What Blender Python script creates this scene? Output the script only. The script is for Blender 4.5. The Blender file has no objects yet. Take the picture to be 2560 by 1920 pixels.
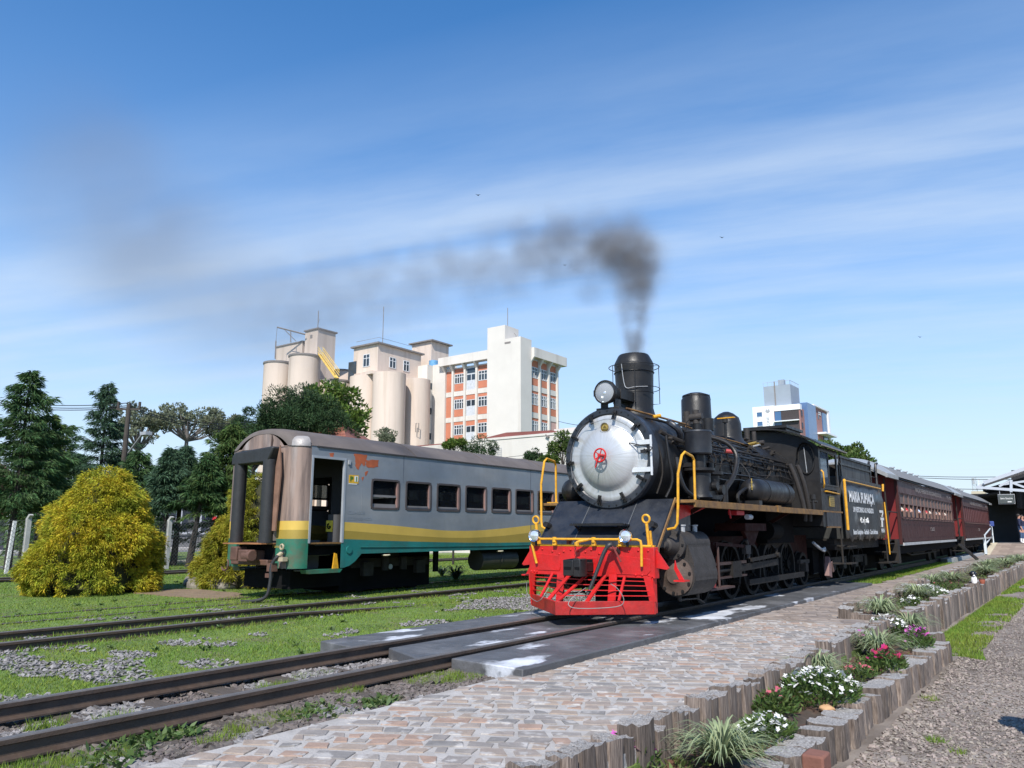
import bpy, bmesh, math, random
import numpy as np
from mathutils import Vector, Matrix, Quaternion
R = math.radians
random.seed(7); rng = np.random.default_rng(11)
S = bpy.context.scene
COL = S.collection
# ------------------------------------------------------------------ camera, sky, sun, exposure
EYE = Vector((0, 0, 1.2)); PITCH = R(10.805); YAW = R(36.146)
cd = bpy.data.cameras.new('camera'); cam = bpy.data.objects.new('camera', cd); COL.objects.link(cam)
cd.sensor_width = 36; cd.lens = 36 * 1923 / 2560; cd.clip_start = .1; cd.clip_end = 3000
cam.location = EYE; cam.rotation_euler = (R(90) + PITCH, 0, YAW); S.camera = cam
SUN_AZ = R(24); SUN_EL = R(47)          # azimuth: from -Y (in front of the engine) towards +X
sun_dir = Vector((math.sin(SUN_AZ) * math.cos(SUN_EL), -math.cos(SUN_AZ) * math.cos(SUN_EL), math.sin(SUN_EL)))
sl = bpy.data.lights.new('sun', 'SUN'); sl.energy = 4.6; sl.angle = R(.53); sl.color = (1, .95, .87)
so = bpy.data.objects.new('sun', sl); COL.objects.link(so); so.rotation_euler = sun_dir.to_track_quat('Z', 'Y').to_euler()
so.location = (0, 0, 60)
W = bpy.data.worlds.new('World'); S.world = W; W.use_nodes = True
def world():
    nt = W.node_tree; N = nt.nodes; L = nt.links; N.clear()
    out = N.new('ShaderNodeOutputWorld'); bg = N.new('ShaderNodeBackground'); bg.inputs[1].default_value = .115
    sky = N.new('ShaderNodeTexSky'); sky.sky_type = 'NISHITA'; sky.sun_disc = False
    sky.sun_elevation = SUN_EL; sky.sun_rotation = math.pi - SUN_AZ
    sky.air_density = 1.0; sky.dust_density = .35; sky.ozone_density = 3.2; sky.altitude = 600
    tc = N.new('ShaderNodeTexCoord'); sep = N.new('ShaderNodeSeparateXYZ'); L.new(tc.outputs['Generated'], sep.inputs[0])
    def m(op, a, b=None, c=None, clamp=False):
        n = N.new('ShaderNodeMath'); n.operation = op; n.use_clamp = clamp
        for i, v in enumerate((a, b, c)):
            if v is None: continue
            if isinstance(v, (int, float)): n.inputs[i].default_value = v
            else: L.new(v, n.inputs[i])
        return n.outputs[0]
    z = m('ADD', m('MAXIMUM', sep.outputs[2], 0), .03)
    px = m('DIVIDE', sep.outputs[0], z); py = m('DIVIDE', sep.outputs[1], z)
    # cirrus lie in long parallel bands: t runs along them, q across
    t = m('ADD', m('MULTIPLY', px, .957), m('MULTIPLY', py, .29)); q = m('ADD', m('MULTIPLY', px, -.29), m('MULTIPLY', py, .957))
    cv = N.new('ShaderNodeCombineXYZ'); L.new(m('MULTIPLY', t, .16), cv.inputs[0]); L.new(m('MULTIPLY', q, 1.0), cv.inputs[1])
    n1 = N.new('ShaderNodeTexNoise'); n1.inputs['Scale'].default_value = 1.5; n1.inputs['Detail'].default_value = 8; n1.inputs['Roughness'].default_value = .55
    L.new(cv.outputs[0], n1.inputs['Vector'])
    cv2 = N.new('ShaderNodeCombineXYZ'); L.new(m('MULTIPLY', t, .5), cv2.inputs[0]); L.new(m('MULTIPLY', q, 1.6), cv2.inputs[1]); cv2.inputs[2].default_value = 4.2
    n2 = N.new('ShaderNodeTexNoise'); n2.inputs['Scale'].default_value = 2.2; n2.inputs['Detail'].default_value = 9; n2.inputs['Roughness'].default_value = .6
    L.new(cv2.outputs[0], n2.inputs['Vector'])
    qd = m('ADD', q, m('MULTIPLY', m('SUBTRACT', n1.outputs[0], .5), 1.3))
    band = m('MULTIPLY', m('MULTIPLY_ADD', m('COSINE', m('MULTIPLY', m('SUBTRACT', qd, 1.9), 11.0)), .5, .5), m('POWER', 2.718, m('MULTIPLY', m('ABSOLUTE', m('SUBTRACT', qd, 2.1)), -1.1)))
    far = m('MULTIPLY', m('SUBTRACT', q, 1.2), 1.15, clamp=True)      # thin veil thickens away from the blue opening overhead
    cl = m('MULTIPLY', m('ADD', m('MULTIPLY', band, .36), m('MULTIPLY', m('SUBTRACT', n2.outputs[0], .2), .72)), far, clamp=True)
    lp = m('POWER', m('SUBTRACT', 1, m('MAXIMUM', sep.outputs[2], 0)), 3.5)
    m1 = N.new('ShaderNodeMix'); m1.data_type = 'RGBA'; L.new(m('MULTIPLY', cl, .95, clamp=True), m1.inputs[0]); m1.inputs[7].default_value = (4.9, 5.7, 6.7, 1)
    fac = m('MULTIPLY', lp, .98, clamp=True)
    mx = N.new('ShaderNodeMix'); mx.data_type = 'RGBA'; L.new(fac, mx.inputs[0])
    hs = N.new('ShaderNodeHueSaturation'); hs.inputs['Saturation'].default_value = 1.27; hs.inputs['Value'].default_value = 1.3; tn = N.new('ShaderNodeMix'); tn.data_type = 'RGBA'; tn.blend_type = 'MULTIPLY'; tn.inputs[0].default_value = 1; tn.inputs[7].default_value = (1.0, 1.05, 1.08, 1); L.new(sky.outputs[0], tn.inputs[6]); L.new(tn.outputs[2], hs.inputs['Color'])
    L.new(hs.outputs[0], m1.inputs[6]); L.new(m1.outputs[2], mx.inputs[6]); mx.inputs[7].default_value = (4.6, 5.3, 6.2, 1)
    L.new(mx.outputs[2], bg.inputs[0]); L.new(bg.outputs[0], out.inputs[0])
world()
S.view_settings.view_transform = 'Standard'; S.view_settings.look = 'None'; S.view_settings.exposure = 0.4; S.view_settings.gamma = 1
S.cycles.max_bounces = 8; S.cycles.transparent_max_bounces = 24; S.cycles.volume_bounces = 0; S.cycles.volume_step_rate = 4
S.cycles.use_denoising = True
# ------------------------------------------------------------------ helpers
FW = Vector((-math.sin(YAW), math.cos(YAW), 0)); RT = Vector((math.cos(YAW), math.sin(YAW), 0)); UP = Vector((0, 0, 1))
_f3 = FW * math.cos(PITCH) + UP * math.sin(PITCH); _u3 = -FW * math.sin(PITCH) + UP * math.cos(PITCH)
def at(px, py, depth):
    "a point of the place seen at that pixel of the photograph, that many metres away"
    d = _f3 * 1923 + RT * (px - 1280) - _u3 * (py - 960)
    return EYE + d * (depth / d.dot(FW))
class MB:
    "collects shapes for one mesh, in world coordinates"
    def __init__(s): s.v = []; s.f = []; s.m = []
    def add(s, vs, fs, m=0):
        o = len(s.v); s.v.extend(vs); s.f.extend([tuple(i + o for i in f) for f in fs]); s.m.extend([m] * len(fs)); return s
    def box(s, x0, x1, y0, y1, z0, z1, m=0):
        return s.add([(x0, y0, z0), (x1, y0, z0), (x1, y1, z0), (x0, y1, z0), (x0, y0, z1), (x1, y0, z1), (x1, y1, z1), (x0, y1, z1)],
                     [(0, 3, 2, 1), (4, 5, 6, 7), (0, 1, 5, 4), (1, 2, 6, 5), (2, 3, 7, 6), (3, 0, 4, 7)], m)
    def bar(s, p, q, w, h, m=0, up=(0, 0, 1)):
        p = Vector(p); q = Vector(q); d = (q - p).normalized(); u = Vector(up)
        if abs(d.dot(u)) > .98: u = Vector((0, 1, 0))
        a = d.cross(u).normalized() * (w / 2); b = a.cross(d).normalized() * (h / 2)
        vs = [e + a * i + b * j for e in (p, q) for i, j in ((-1, -1), (1, -1), (1, 1), (-1, 1))]
        return s.add([tuple(v) for v in vs], [(0, 1, 2, 3), (7, 6, 5, 4), (0, 4, 5, 1), (1, 5, 6, 2), (2, 6, 7, 3), (3, 7, 4, 0)], m)
    def tube(s, pts, r, n=8, closed=False, m=0, smooth=0):
        P = [Vector(p) for p in pts]
        if smooth:
            Q = []
            k = len(P)
            for i in range(k if closed else k - 1):
                p0 = P[(i - 1) % k] if closed or i else P[i]; p1 = P[i]; p2 = P[(i + 1) % k]; p3 = P[(i + 2) % k] if closed or i + 2 < k else p2
                for j in range(smooth):
                    t = j / smooth
                    Q.append(.5 * ((2 * p1) + (p2 - p0) * t + (2 * p0 - 5 * p1 + 4 * p2 - p3) * t * t + (3 * p1 - p0 - 3 * p2 + p3) * t ** 3))
            if not closed: Q.append(P[-1])
            P = Q
        k = len(P); rs = r if isinstance(r, (list, tuple)) else [r] * k
        if len(rs) != k: rs = [rs[min(len(rs) - 1, int(i / max(1, k - 1) * (len(rs) - 1) + .5))] for i in range(k)]
        T = []
        for i in range(k):
            a = P[(i - 1) % k] if (closed or i) else P[i]; b = P[(i + 1) % k] if (closed or i < k - 1) else P[i]
            d = (b - a); T.append(d.normalized() if d.length > 1e-9 else Vector((0, 0, 1)))
        u = T[0].orthogonal().normalized(); vs = []
        for i in range(k):
            u = (u - T[i] * u.dot(T[i])); u = u.normalized() if u.length > 1e-6 else T[i].orthogonal().normalized()
            w = T[i].cross(u)
            for j in range(n):
                a = 2 * math.pi * j / n; vs.append(tuple(P[i] + (u * math.cos(a) + w * math.sin(a)) * rs[i]))
        fs = []
        for i in range(k if closed else k - 1):
            for j in range(n):
                a = i * n + j; b = i * n + (j + 1) % n; c = ((i + 1) % k) * n + (j + 1) % n; d = ((i + 1) % k) * n + j
                fs.append((a, b, c, d))
        if not closed: fs.append(tuple(range(n))[::-1]); fs.append(tuple((k - 1) * n + j for j in range(n)))
        return s.add(vs, fs, m)
    def lathe(s, o, axis, prof, n=24, m=0, a0=0, a1=2 * math.pi):
        o = Vector(o); A = Vector(axis).normalized(); u = A.orthogonal().normalized()
        if abs(A.z) < .5: u = (UP - A * UP.dot(A)).normalized()
        else: u = Vector((1, 0, 0))
        w = A.cross(u); full = abs(a1 - a0 - 2 * math.pi) < 1e-6; cnt = n if full else n + 1; vs = []
        for t, r in prof:
            for j in range(cnt):
                a = a0 + (a1 - a0) * j / n; vs.append(tuple(o + A * t + (u * math.cos(a) + w * math.sin(a)) * max(r, 1e-4)))
        fs = []
        for i in range(len(prof) - 1):
            for j in range(n):
                j2 = (j + 1) % cnt; fs.append((i * cnt + j, i * cnt + j2, (i + 1) * cnt + j2, (i + 1) * cnt + j))
        return s.add(vs, fs, m)
    def cyl(s, p, q, r, n=16, m=0, r2=None):
        p = Vector(p); q = Vector(q); r2 = r if r2 is None else r2; L = (q - p).length
        return s.lathe(p, q - p, [(0, 0), (0, r), (L, r2), (L, 0)], n, m)
    def sphere(s, c, r, n=12, m=0, sx=1, sy=1, sz=1):
        o = len(s.v); s.lathe((0, 0, 0), (0, 0, 1), [(-r * math.cos(math.pi * i / n), r * math.sin(math.pi * i / n)) for i in range(n + 1)], n * 2, m)
        for i in range(o, len(s.v)): x, y, z = s.v[i]; s.v[i] = (c[0] + x * sx, c[1] + y * sy, c[2] + z * sz)
        return s
    def prism(s, poly, axis, a0, a1, m=0):
        "poly: 2-D outline; axis 0/1/2 is the extruded one"
        def pt(p, a):
            return ((a, p[0], p[1]), (p[0], a, p[1]), (p[0], p[1], a))[axis]
        n = len(poly); vs = [pt(p, a0) for p in poly] + [pt(p, a1) for p in poly]
        return s.add(vs, [tuple(range(n))[::-1], tuple(range(n, 2 * n))] + [(i, (i + 1) % n, n + (i + 1) % n, n + i) for i in range(n)], m)
    def torus(s, c, axis, r, t, n=24, k=8, m=0, a0=0, a1=2 * math.pi):
        A = Vector(axis).normalized(); u = A.orthogonal().normalized(); w = A.cross(u); full = abs(a1 - a0 - 2 * math.pi) < 1e-6
        pts = [Vector(c) + (u * math.cos(a0 + (a1 - a0) * i / n) + w * math.sin(a0 + (a1 - a0) * i / n)) * r for i in range(n if full else n + 1)]
        return s.tube(pts, t, k, full, m)
    def sheet(s, grid, m=0):
        "grid[i][j] of points"
        a = len(grid); b = len(grid[0])
        return s.add([tuple(p) for row in grid for p in row], [(i * b + j, i * b + j + 1, (i + 1) * b + j + 1, (i + 1) * b + j) for i in range(a - 1) for j in range(b - 1)], m)
def link(o, parent=None, label=None, cat=None, group=None, kind=None):
    COL.objects.link(o)
    if parent is not None: o.parent = parent
    if label: o['label'] = label
    if cat: o['category'] = cat
    if group: o['group'] = group
    if kind: o['kind'] = kind
    return o
ORG = {}
def thing(name, loc, label, cat, group=None, kind=None):
    e = bpy.data.objects.new(name, None); e.empty_display_size = .2; e.location = loc
    link(e, None, label, cat, group, kind); ORG[e.name] = Vector(loc); return e
SPLITN = set('patch_plate roof_fascia beam_wing board_stay cowcatcher_strut tender_steps bulkhead floor_band bolt rivet wire_stay axle_box corner_post bogie orange_panel tank_strap lid_clip deck_seam cab_steps platform_steps side_louvre oil_cup window_post bogie_frame running_gear kerb end_panel frame wire_ring chimney_band sash_bar door_frame'.split())
def islands(mb):
    par = list(range(len(mb.v)))
    def find(a):
        while par[a] != a: par[a] = par[par[a]]; a = par[a]
        return a
    for f in mb.f:
        r = find(f[0])
        for i in f[1:]: par[find(i)] = r
    out = {}
    for f, m in zip(mb.f, mb.m): out.setdefault(find(f[0]), []).append((f, m))
    res = []
    for fs in out.values():
        ids = sorted({i for f, _ in fs for i in f}); mp = {i: k for k, i in enumerate(ids)}; w = MB(); w.v = [mb.v[i] for i in ids]; w.f = [tuple(mp[i] for i in f) for f, _ in fs]; w.m = [m for _, m in fs]; res.append(w)
    return res
def ob(name, mb, mats, parent=None, *a, **k):
    if parent is not None and name in SPLITN:
        os_ = [ob_(name, w, mats, parent, *a, **k) for w in islands(mb)]; return os_[0]
    return ob_(name, mb, mats, parent, *a, **k)
def ob_(name, mb, mats, parent=None, label=None, cat=None, group=None, kind=None, base=None, bevel=0, sharp=35, flat=False):
    org = ORG[parent.name] if parent is not None else Vector(base if base is not None else (0, 0, 0))
    me = bpy.data.meshes.new(name); ox, oy, oz = org
    me.from_pydata([(x - ox, y - oy, z - oz) for x, y, z in mb.v], [], mb.f)
    if not isinstance(mats, (list, tuple)): mats = [mats]
    for k in mats: me.materials.append(k)
    if len(mats) > 1: me.polygons.foreach_set('material_index', mb.m)
    if not flat:
        me.polygons.foreach_set('use_smooth', [True] * len(mb.f)); me.set_sharp_from_angle(angle=R(sharp))
    o = bpy.data.objects.new(name, me)
    if parent is None: o.location = org
    link(o, parent, label, cat, group, kind); ORG[o.name] = org
    if bevel:
        b = o.modifiers.new('bevel', 'BEVEL'); b.width = bevel; b.segments = 2; b.limit_method = 'ANGLE'; b.angle_limit = R(40)
    return o
def npmesh(name, V, F, mat, parent=None, label=None, cat=None, group=None, kind=None, base=None, smooth=False):
    "mesh from numpy arrays, all faces with the same number of corners"
    org = ORG[parent.name] if parent is not None else Vector(base if base is not None else (0, 0, 0))
    V = np.asarray(V, np.float32).reshape(-1, 3) - np.array(org, np.float32); F = np.asarray(F, np.int32); k = F.shape[1]
    me = bpy.data.meshes.new(name); me.vertices.add(len(V)); me.vertices.foreach_set('co', V.ravel())
    me.loops.add(F.size); me.loops.foreach_set('vertex_index', F.ravel())
    me.polygons.add(len(F)); me.polygons.foreach_set('loop_start', np.arange(0, F.size, k, dtype=np.int32))
    me.polygons.foreach_set('use_smooth', np.full(len(F), smooth)); me.update(calc_edges=True)
    me.materials.append(mat); o = bpy.data.objects.new(name, me)
    if parent is None: o.location = org
    link(o, parent, label, cat, group, kind); ORG[o.name] = org; return o
def copy_tree(o, loc, label=None, group=None, rz=None):
    def cp(src, par):
        c = src.copy(); COL.objects.link(c); c.parent = par
        for ch in src.children: cp(ch, c)
        return c
    c = cp(o, None); c.location = loc
    if rz is not None: c.rotation_euler = (0, 0, rz)
    if label: c['label'] = label
    if group: c['group'] = group
    return c
def leaves(P, D, ln, wd, jitter=.5, fold=0.0):
    "kite shaped leaves: base points P, directions D -> verts, quads"
    n = len(P); P = np.asarray(P, float); D = np.asarray(D, float) + rng.normal(0, jitter, (n, 3)); D /= np.linalg.norm(D, axis=1)[:, None] + 1e-9
    Q = np.cross(D, rng.normal(0, 1, (n, 3))); Q /= np.linalg.norm(Q, axis=1)[:, None] + 1e-9
    l = (ln * rng.uniform(.6, 1.35, n))[:, None]; w = (wd * rng.uniform(.6, 1.35, n))[:, None]
    V = np.stack([P, P + D * l * .5 + Q * w, P + D * l, P + D * l * .5 - Q * w], 1)
    if fold: V[:, 2, 2] -= fold * l[:, 0]
    return V.reshape(-1, 3), np.arange(4 * n).reshape(n, 4)
# ------------------------------------------------------------------ materials
MATS = {}
def mat(name, col, rough=.6, metal=0, var=.2, vs=3, bump=0, bs=30, spec=.5, dirt=None, stretch=None, island=0, transl=0, col2=None, c2=(.5, 6, .1), coat=0, emit=None, alpha=1, c3=None):
    """col: base colour. col2 with c2=(threshold, scale, softness): blotches. dirt=(colour, amount, scale). c3=(colour, threshold, scale, softness, stretch)"""
    if name in MATS: return MATS[name]
    M = bpy.data.materials.new(name); M.use_nodes = True; nt = M.node_tree; N = nt.nodes; L = nt.links
    b = N['Principled BSDF']; b.inputs['Roughness'].default_value = rough; b.inputs['Metallic'].default_value = metal
    b.inputs['Specular IOR Level'].default_value = spec; b.inputs['Coat Weight'].default_value = coat
    tc = N.new('ShaderNodeTexCoord'); src = tc.outputs['Object']
    def mp(st):
        k = N.new('ShaderNodeMapping'); k.inputs['Scale'].default_value = st; L.new(tc.outputs['Object'], k.inputs[0]); return k.outputs[0]
    if stretch: src = mp(stretch)
    def noise(sc, det=6, v=None, ro=.55):
        n = N.new('ShaderNodeTexNoise'); n.inputs['Scale'].default_value = sc; n.inputs['Detail'].default_value = det; n.inputs['Roughness'].default_value = ro; L.new(v or src, n.inputs['Vector']); return n.outputs[0]
    def mr(v, a, bb, c, d):
        n = N.new('ShaderNodeMapRange'); n.inputs[1].default_value = a; n.inputs[2].default_value = bb; n.inputs[3].default_value = c; n.inputs[4].default_value = d; L.new(v, n.inputs[0]); return n.outputs[0]
    def mix(f, A, B, mode='MIX'):
        n = N.new('ShaderNodeMix'); n.data_type = 'RGBA'; n.blend_type = mode
        if isinstance(f, (int, float)): n.inputs[0].default_value = f
        else: L.new(f, n.inputs[0])
        for i, v in ((6, A), (7, B)):
            if isinstance(v, tuple): n.inputs[i].default_value = (*v[:3], 1)
            else: L.new(v, n.inputs[i])
        return n.outputs[2]
    c = tuple(col)
    if col2 is not None: c = mix(mr(noise(c2[1], 8), c2[0] - c2[2], c2[0] + c2[2], 0, 1), c, tuple(col2))
    if c3 is not None:
        v3 = mp(c3[4]) if len(c3) > 4 and c3[4] else src
        c = mix(mr(noise(c3[2], 8, v3), c3[1] - c3[3], c3[1] + c3[3], 0, 1), c, tuple(c3[0]))
    if dirt: c = mix(mr(noise(dirt[2], 9, None, .65), .42, .72, 0, dirt[1]), c, tuple(dirt[0]))
    if var:
        g = mr(noise(vs, 7), .25, .75, 1 - var, 1 + var); cmb = N.new('ShaderNodeCombineColor')
        for i in range(3): L.new(g, cmb.inputs[i])
        c = mix(1.0, c, cmb.outputs[0], 'MULTIPLY')
    if island:
        ge = N.new('ShaderNodeNewGeometry'); g = mr(ge.outputs['Random Per Island'], 0, 1, 1 - island, 1 + island); h = N.new('ShaderNodeHueSaturation')
        L.new(g, h.inputs['Value']); L.new(c, h.inputs['Color']) if not isinstance(c, tuple) else h.inputs['Color'].__setattr__('default_value', (*c, 1))
        hv = N.new('ShaderNodeMath'); hv.operation = 'MULTIPLY'; hv.inputs[1].default_value = 7.31; L.new(ge.outputs['Random Per Island'], hv.inputs[0])
        fr = N.new('ShaderNodeMath'); fr.operation = 'FRACT'; L.new(hv.outputs[0], fr.inputs[0]); L.new(mr(fr.outputs[0], 0, 1, .5 - island * .06, .5 + island * .06), h.inputs['Hue']); c = h.outputs[0]
    if isinstance(c, tuple): b.inputs['Base Color'].default_value = (*c, 1)
    else: L.new(c, b.inputs['Base Color'])
    if bump:
        bp = N.new('ShaderNodeBump'); bp.inputs['Strength'].default_value = min(1, bump); bp.inputs['Distance'].default_value = .02; L.new(noise(bs, 5), bp.inputs['Height']); L.new(bp.outputs[0], b.inputs['Normal'])
    if emit: b.inputs['Emission Color'].default_value = (*emit[0], 1); b.inputs['Emission Strength'].default_value = emit[1]
    if transl:
        tr = N.new('ShaderNodeBsdfTranslucent'); ms = N.new('ShaderNodeMixShader'); ms.inputs[0].default_value = transl
        if isinstance(c, tuple): tr.inputs[0].default_value = (*c, 1)
        else: L.new(c, tr.inputs[0])
        L.new(b.outputs[0], ms.inputs[1]); L.new(tr.outputs[0], ms.inputs[2]); L.new(ms.outputs[0], N['Material Output'].inputs[0])
    if rough > 0 and var and metal < .5 and bump:
        rn = mr(noise(vs * 3, 5), .3, .7, max(.05, rough - .12), min(1, rough + .12)); L.new(rn, b.inputs['Roughness'])
    MATS[name] = M; return M
def glass(name, tint=(.03, .035, .04), rough=.05):
    if name in MATS: return MATS[name]
    M = bpy.data.materials.new(name); M.use_nodes = True; nt = M.node_tree; N = nt.nodes; L = nt.links
    b = N['Principled BSDF']; b.inputs['Base Color'].default_value = (*tint, 1); b.inputs['Roughness'].default_value = rough
    tr = N.new('ShaderNodeBsdfTransparent'); tr.inputs[0].default_value = (.55, .6, .62, 1); ms = N.new('ShaderNodeMixShader'); ms.inputs[0].default_value = .45
    L.new(b.outputs[0], ms.inputs[1]); L.new(tr.outputs[0], ms.inputs[2]); L.new(ms.outputs[0], N['Material Output'].inputs[0]); MATS[name] = M; return M
def text(name, s, m, parent, origin, xdir, ydir, height, width=None, bold=.0, depth=.004):
    "flat lettering laid on a surface: xdir along the line, ydir up the letters"
    cu = bpy.data.curves.new(name, 'FONT'); cu.body = s; cu.size = 1; cu.offset = bold; cu.extrude = 0; cu.resolution_u = 3
    t = bpy.data.objects.new(name, cu); COL.objects.link(t); bpy.context.view_layer.update()
    me = bpy.data.meshes.new_from_object(t.evaluated_get(bpy.context.evaluated_depsgraph_get())); COL.objects.unlink(t); bpy.data.objects.remove(t)
    v = np.zeros(len(me.vertices) * 3, np.float32); me.vertices.foreach_get('co', v); v = v.reshape(-1, 3); lo = v.min(0); hi = v.max(0)
    sy = height / .73; sx = sy if width is None else width / (hi[0] - lo[0]); X = Vector(xdir).normalized(); Y = Vector(ydir).normalized(); n = X.cross(Y)
    O = np.array(Vector(origin) - ORG[parent.name]); w = O + (v[:, :1] - lo[0]) * sx * np.array(X) + v[:, 1:2] * sy * np.array(Y) + np.array(n) * depth
    me.vertices.foreach_set('co', w.astype(np.float32).ravel()); me.materials.clear(); me.materials.append(m); me.update()
    o = bpy.data.objects.new(name, me); link(o, parent); ORG[o.name] = ORG[parent.name]; return o
# shared materials
BLACK = mat('engine_black_paint', (.014, .014, .015), .42, 0, .35, 2.5, .15, 60, spec=.32, dirt=((.045, .038, .031), .4, 2.2))
BLACKC = mat('clean_black_paint', (.016, .019, .026), .38, 0, .3, 2, .1, 40, dirt=((.09, .09, .09), .25, 5))
SOOT = mat('sooty_steel', (.03, .026, .023), .7, 0, .4, 5, .3, 40, spec=.2)
GUN = mat('dusty_cast_iron', (.034, .029, .026), .7, 0, .35, 6, .3, 35, dirt=((.03, .025, .022), .7, 4))
RED = mat('red_paint', (.55, .012, .012), .42, 0, .2, 3, .18, 25, dirt=((.2, .02, .016), .55, 5))
DRED = mat('dark_red_frame_paint', (.12, .02, .018), .6, 0, .35, 4, .2, 30)
YEL = mat('yellow_rail_paint', (.72, .36, .02), .42, 0, .12, 8, .1, 50, dirt=((.25, .12, .03), .5, 14))
RUSTY = mat('rusty_yellow_edge', (.22, .115, .03), .65, 0, .3, 6, .3, 30, dirt=((.09, .05, .03), .95, 7))
STEEL = mat('worn_steel', (.42, .42, .42), .35, .9, .25, 8, .2, 60)
SILVER = mat('silver_paint', (.66, .67, .68), .3, .25, .1, 2, .25, 14, dirt=((.42, .42, .38), .45, 3))
BRASS = mat('brass', (.52, .36, .1), .4, .7, .15, 10, .1, 50)
GREYMETAL = mat('grey_metal', (.4, .41, .42), .5, .3, .15, 5, .1, 40)
CHROME = mat('chrome', (.85, .86, .88), .12, 1, 0)
LAMPGLASS = mat('lamp_glass', (.75, .77, .8), .08, .6, 0)
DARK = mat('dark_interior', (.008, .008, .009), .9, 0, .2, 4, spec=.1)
CONC = mat('weathered_concrete', (.36, .35, .33), .85, 0, .2, 4, .35, 25)
RUBBER = mat('black_rubber', (.022, .022, .023), .55, 0, .25, 6, .15, 30)
SKIN = mat('skin', (.5, .27, .19), .5, 0, .08, 20)
# ------------------------------------------------------------------ ground, tracks, pavement, planters
def vnoise(x, y, s, seed=0):
    "cheap smooth value noise for scattering"
    x = np.asarray(x) / s + seed * 17.3; y = np.asarray(y) / s + seed * 5.7
    def h(i, j): v = np.sin(i * 127.1 + j * 311.7 + seed * 13.7) * 43758.5453; return v - np.floor(v)
    i = np.floor(x); j = np.floor(y); u = x - i; v = y - j; u = u * u * (3 - 2 * u); v = v * v * (3 - 2 * v)
    return (h(i, j) * (1 - u) + h(i + 1, j) * u) * (1 - v) + (h(i, j + 1) * (1 - u) + h(i + 1, j + 1) * u) * v
def fbm(x, y, s, seed=0): return .55 * vnoise(x, y, s, seed) + .3 * vnoise(x, y, s * .45, seed + 3) + .15 * vnoise(x, y, s * .2, seed + 9)
M_LAWN = mat('lawn_soil', (.11, .165, .032), .95, 0, .3, 1.2, .5, 20, col2=(.15, .13, .07), c2=(.62, 1.6, .08))
M_ROADGRAVEL = mat('dirt_road', (.21, .172, .145), .95, 0, .25, 1.3, .9, 45, col2=(.27, .235, .205), c2=(.5, 3, .15), c3=((.14, .112, .09), .53, 1.1, .12))
g = MB(); xs = [-900, -60, -32, -20, -8, -2.36, -2.34, -1, 5, 60, 900]; zs = [-.5, -.35, -.3, -.22, -.2, -.2, -.47, -.47, -.47, -.47, -.5]; ys = [-80, -10, 0, 6, 12, 20, 40, 80, 200, 1500]
g.sheet([[(x, y, z) for x, z in zip(xs, zs)] for y in ys], 0)
for i in range(len(g.f)):
    if g.v[g.f[i][0]][0] > -2.36: g.m[i] = 1
ob('ground', g, [M_LAWN, M_ROADGRAVEL], kind='structure', flat=True)
# --- rails and sleepers
M_RAIL = mat('rusty_rail', (.08, .054, .04), .6, .2, .25, 6, .25, 30, dirt=((.04, .035, .032), .6, 5))
M_RAILTOP = mat('rail_head', (.17, .15, .135), .4, .4, .2, 9, .1, 60)
M_SLEEPER = mat('old_sleeper_wood', (.085, .068, .055), .9, 0, .3, 4, .5, 20, stretch=(2, 12, 12))
def rail_mb(x, y0, y1, zt=0.0):
    w = MB(); a = .033
    pr = [(-.055, -.13), (.055, -.13), (.055, -.118), (.012, -.1), (.009, -.045), (a, -.035), (a, -.008), (a - .008, 0), (-a + .008, 0), (-a, -.008), (-a, -.035), (-.009, -.045), (-.012, -.1), (-.055, -.118)]
    w.prism([(x + p, zt + q) for p, q in pr], 1, y0, y1)
    w.m = [1 if i - 2 in (6, 7, 8) else 0 for i in range(len(w.f))]; return w
def track(xc, y0, y1, label, zt=0.0, sl=(), half=.535, short=None):
    t = thing('railway_track', (xc, y0, zt - .2), label, 'railway track', 'railway tracks')
    for sx in (-1, 1): ob('rail', rail_mb(xc + sx * half, y0, short if short and sx > 0 else y1, zt), [M_RAIL, M_RAILTOP], t)
    if short:
        w = rail_mb(xc + half, short + .002, short + 5, zt); w.v = [(x, y, z - .17 if y > short + 4 else z) for x, y, z in w.v]; ob('rail', w, [M_RAIL, M_RAILTOP], t)
    base = None
    for (a, b, st) in sl:
        y = a
        while y < b:
            if base is None:
                k = MB().box(xc - .95, xc + .95, y - .1, y + .1, zt - .3, zt - .15); base = ob('sleeper', k, M_SLEEPER, t, bevel=.01); ys_ = y
            else:
                c = base.copy(); COL.objects.link(c); c.location = (random.uniform(-.04, .04), y - ys_ + random.uniform(-.03, .03), 0); c.rotation_euler = (0, 0, random.uniform(-.004, .004))
            y += st
    return t
track(-5.82, -8, 90, 'main line track running under the steam engine', sl=((-2, 5.9, .62), (21, 30, .8)))
track(-10.97, -12, 80, 'rusty track half sunk in the grass between the two trains', -.09, short=8.3)
track(-14.03, -14, 80, 'overgrown siding track under the grey and yellow coach', -.185)
track(-25.6, -20, 60, 'farthest track in front of the wire fence', -.16)
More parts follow.
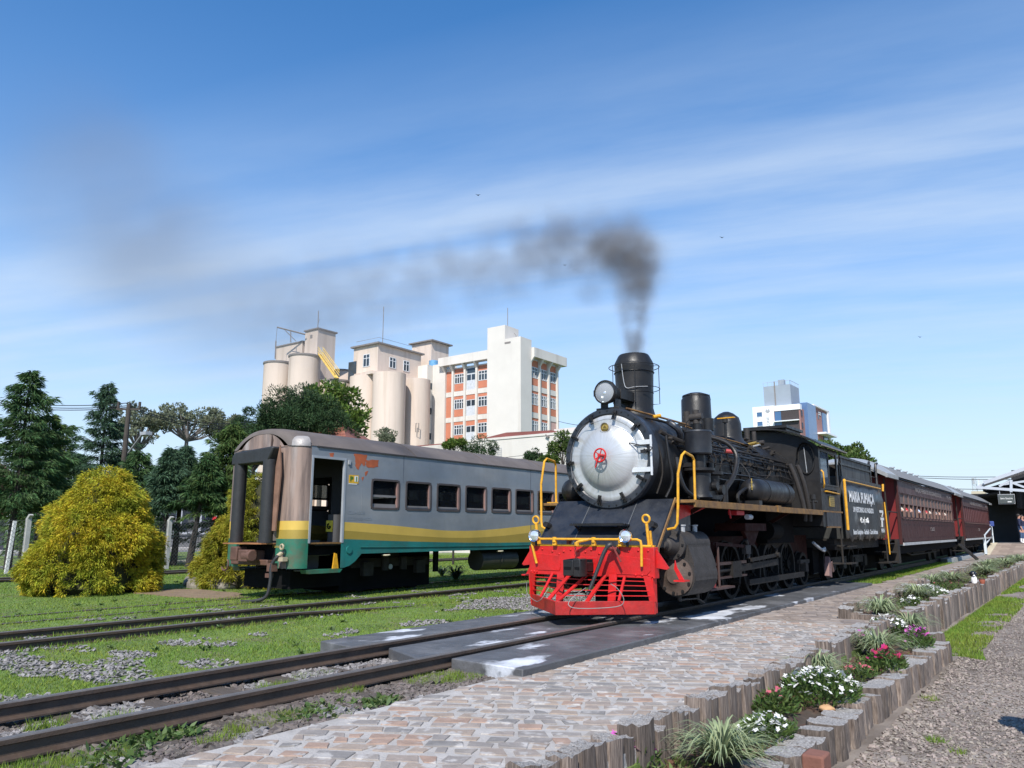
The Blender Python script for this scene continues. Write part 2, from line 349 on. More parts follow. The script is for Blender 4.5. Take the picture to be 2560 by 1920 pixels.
# --- concrete slabs round the main rails
M_SLAB = mat('wet_stained_concrete', (.09, .092, .097), .55, 0, .3, 2.5, .35, 30, dirt=((.05, .048, .046), .8, 1.6), c3=((.6, .62, .66), .585, 1.15, .018, (1.1, .5, 1)), col2=(.15, .15, .155), c2=(.56, 1.8, .06))
t = thing('track_slab', (-5.82, 6, -.2), 'dark stained concrete slab laid around the main line rails', 'concrete slab')
def slab(nm, x0, x1, ya, yb, y1, z):
    w = MB(); n = 24; w.prism([(x0, ya), (x1, yb), (x1, y1), (x0, y1 + random.uniform(-.2, .2))], 2, -.32, z); ob(nm, w, M_SLAB, t, bevel=.012)
slab('concrete_panel', -7.1, -6.42, 6.05, 5.95, 21.0, -.02)
slab('concrete_panel', -6.27, -5.37, 6.3, 5.9, 21.0, -.055)
slab('concrete_panel', -5.22, -4.29, 6.12, 6.04, 20.7, -.045)
# --- pavement of irregular stones in pale mortar
M_MORTAR = mat('pale_mortar', (.4, .375, .35), .95, 0, .15, 6, .5, 50, dirt=((.26, .235, .21), .6, 4))
M_OLDPAVE = mat('old_brown_paving', (.235, .19, .16), .9, 0, .25, 2.5, .6, 30, col2=(.29, .265, .245), c2=(.55, 5, .1), c3=((.12, .09, .075), .64, .9, .05, (2, .5, 1)))
pv = MB().box(-4.46, -2.38, -4, 12.0, -.5, -.118); pave = ob('pavement', pv, M_MORTAR, kind='structure', base=(-3.4, 3, -.12))
op = MB().prism([(-4.42, 12.0), (-2.38, 12.0), (-2.38, 12.9), (-3.1, 13.0), (-3.1, 44), (-1, 62), (-4.9, 62), (-4.55, 40), (-4.3, 22), (-4.28, 12.6)], 2, -.5, -.105)
oldp = ob('old_pavement', op, M_OLDPAVE, kind='structure', base=(-3.6, 30, -.12))
M_STONE = []
for i, c in enumerate([(.285, .235, .2), (.265, .225, .198), (.235, .21, .192), (.295, .235, .19), (.275, .243, .215), (.205, .19, .178), (.31, .215, .165)]):
    M_STONE.append(mat('paving_stone_%s' % 'abcdefg'[i], c, .85, 0, .22, 9, .4, 60, c3=((.4, .375, .35), .58, 6.0, .03)))
def paving(poly_test, rot, cw, ch, y_lo, y_hi, z0, zt, xr=(-4.9, -2.2)):
    ca, sa = math.cos(rot), math.sin(rot); out = []
    cxm, cym = sum(xr) / 2, (y_lo + y_hi) / 2; Rm = math.hypot(xr[1] - xr[0], y_hi - y_lo) / 2 + 1; nv = int(2 * Rm / ch); nu = int(2 * Rm / cw)
    for j in range(nv):
        off = random.uniform(.3, .7) * (j % 2) + random.uniform(-.1, .1); u = -Rm + off * cw; v0 = -Rm + j * ch + .02 * math.sin(j * 1.7)
        while u < Rm:
            w = cw * random.uniform(.65, 1.5); h = ch * random.uniform(.86, 1.04); g_ = .012 + random.random() ** 2 * .02; jt = lambda: random.uniform(-.018, .018)
            cu, cv = u + w / 2, v0 + h / 2 + .05 * math.sin(u * 1.3)
            x = cxm + ca * cu - sa * cv; y = cym + sa * cu + ca * cv
            if poly_test(x, y):
                a, b = w / 2 - g_, h / 2 - g_
                if random.random() < .3: q = [(-a + jt(), -b + jt()), (0, -b * random.uniform(.9, 1.12)), (a + jt(), -b + jt()), (a + jt(), b + jt()), (jt(), b * random.uniform(.9, 1.1)), (-a + jt(), b + jt())]
                else: q = [(-a + jt(), -b + jt()), (a + jt(), -b + jt()), (a + jt(), b + jt()), (-a + jt(), b + jt())]
                sk = random.uniform(-.25, .25)
                q = [(p + sk * r_, r_) for p, r_ in q]
                pts = [(x + ca * p - sa * r_, y + sa * p + ca * r_) for p, r_ in q]; out.append((x, y, pts, zt + random.uniform(-.002, .002)))
            u += w
    return out
def stone_mb(w, pts, z0, zt):
    n = len(pts); cx_ = sum(p[0] for p in pts) / n; cy_ = sum(p[1] for p in pts) / n; ins = [(cx_ + (p[0] - cx_) * .95, cy_ + (p[1] - cy_) * .95) for p in pts]
    ti = random.uniform(-.008, .008); tj = random.uniform(-.008, .008); zz = lambda p: zt + (p[0] - cx_) * ti + (p[1] - cy_) * tj
    w.add([(p[0], p[1], z0) for p in pts] + [(p[0], p[1], zz(p) - .004) for p in pts] + [(p[0], p[1], zz(p)) for p in ins],
          [tuple(range(2 * n, 3 * n))] + [(i, (i + 1) % n, n + (i + 1) % n, n + i) for i in range(n)] + [(n + i, n + (i + 1) % n, 2 * n + (i + 1) % n, 2 * n + i) for i in range(n)]); return w
st = paving(lambda x, y: -4.42 < x < -2.52 and .8 < y < 11.9, R(30), .18, .155, .5, 12.5, -.13, -.111)
inview = lambda x, y: y * .807 - x * .59 > 4.3
st.sort(key=lambda s: (0 if inview(s[0], s[1]) else 1, s[0] ** 2 + s[1] ** 2))
for s in st[:300]: ob('paving_stone', stone_mb(MB(), s[2], -.14, s[3]), random.choice(M_STONE), pave, flat=True)
rest = MB()
for s in st[300:]:
    if inview(s[0], s[1]): k0 = len(rest.f); stone_mb(rest, s[2], -.14, s[3]); i = random.randrange(7); rest.m[k0:] = [i] * (len(rest.f) - k0)
ob('far_paving_stones', rest, M_STONE, pave, kind='stuff', flat=True)
M_OSTONE = [mat('old_stone_%s' % 'abc'[i], c, .9, 0, .3, 6, .4, 50) for i, c in enumerate([(.225, .18, .15), (.265, .22, .19), (.19, .158, .14)])]
rest = MB()
for s in paving(lambda x, y: -4.3 < x < (-2.5 if y < 12.6 else -3.2) and 12.1 < y < 30, R(30), .3, .2, 12, 30, -.13, -.098):
    k0 = len(rest.f); stone_mb(rest, s[2], -.14, s[3]); i = random.randrange(3); rest.m[k0:] = [i] * (len(rest.f) - k0)
ob('brown_paving_stones', rest, M_OSTONE, oldp, kind='stuff', flat=True)
# --- planters edged with upright sleepers
def wood_mat(name, c1, c2):
    M = bpy.data.materials.new(name); M.use_nodes = True; nt = M.node_tree; N = nt.nodes; L = nt.links; b = N['Principled BSDF']; b.inputs['Roughness'].default_value = .9
    tc = N.new('ShaderNodeTexCoord'); oi = N.new('ShaderNodeObjectInfo'); va = N.new('ShaderNodeVectorMath'); va.operation = 'MULTIPLY_ADD'; va.inputs[1].default_value = (7, 7, 1.0); L.new(tc.outputs['Object'], va.inputs[0])
    rv = N.new('ShaderNodeMath'); rv.operation = 'MULTIPLY'; rv.inputs[1].default_value = 91; L.new(oi.outputs['Random'], rv.inputs[0]); L.new(rv.outputs[0], va.inputs[2])
    n = N.new('ShaderNodeTexNoise'); n.inputs['Scale'].default_value = 1.6; n.inputs['Detail'].default_value = 9; n.inputs['Roughness'].default_value = .65; L.new(va.outputs[0], n.inputs[0])
    cr = N.new('ShaderNodeValToRGB'); e = cr.color_ramp.elements; e[0].position = .33; e[0].color = (*c1, 1); e[1].position = .68; e[1].color = (*c2, 1); x = e.new(.5); x.color = (*[(p + q) / 2 * .9 for p, q in zip(c1, c2)], 1); L.new(n.outputs[0], cr.inputs[0])
    hs = N.new('ShaderNodeHueSaturation'); mr = N.new('ShaderNodeMapRange'); mr.inputs[3].default_value = .6; mr.inputs[4].default_value = 1.35; L.new(oi.outputs['Random'], mr.inputs[0]); L.new(mr.outputs[0], hs.inputs['Value']); L.new(cr.outputs[0], hs.inputs['Color'])
    ge = N.new('ShaderNodeNewGeometry'); sp = N.new('ShaderNodeSeparateXYZ'); L.new(ge.outputs['True Normal'], sp.inputs[0]); mp = N.new('ShaderNodeMapRange'); mp.inputs[1].default_value = .5; mp.inputs[2].default_value = .9; L.new(sp.outputs[2], mp.inputs[0])
    mx = N.new('ShaderNodeMix'); mx.data_type = 'RGBA'; L.new(mp.outputs[0], mx.inputs[0]); L.new(hs.outputs[0], mx.inputs[6])
    n3 = N.new('ShaderNodeTexNoise'); n3.inputs['Scale'].default_value = 2.5; n3.inputs['Detail'].default_value = 6; L.new(va.outputs[0], n3.inputs[0]); c3 = N.new('ShaderNodeValToRGB'); e3 = c3.color_ramp.elements; e3[0].position = .3; e3[0].color = (.17, .15, .135, 1); e3[1].position = .66; e3[1].color = (.46, .44, .42, 1); L.new(n3.outputs[0], c3.inputs[0]); L.new(c3.outputs[0], mx.inputs[7])
    bp = N.new('ShaderNodeBump'); bp.inputs['Strength'].default_value = .9; bp.inputs['Distance'].default_value = .03; L.new(n.outputs[0], bp.inputs['Height']); L.new(bp.outputs[0], b.inputs['Normal']); L.new(mx.outputs[2], b.inputs['Base Color']); return M
M_LOG = wood_mat('weathered_log_wood', (.085, .06, .047), (.33, .265, .22))
LOGS = []
def log_mesh(i):
    bm = bmesh.new(); bmesh.ops.create_cube(bm, size=1); bmesh.ops.subdivide_edges(bm, edges=bm.edges[:], cuts=3, use_grid_fill=True); rr = random.Random(i)
    ch = rr.uniform(.05, .16); tilt = (rr.uniform(-.05, .05), rr.uniform(-.05, .05))
    for v in bm.verts:
        x, y, z = v.co
        if abs(x) > .45 and abs(y) > .45: v.co.x *= 1 - ch; v.co.y *= 1 - ch
        v.co.x += rr.uniform(-.025, .025); v.co.y += rr.uniform(-.025, .025)
        if z > .45: v.co.z += rr.uniform(-.03, .03) + x * tilt[0] + y * tilt[1]; v.co.x *= .96; v.co.y *= .96
    me = bpy.data.meshes.new('log'); bm.to_mesh(me); bm.free(); me.materials.append(M_LOG); me.polygons.foreach_set('use_smooth', [True] * len(me.polygons)); me.set_sharp_from_angle(angle=R(30)); return me
LOGS = [log_mesh(i) for i in range(9)]
def logs(par, pts, zb, ztop, jit, dep, wmin, wmax):
    "row of logs along the polyline pts [(x, y)], each its own object"
    org = ORG[par.name]; lens = [math.dist(a, b) for a, b in zip(pts, pts[1:])]; s = 0; tot = sum(lens)
    while s < tot:
        w = random.uniform(wmin, wmax); k = s + w / 2; i = 0
        while i < len(lens) - 1 and k > lens[i]: k -= lens[i]; i += 1
        a, b = pts[i], pts[i + 1]; f = min(1, k / lens[i]); x = a[0] + (b[0] - a[0]) * f; y = a[1] + (b[1] - a[1]) * f; an = math.atan2(b[1] - a[1], b[0] - a[0]) - math.pi / 2
        zt = ztop + random.uniform(-jit, jit); o = bpy.data.objects.new('log', random.choice(LOGS)); o.scale = (dep * random.uniform(.85, 1.15), w * .98, zt - zb)
        o.location = Vector((x + random.uniform(-.025, .025), y, (zt + zb) / 2)) - org; o.rotation_euler = (random.uniform(-.03, .03), random.uniform(-.03, .03), an + random.uniform(-.06, .06)); link(o, par); s += w
M_SOIL = mat('red_garden_soil', (.105, .05, .03), .95, 0, .35, 6, .8, 25, col2=(.06, .045, .035), c2=(.5, 4, .1))
def soil(par, pts, zt):
    w = MB(); n = len(pts); gx = []
    x0 = min(p[0] for p in pts); x1 = max(p[0] for p in pts); y0 = min(p[1] for p in pts); y1 = max(p[1] for p in pts); ny = max(4, int((y1 - y0) / .15))
    for j in range(ny + 1):
        y = y0 + (y1 - y0) * j / ny; gx.append([(x0 + (x1 - x0) * i / 7, y, zt + random.uniform(-.035, .035)) for i in range(8)])
    ob('soil', w.sheet(gx), M_SOIL, par)
pn = thing('flower_planter', (-2.05, 7.5, -.47), 'long flower bed edged with weathered upright logs beside the grey stone pavement', 'planter')
logs(pn, [(-2.62, 2.9), (-2.5, 3.5), (-2.4, 5.0), (-2.4, 7.6), (-2.45, 9.6), (-2.43, 12.5)], -.47, -.02, .04, .17, .1, .23)
logs(pn, [(-1.78, 4.2), (-1.75, 7.8), (-1.72, 11.9)], -.52, -.24, .03, .25, .17, .32)
logs(pn, [(-1.72, 11.98), (-2.15, 12.5)], -.52, -.2, .05, .22, .17, .26)
soil(pn, [(-2.35, 2.6), (-1.8, 12.4)], -.28)
pf = thing('flower_planter', (-2.7, 26, -.47), 'far flower bed edged with logs beside the brown pavement', 'planter')
logs(pf, [(-2.35, 12.75), (-2.95, 12.85)], -.47, -.02, .04, .2, .2, .3)
logs(pf, [(-3.05, 12.7), (-3.2, 18), (-3.25, 30), (-3.0, 44)], -.47, .03, .08, .2, .22, .4)
logs(pf, [(-2.28, 12.9), (-2.2, 20), (-2.1, 26), (-2.0, 44)], -.52, -.01, .05, .2, .22, .38)
soil(pf, [(-3.1, 13), (-2.2, 44)], -.1)
# --- ballast, gravel and lawn
def stones(P, size, flat=.65):
    n = len(P); base = np.array([(1, 0, 0), (-.5, .87, 0), (-.5, -.87, 0), (.45, .5, .75), (-.7, .1, .7), (.3, -.65, .8), (0, 0, -.6)]); F0 = np.array([(3, 4, 5), (0, 3, 5), (0, 1, 3), (1, 4, 3), (1, 2, 4), (2, 5, 4), (2, 0, 5), (0, 6, 1), (1, 6, 2), (2, 6, 0)])
    V = base[None] * rng.uniform(.65, 1.3, (n, 7, 3)); a = rng.uniform(0, 6.28, n); c, s = np.cos(a), np.sin(a); X = V[..., 0] * c[:, None] - V[..., 1] * s[:, None]; Y = V[..., 0] * s[:, None] + V[..., 1] * c[:, None]
    tz = rng.normal(0, .25, (n, 2)); Z = V[..., 2] * flat + X * tz[:, :1] + Y * tz[:, 1:]
    V = np.stack([X, Y, Z], -1) * np.asarray(size)[:, None, None] + np.asarray(P)[:, None]
    return V.reshape(-1, 3), (F0[None] + (np.arange(n) * 7)[:, None, None]).reshape(-1, 3)
def visible(x, y): return (y > -x * .05 - 1) & (x * .807 + y * .59 > -.72 * (x * -.59 + y * .807)) & (x * .807 + y * .59 < .72 * (x * -.59 + y * .807))
PATCH = [(-8.8, 3.9, 1.1, .4), (-8.0, 4.05, .7, .4), (-9.9, 3.9, 1.0, .35), (-8.5, 4.5, .5, .3), (-9.0, 4.9, .45, .24), (-9.4, 5.7, .4, .2), (-8.9, 5.95, .25, .22), (-7.7, 5.05, .4, .25), (-9.3, 12.9, .9, 1.7), (-8.6, 14.5, 1.4, 3), (-8.35, 9.1, .3, .6), (-7.4, 10.0, .3, 1.6), (-7.3, 2.9, .5, .5)]
def gravelly(x, y):
    f = np.zeros_like(x)
    for a, b, c, d in PATCH: f = np.maximum(f, 1.25 - ((x - a) / c) ** 2 - ((y - b) / d) ** 2)
    return f + (fbm(x, y, .5, 2) - .5) * 1.6
M_BALLAST = mat('ballast_stone', (.2, .187, .182), .9, 0, .15, 20, 0, island=.38)
M_DBALLAST = mat('dirty_ballast', (.12, .1, .088), .9, 0, .2, 15, 0, island=.4)
n = 60000; x = rng.uniform(-13, -6.5, n); y = rng.uniform(-1, 18, n); k = visible(x, y) & (gravelly(x, y) > .35) & ~((x > -7.15) & (y > 5.9)); x, y = x[k], y[k]
sz = rng.uniform(.012, .034, len(x)); V, F = stones(np.stack([x, y, np.full(len(x), -.195) + rng.uniform(-.01, .012, len(x))], 1), sz)
npmesh('gravel', V, F, M_BALLAST, label='loose grey gravel patches showing through the lawn beside the track', cat='gravel', kind='stuff')
ob('track_bed', MB().box(-6.95, -4.44, -4, 6.4, -.3, -.178), mat('oily_track_bed', (.1, .082, .068), .95, 0, .3, 3, .6, 25), kind='structure', base=(-5.8, 2, -.2))
n = 44000; x = rng.uniform(-6.95, -4.5, n); y = rng.uniform(.2, 6.3, n); k = visible(x, y) & (np.abs(np.abs(x + 5.82) - .535) > .05); x, y = x[k], y[k]
f = fbm(x, y, .6, 5); hgt = -.168 + .03 * (f - .5) - .012 * (np.abs(x + 5.82) < .47) ; sz = rng.uniform(.014, .044, len(x)) * (.8 + .5 * (f > .55))
dk = (fbm(x, y, .9, 8) + .25 * np.exp(-((np.abs(x + 5.82) - .6) / .15) ** 2)) > .58
for nm, q, mm, lb in (('ballast', ~dk, M_BALLAST, 'grey crushed stone ballast between and beside the main rails'), ('dirty_ballast', dk, M_DBALLAST, 'brown oily ballast stones along the main rails')):
    V, F = stones(np.stack([x[q], y[q], hgt[q]], 1), sz[q]); npmesh(nm, V, F, mm, label=lb, cat='gravel', kind='stuff')
n = 150000; y = 4 + 26 * rng.random(n) ** 1.6; x = -1.55 + 6 * rng.random(n); k = visible(x, y) & (x > np.where(y < 12.3, -1.6, -2.15)); x, y = x[k], y[k]
edge = np.exp(-(x - np.where(y < 12.3, -1.6, -2.1)) / .5); k = rng.random(len(x)) < .45 + .7 * edge + .4 * (fbm(x, y, .8, 4) > .55); x, y = x[k], y[k]; edge = edge[k]
sz = rng.uniform(.006, .019, len(x)) * (1 + 1.3 * edge * rng.random(len(x)) ** 2)
V, F = stones(np.stack([x, y, np.full(len(x), -.468)], 1), sz, .55); npmesh('road_gravel', V, F, mat('road_pebbles', (.24, .2, .17), .9, 0, .15, 20, 0, island=.35), label='fine pinkish grey gravel scattered over the dirt road', cat='gravel', kind='stuff')
# lawn
def blades(x, y, z, h, w, lean=.5):
    n = len(x); a = rng.uniform(0, 6.28, n); b = rng.uniform(0, 6.28, n); P = np.stack([x, y, z], 1); d = np.stack([np.cos(a), np.sin(a), np.zeros(n)], 1) * w[:, None]
    l = rng.random(n) * lean * h; T = P + np.stack([np.cos(b) * l, np.sin(b) * l, h], 1); V = np.stack([P - d, P + d, T], 1); return V.reshape(-1, 3), np.arange(3 * n).reshape(n, 3)
M_GRASS = mat('grass_blades', (.155, .265, .038), .7, 0, 0, 3, 0, spec=.25, island=.4, transl=.35, col2=(.22, .27, .045), c2=(.52, .9, .2))
n = 760000; d = 3.5 + 46 * rng.random(n) ** 1.7; an = rng.uniform(-.72, .42, n); x = d * (-.59 + .807 * np.tan(an)); y = d * (.807 + .59 * np.tan(an))
k = (x < -6.65) & (x > -34) & ~((x > -7.15) & (y > 5.9)) & ~((np.abs(np.abs(x + 10.97) - .535) < .05)); gv = gravelly(x, y)
k &= (gv < .45 + .25 * rng.random(n)) & (rng.random(n) < .55 + .9 * fbm(x, y, 1.3, 6)); x, y, d = x[k], y[k], d[k]
z = np.interp(x, [-34, -20, -8, -6], [-.3, -.22, -.2, -.2]) - .005; h = (.014 + .028 * rng.random(len(x)) ** 2) * (.5 + 1.0 * fbm(x, y, 1.1, 1)); near = np.minimum(np.abs(np.abs(x + 10.97) - .535), np.abs(np.abs(x + 14.03) - .535)); h = np.where(near < .16, .03 + .05 * rng.random(len(x)), h)
V, F = blades(x, y, z, h, .0026 + .0004 * d, 1.3)
V2 = [V]; F2 = [F]; off = len(V)
# near verge tufts: (x, y, radius, count, height)
for (tx, ty, tr, tn, th) in [(-4.95, 2.25, .4, 6500, .075), (-4.88, 3.75, .3, 4000, .07), (-4.72, 4.75, .13, 900, .05), (-5.2, 4.75, .14, 700, .09), (-5.4, 5.3, .1, 300, .09), (-5.0, 5.65, .28, 2300, .08), (-4.85, 5.85, .22, 1000, .06), (-5.9, 4.55, .16, 500, .09), (-5.85, 3.1, .12, 300, .1), (-6.1, 2.75, .12, 250, .09), (-4.78, 3.25, .14, 500, .07), (-5.3, 2.0, .2, 1200, .06), (-6.1, 5.1, .18, 300, .07), (-4.66, 4.15, .15, 700, .05), (-4.62, 2.3, .12, 600, .08)]:
    a = rng.uniform(0, 6.28, tn); r = tr * np.sqrt(rng.random(tn)); xx = tx + np.cos(a) * r * .62; yy = ty + np.sin(a) * r * 1.25; kk = (np.abs(np.abs(xx + 5.82) - .535) > .045) & (xx < -4.44 + .05 * rng.random(tn)); xx, yy = xx[kk], yy[kk]
    v, f = blades(xx, yy, np.full(len(xx), -.19), th * rng.uniform(.4, 1.2, len(xx)), np.full(len(xx), .0042), .8); V2.append(v); F2.append(f + off); off += len(v)
# verge right of the far planter
n = 26000; y = 12.2 + 26 * rng.random(n) ** 1.4; x = np.interp(y, [12, 13, 20, 40], [-1.9, -2.05, -2.0, -1.85]) + .7 * rng.random(n) ** 1.3; k = fbm(x, y, .9, 3) + .5 * np.exp(-(x + 2.0) / .3) * .6 > .5; x, y = x[k], y[k]
v, f = blades(x, y, np.full(len(x), -.475), rng.uniform(.025, .07, len(x)), .003 + .0004 * y, .9); V2.append(v); F2.append(f + off); off += len(v)
# strip between slab end and coaches
n = 9000; y = 21 + 17 * rng.random(n); x = -5.2 + .75 * rng.random(n); v, f = blades(x, y, np.full(n, -.19), rng.uniform(.05, .12, n), np.full(n, .012), .6); V2.append(v); F2.append(f + off); off += len(v)
# sparse weeds on the road
for (tx, ty, tr, tn) in [(-1.15, 7.35, .08, 160), (-.95, 7.1, .07, 60), (-1.3, 5.8, .1, 160), (-1.45, 9.1, .09, 90)]:
    a = rng.uniform(0, 6.28, tn); r = tr * np.sqrt(rng.random(tn)); xx = tx + np.cos(a) * r; yy = ty + np.sin(a) * r
    v, f = blades(xx, yy, np.full(tn, -.475), rng.uniform(.02, .07, tn), np.full(tn, .004), 1.2); V2.append(v); F2.append(f + off); off += len(v)
npmesh('grass', np.concatenate(V2), np.concatenate(F2), M_GRASS, label='short green grass growing over the railway yard', cat='grass', kind='stuff')
# broad leaved weeds in the lawn
pts = []
for i in range(170):
    d = 4 + 18 * random.random() ** 1.3; a = random.uniform(-.66, .2); x = d * (-.59 + .807 * math.tan(a)); y = d * (.807 + .59 * math.tan(a))
    if x > -6.9 or (-7.2 < x and y > 5.9): continue
    for j in range(14): an = random.uniform(0, 6.28); pts.append((x, y, -.19, math.cos(an), math.sin(an), random.uniform(.25, .9)))
for (x, y) in [(-5.0, 2.7), (-5.15, 2.9), (-4.8, 2.55), (-4.75, 3.95), (-4.9, 4.2), (-5.1, 3.1), (-4.72, 4.6)]:
    for j in range(160): an = random.uniform(0, 6.28); r = .22 * math.sqrt(random.random()); a2 = random.uniform(0, 6.28); pts.append((x + r * math.cos(a2) * .7, y + r * math.sin(a2), -.17 + random.random() * .03, math.cos(an), math.sin(an), .5))
pts = np.array(pts); V, F = leaves(pts[:, :3], pts[:, 3:], .07, .014, .25); npmesh('weeds', V, F, mat('weed_leaf', (.075, .125, .03), .6, 0, 0, 3, 0, island=.35, transl=.25), label='broad leaved weeds among the grass and ballast', cat='weeds', kind='stuff')

# low ground cover filling both beds
pts = []
for (x0_, x1_, y0_, y1_, z_, n_) in ((-2.3, -1.85, 4.0, 12.0, -.27, 2600), (-3.05, -2.3, 13.2, 40, -.09, 5000)):
    for i in range(n_):
        x = random.uniform(x0_, x1_); y = random.uniform(y0_, y1_)
        if float(fbm(np.array([x]), np.array([y]), .5, 12)[0]) > .47: an = random.uniform(0, 6.28); pts.append((x, y, z_ + random.random() * .05, math.cos(an), math.sin(an), random.uniform(.4, 1.3)))
pts = np.array(pts); V, F = leaves(pts[:, :3], pts[:, 3:], .06, .009, .4); npmesh('ground_cover', V, F, mat('ground_cover_leaf', (.1, .14, .035), .6, 0, 0, 3, 0, island=.45, transl=.25), label='low mixed green ground cover in the planters', cat='ground cover', kind='stuff')
# ------------------------------------------------------------------ steam locomotive
ROD = mat('oily_rod_steel', (.018, .016, .015), .65, .1, .35, 6, .2, 40, spec=.25)
DRED = mat('grimy_red_frame', (.03, .008, .007), .75, 0, .35, 4, .2, 30, spec=.15)
SPOKE = mat('grimy_black', (.006, .006, .006), .8, 0, .3, 4, spec=.12)
C = -5.82; ZB = 2.31                                    # centre line, boiler axis
loco = thing('steam_locomotive', (C, 14.2, 0), 'black steam locomotive with silver smokebox door and red cowcatcher', 'locomotive')
def P(name, mb, m, par=None, **k): return ob(name, mb, m, par or loco, **k)
# boiler and smokebox
P('smokebox', MB().lathe((C, 0, ZB), (0, 1, 0), [(10.62, .6), (10.62, .765), (12.35, .765), (12.38, .7)], 48), BLACK)
P('boiler', MB().lathe((C, 0, ZB), (0, 1, 0), [(12.3, .60), (12.3, .70), (15.6, .70), (16.0, .74), (17.5, .76), (17.5, .3)], 48), BLACK)
for y in (12.36, 13.35, 14.6, 15.85, 16.7): P('boiler_band', MB().lathe((C, 0, ZB), (0, 1, 0), [(y - .03, .69), (y - .03, .712 + .03 * (y > 15.7)), (y + .03, .712 + .03 * (y > 15.7)), (y + .03, .69)], 48), BLACK)
rg = P('smokebox_ring', MB().lathe((C, 0, ZB), (0, 1, 0), [(10.56, .66), (10.5, .67), (10.485, .69), (10.485, .765), (10.51, .785), (10.64, .785), (10.64, .76)], 56), BLACKC)
w = MB()
for i in range(36): a = 2 * math.pi * i / 36; p = Vector((C + .735 * math.sin(a), 10.485, ZB + .735 * math.cos(a))); w.cyl(p, p + Vector((0, -.012, 0)), .012, 6)
ob('bolt', w, BLACK, rg)
def silver_door():
    M = bpy.data.materials.new('brushed_silver_door'); M.use_nodes = True; nt = M.node_tree; N = nt.nodes; L = nt.links; b = N['Principled BSDF']; b.inputs['Roughness'].default_value = .42; b.inputs['Metallic'].default_value = .4
    tc = N.new('ShaderNodeTexCoord'); mp = N.new('ShaderNodeMapping'); mp.inputs['Location'].default_value = (0, 3.7, -ZB); L.new(tc.outputs['Object'], mp.inputs[0])
    sp = N.new('ShaderNodeSeparateXYZ'); L.new(mp.outputs[0], sp.inputs[0]); at2 = N.new('ShaderNodeMath'); at2.operation = 'ARCTAN2'; L.new(sp.outputs[0], at2.inputs[0]); L.new(sp.outputs[2], at2.inputs[1])
    ln = N.new('ShaderNodeVectorMath'); ln.operation = 'LENGTH'; cx_ = N.new('ShaderNodeCombineXYZ'); L.new(sp.outputs[0], cx_.inputs[0]); L.new(sp.outputs[2], cx_.inputs[1]); L.new(cx_.outputs[0], ln.inputs[0])
    cv = N.new('ShaderNodeCombineXYZ'); k = N.new('ShaderNodeMath'); k.operation = 'MULTIPLY'; k.inputs[1].default_value = 6; L.new(at2.outputs[0], k.inputs[0]); L.new(k.outputs[0], cv.inputs[0]); L.new(ln.outputs['Value'], cv.inputs[1])
    n = N.new('ShaderNodeTexNoise'); n.inputs['Scale'].default_value = 2.2; n.inputs['Detail'].default_value = 7; L.new(cv.outputs[0], n.inputs[0])
    n2 = N.new('ShaderNodeTexNoise'); n2.inputs['Scale'].default_value = 3; n2.inputs['Detail'].default_value = 6; L.new(tc.outputs['Object'], n2.inputs[0])
    cr = N.new('ShaderNodeValToRGB'); e = cr.color_ramp.elements; e[0].position = .3; e[0].color = (.4, .4, .38, 1); e[1].position = .62; e[1].color = (.52, .53, .54, 1)
    ad = N.new('ShaderNodeMath'); ad.operation = 'MULTIPLY_ADD'; ad.inputs[1].default_value = .55; L.new(n.outputs[0], ad.inputs[0]); s2 = N.new('ShaderNodeMath'); s2.operation = 'MULTIPLY'; s2.inputs[1].default_value = .5; L.new(n2.outputs[0], s2.inputs[0]); L.new(s2.outputs[0], ad.inputs[2]); L.new(ad.outputs[0], cr.inputs[0]); L.new(cr.outputs[0], b.inputs['Base Color'])
    bp = N.new('ShaderNodeBump'); bp.inputs['Strength'].default_value = .18; bp.inputs['Distance'].default_value = .02; L.new(n.outputs[0], bp.inputs['Height']); L.new(bp.outputs[0], b.inputs['Normal']); return M
M_DOOR = silver_door()
door = P('smokebox_door', MB().lathe((C, 10.55, ZB), (0, -1, 0), [(-.03, .675), (.04, .675), (.055, .66), (.06, .60), (.055, .53), (.065, .5), (.1, .47), (.15, .4), (.185, .3), (.205, .18), (.212, .08), (.213, 0)], 64), M_DOOR, sharp=50)
def D(name, mb, m): return ob(name, mb, m, door)
w = MB(); hy = 10.235; w.torus((C, hy, ZB + .02), (0, 1, 0), .1, .013, 28, 8)
for i in range(5): a = 2 * math.pi * i / 5 + .3; w.bar((C, hy, ZB + .02), (C + .1 * math.sin(a), hy, ZB + .02 + .1 * math.cos(a)), .016, .012)
w.cyl((C, 10.36, ZB + .02), (C, 10.2, ZB + .02), .026, 12); w.bar((C, 10.205, ZB + .02), (C - .06, 10.2, ZB - .17), .028, .016); D('door_wheel', w, RED)
w = MB().lathe((C, 10.43, ZB + .46), (0, -1, 0), [(-.1, .085), (.03, .085), (.04, .078), (.03, .07)], 28); D('number_plate_rim', w, GREYMETAL)
pl = D('number_plate', MB().cyl((C, 10.45, ZB + .46), (C, 10.405, ZB + .46), .071, 28), BRASS)
w = MB().torus((C, 10.4, ZB + .46), (0, 1, 0), .06, .004, 28, 6).box(C - .045, C + .045, 10.395, 10.41, ZB + .435, ZB + .443).box(C - .035, C + .035, 10.395, 10.41, ZB + .415, ZB + .422); w.prism([(C - .03, ZB + .46), (C + .03, ZB + .46), (C, ZB + .5)], 1, 10.398, 10.41); D('plate_emblem', w, mat('dark_brass', (.2, .13, .04), .5, .6, .1))
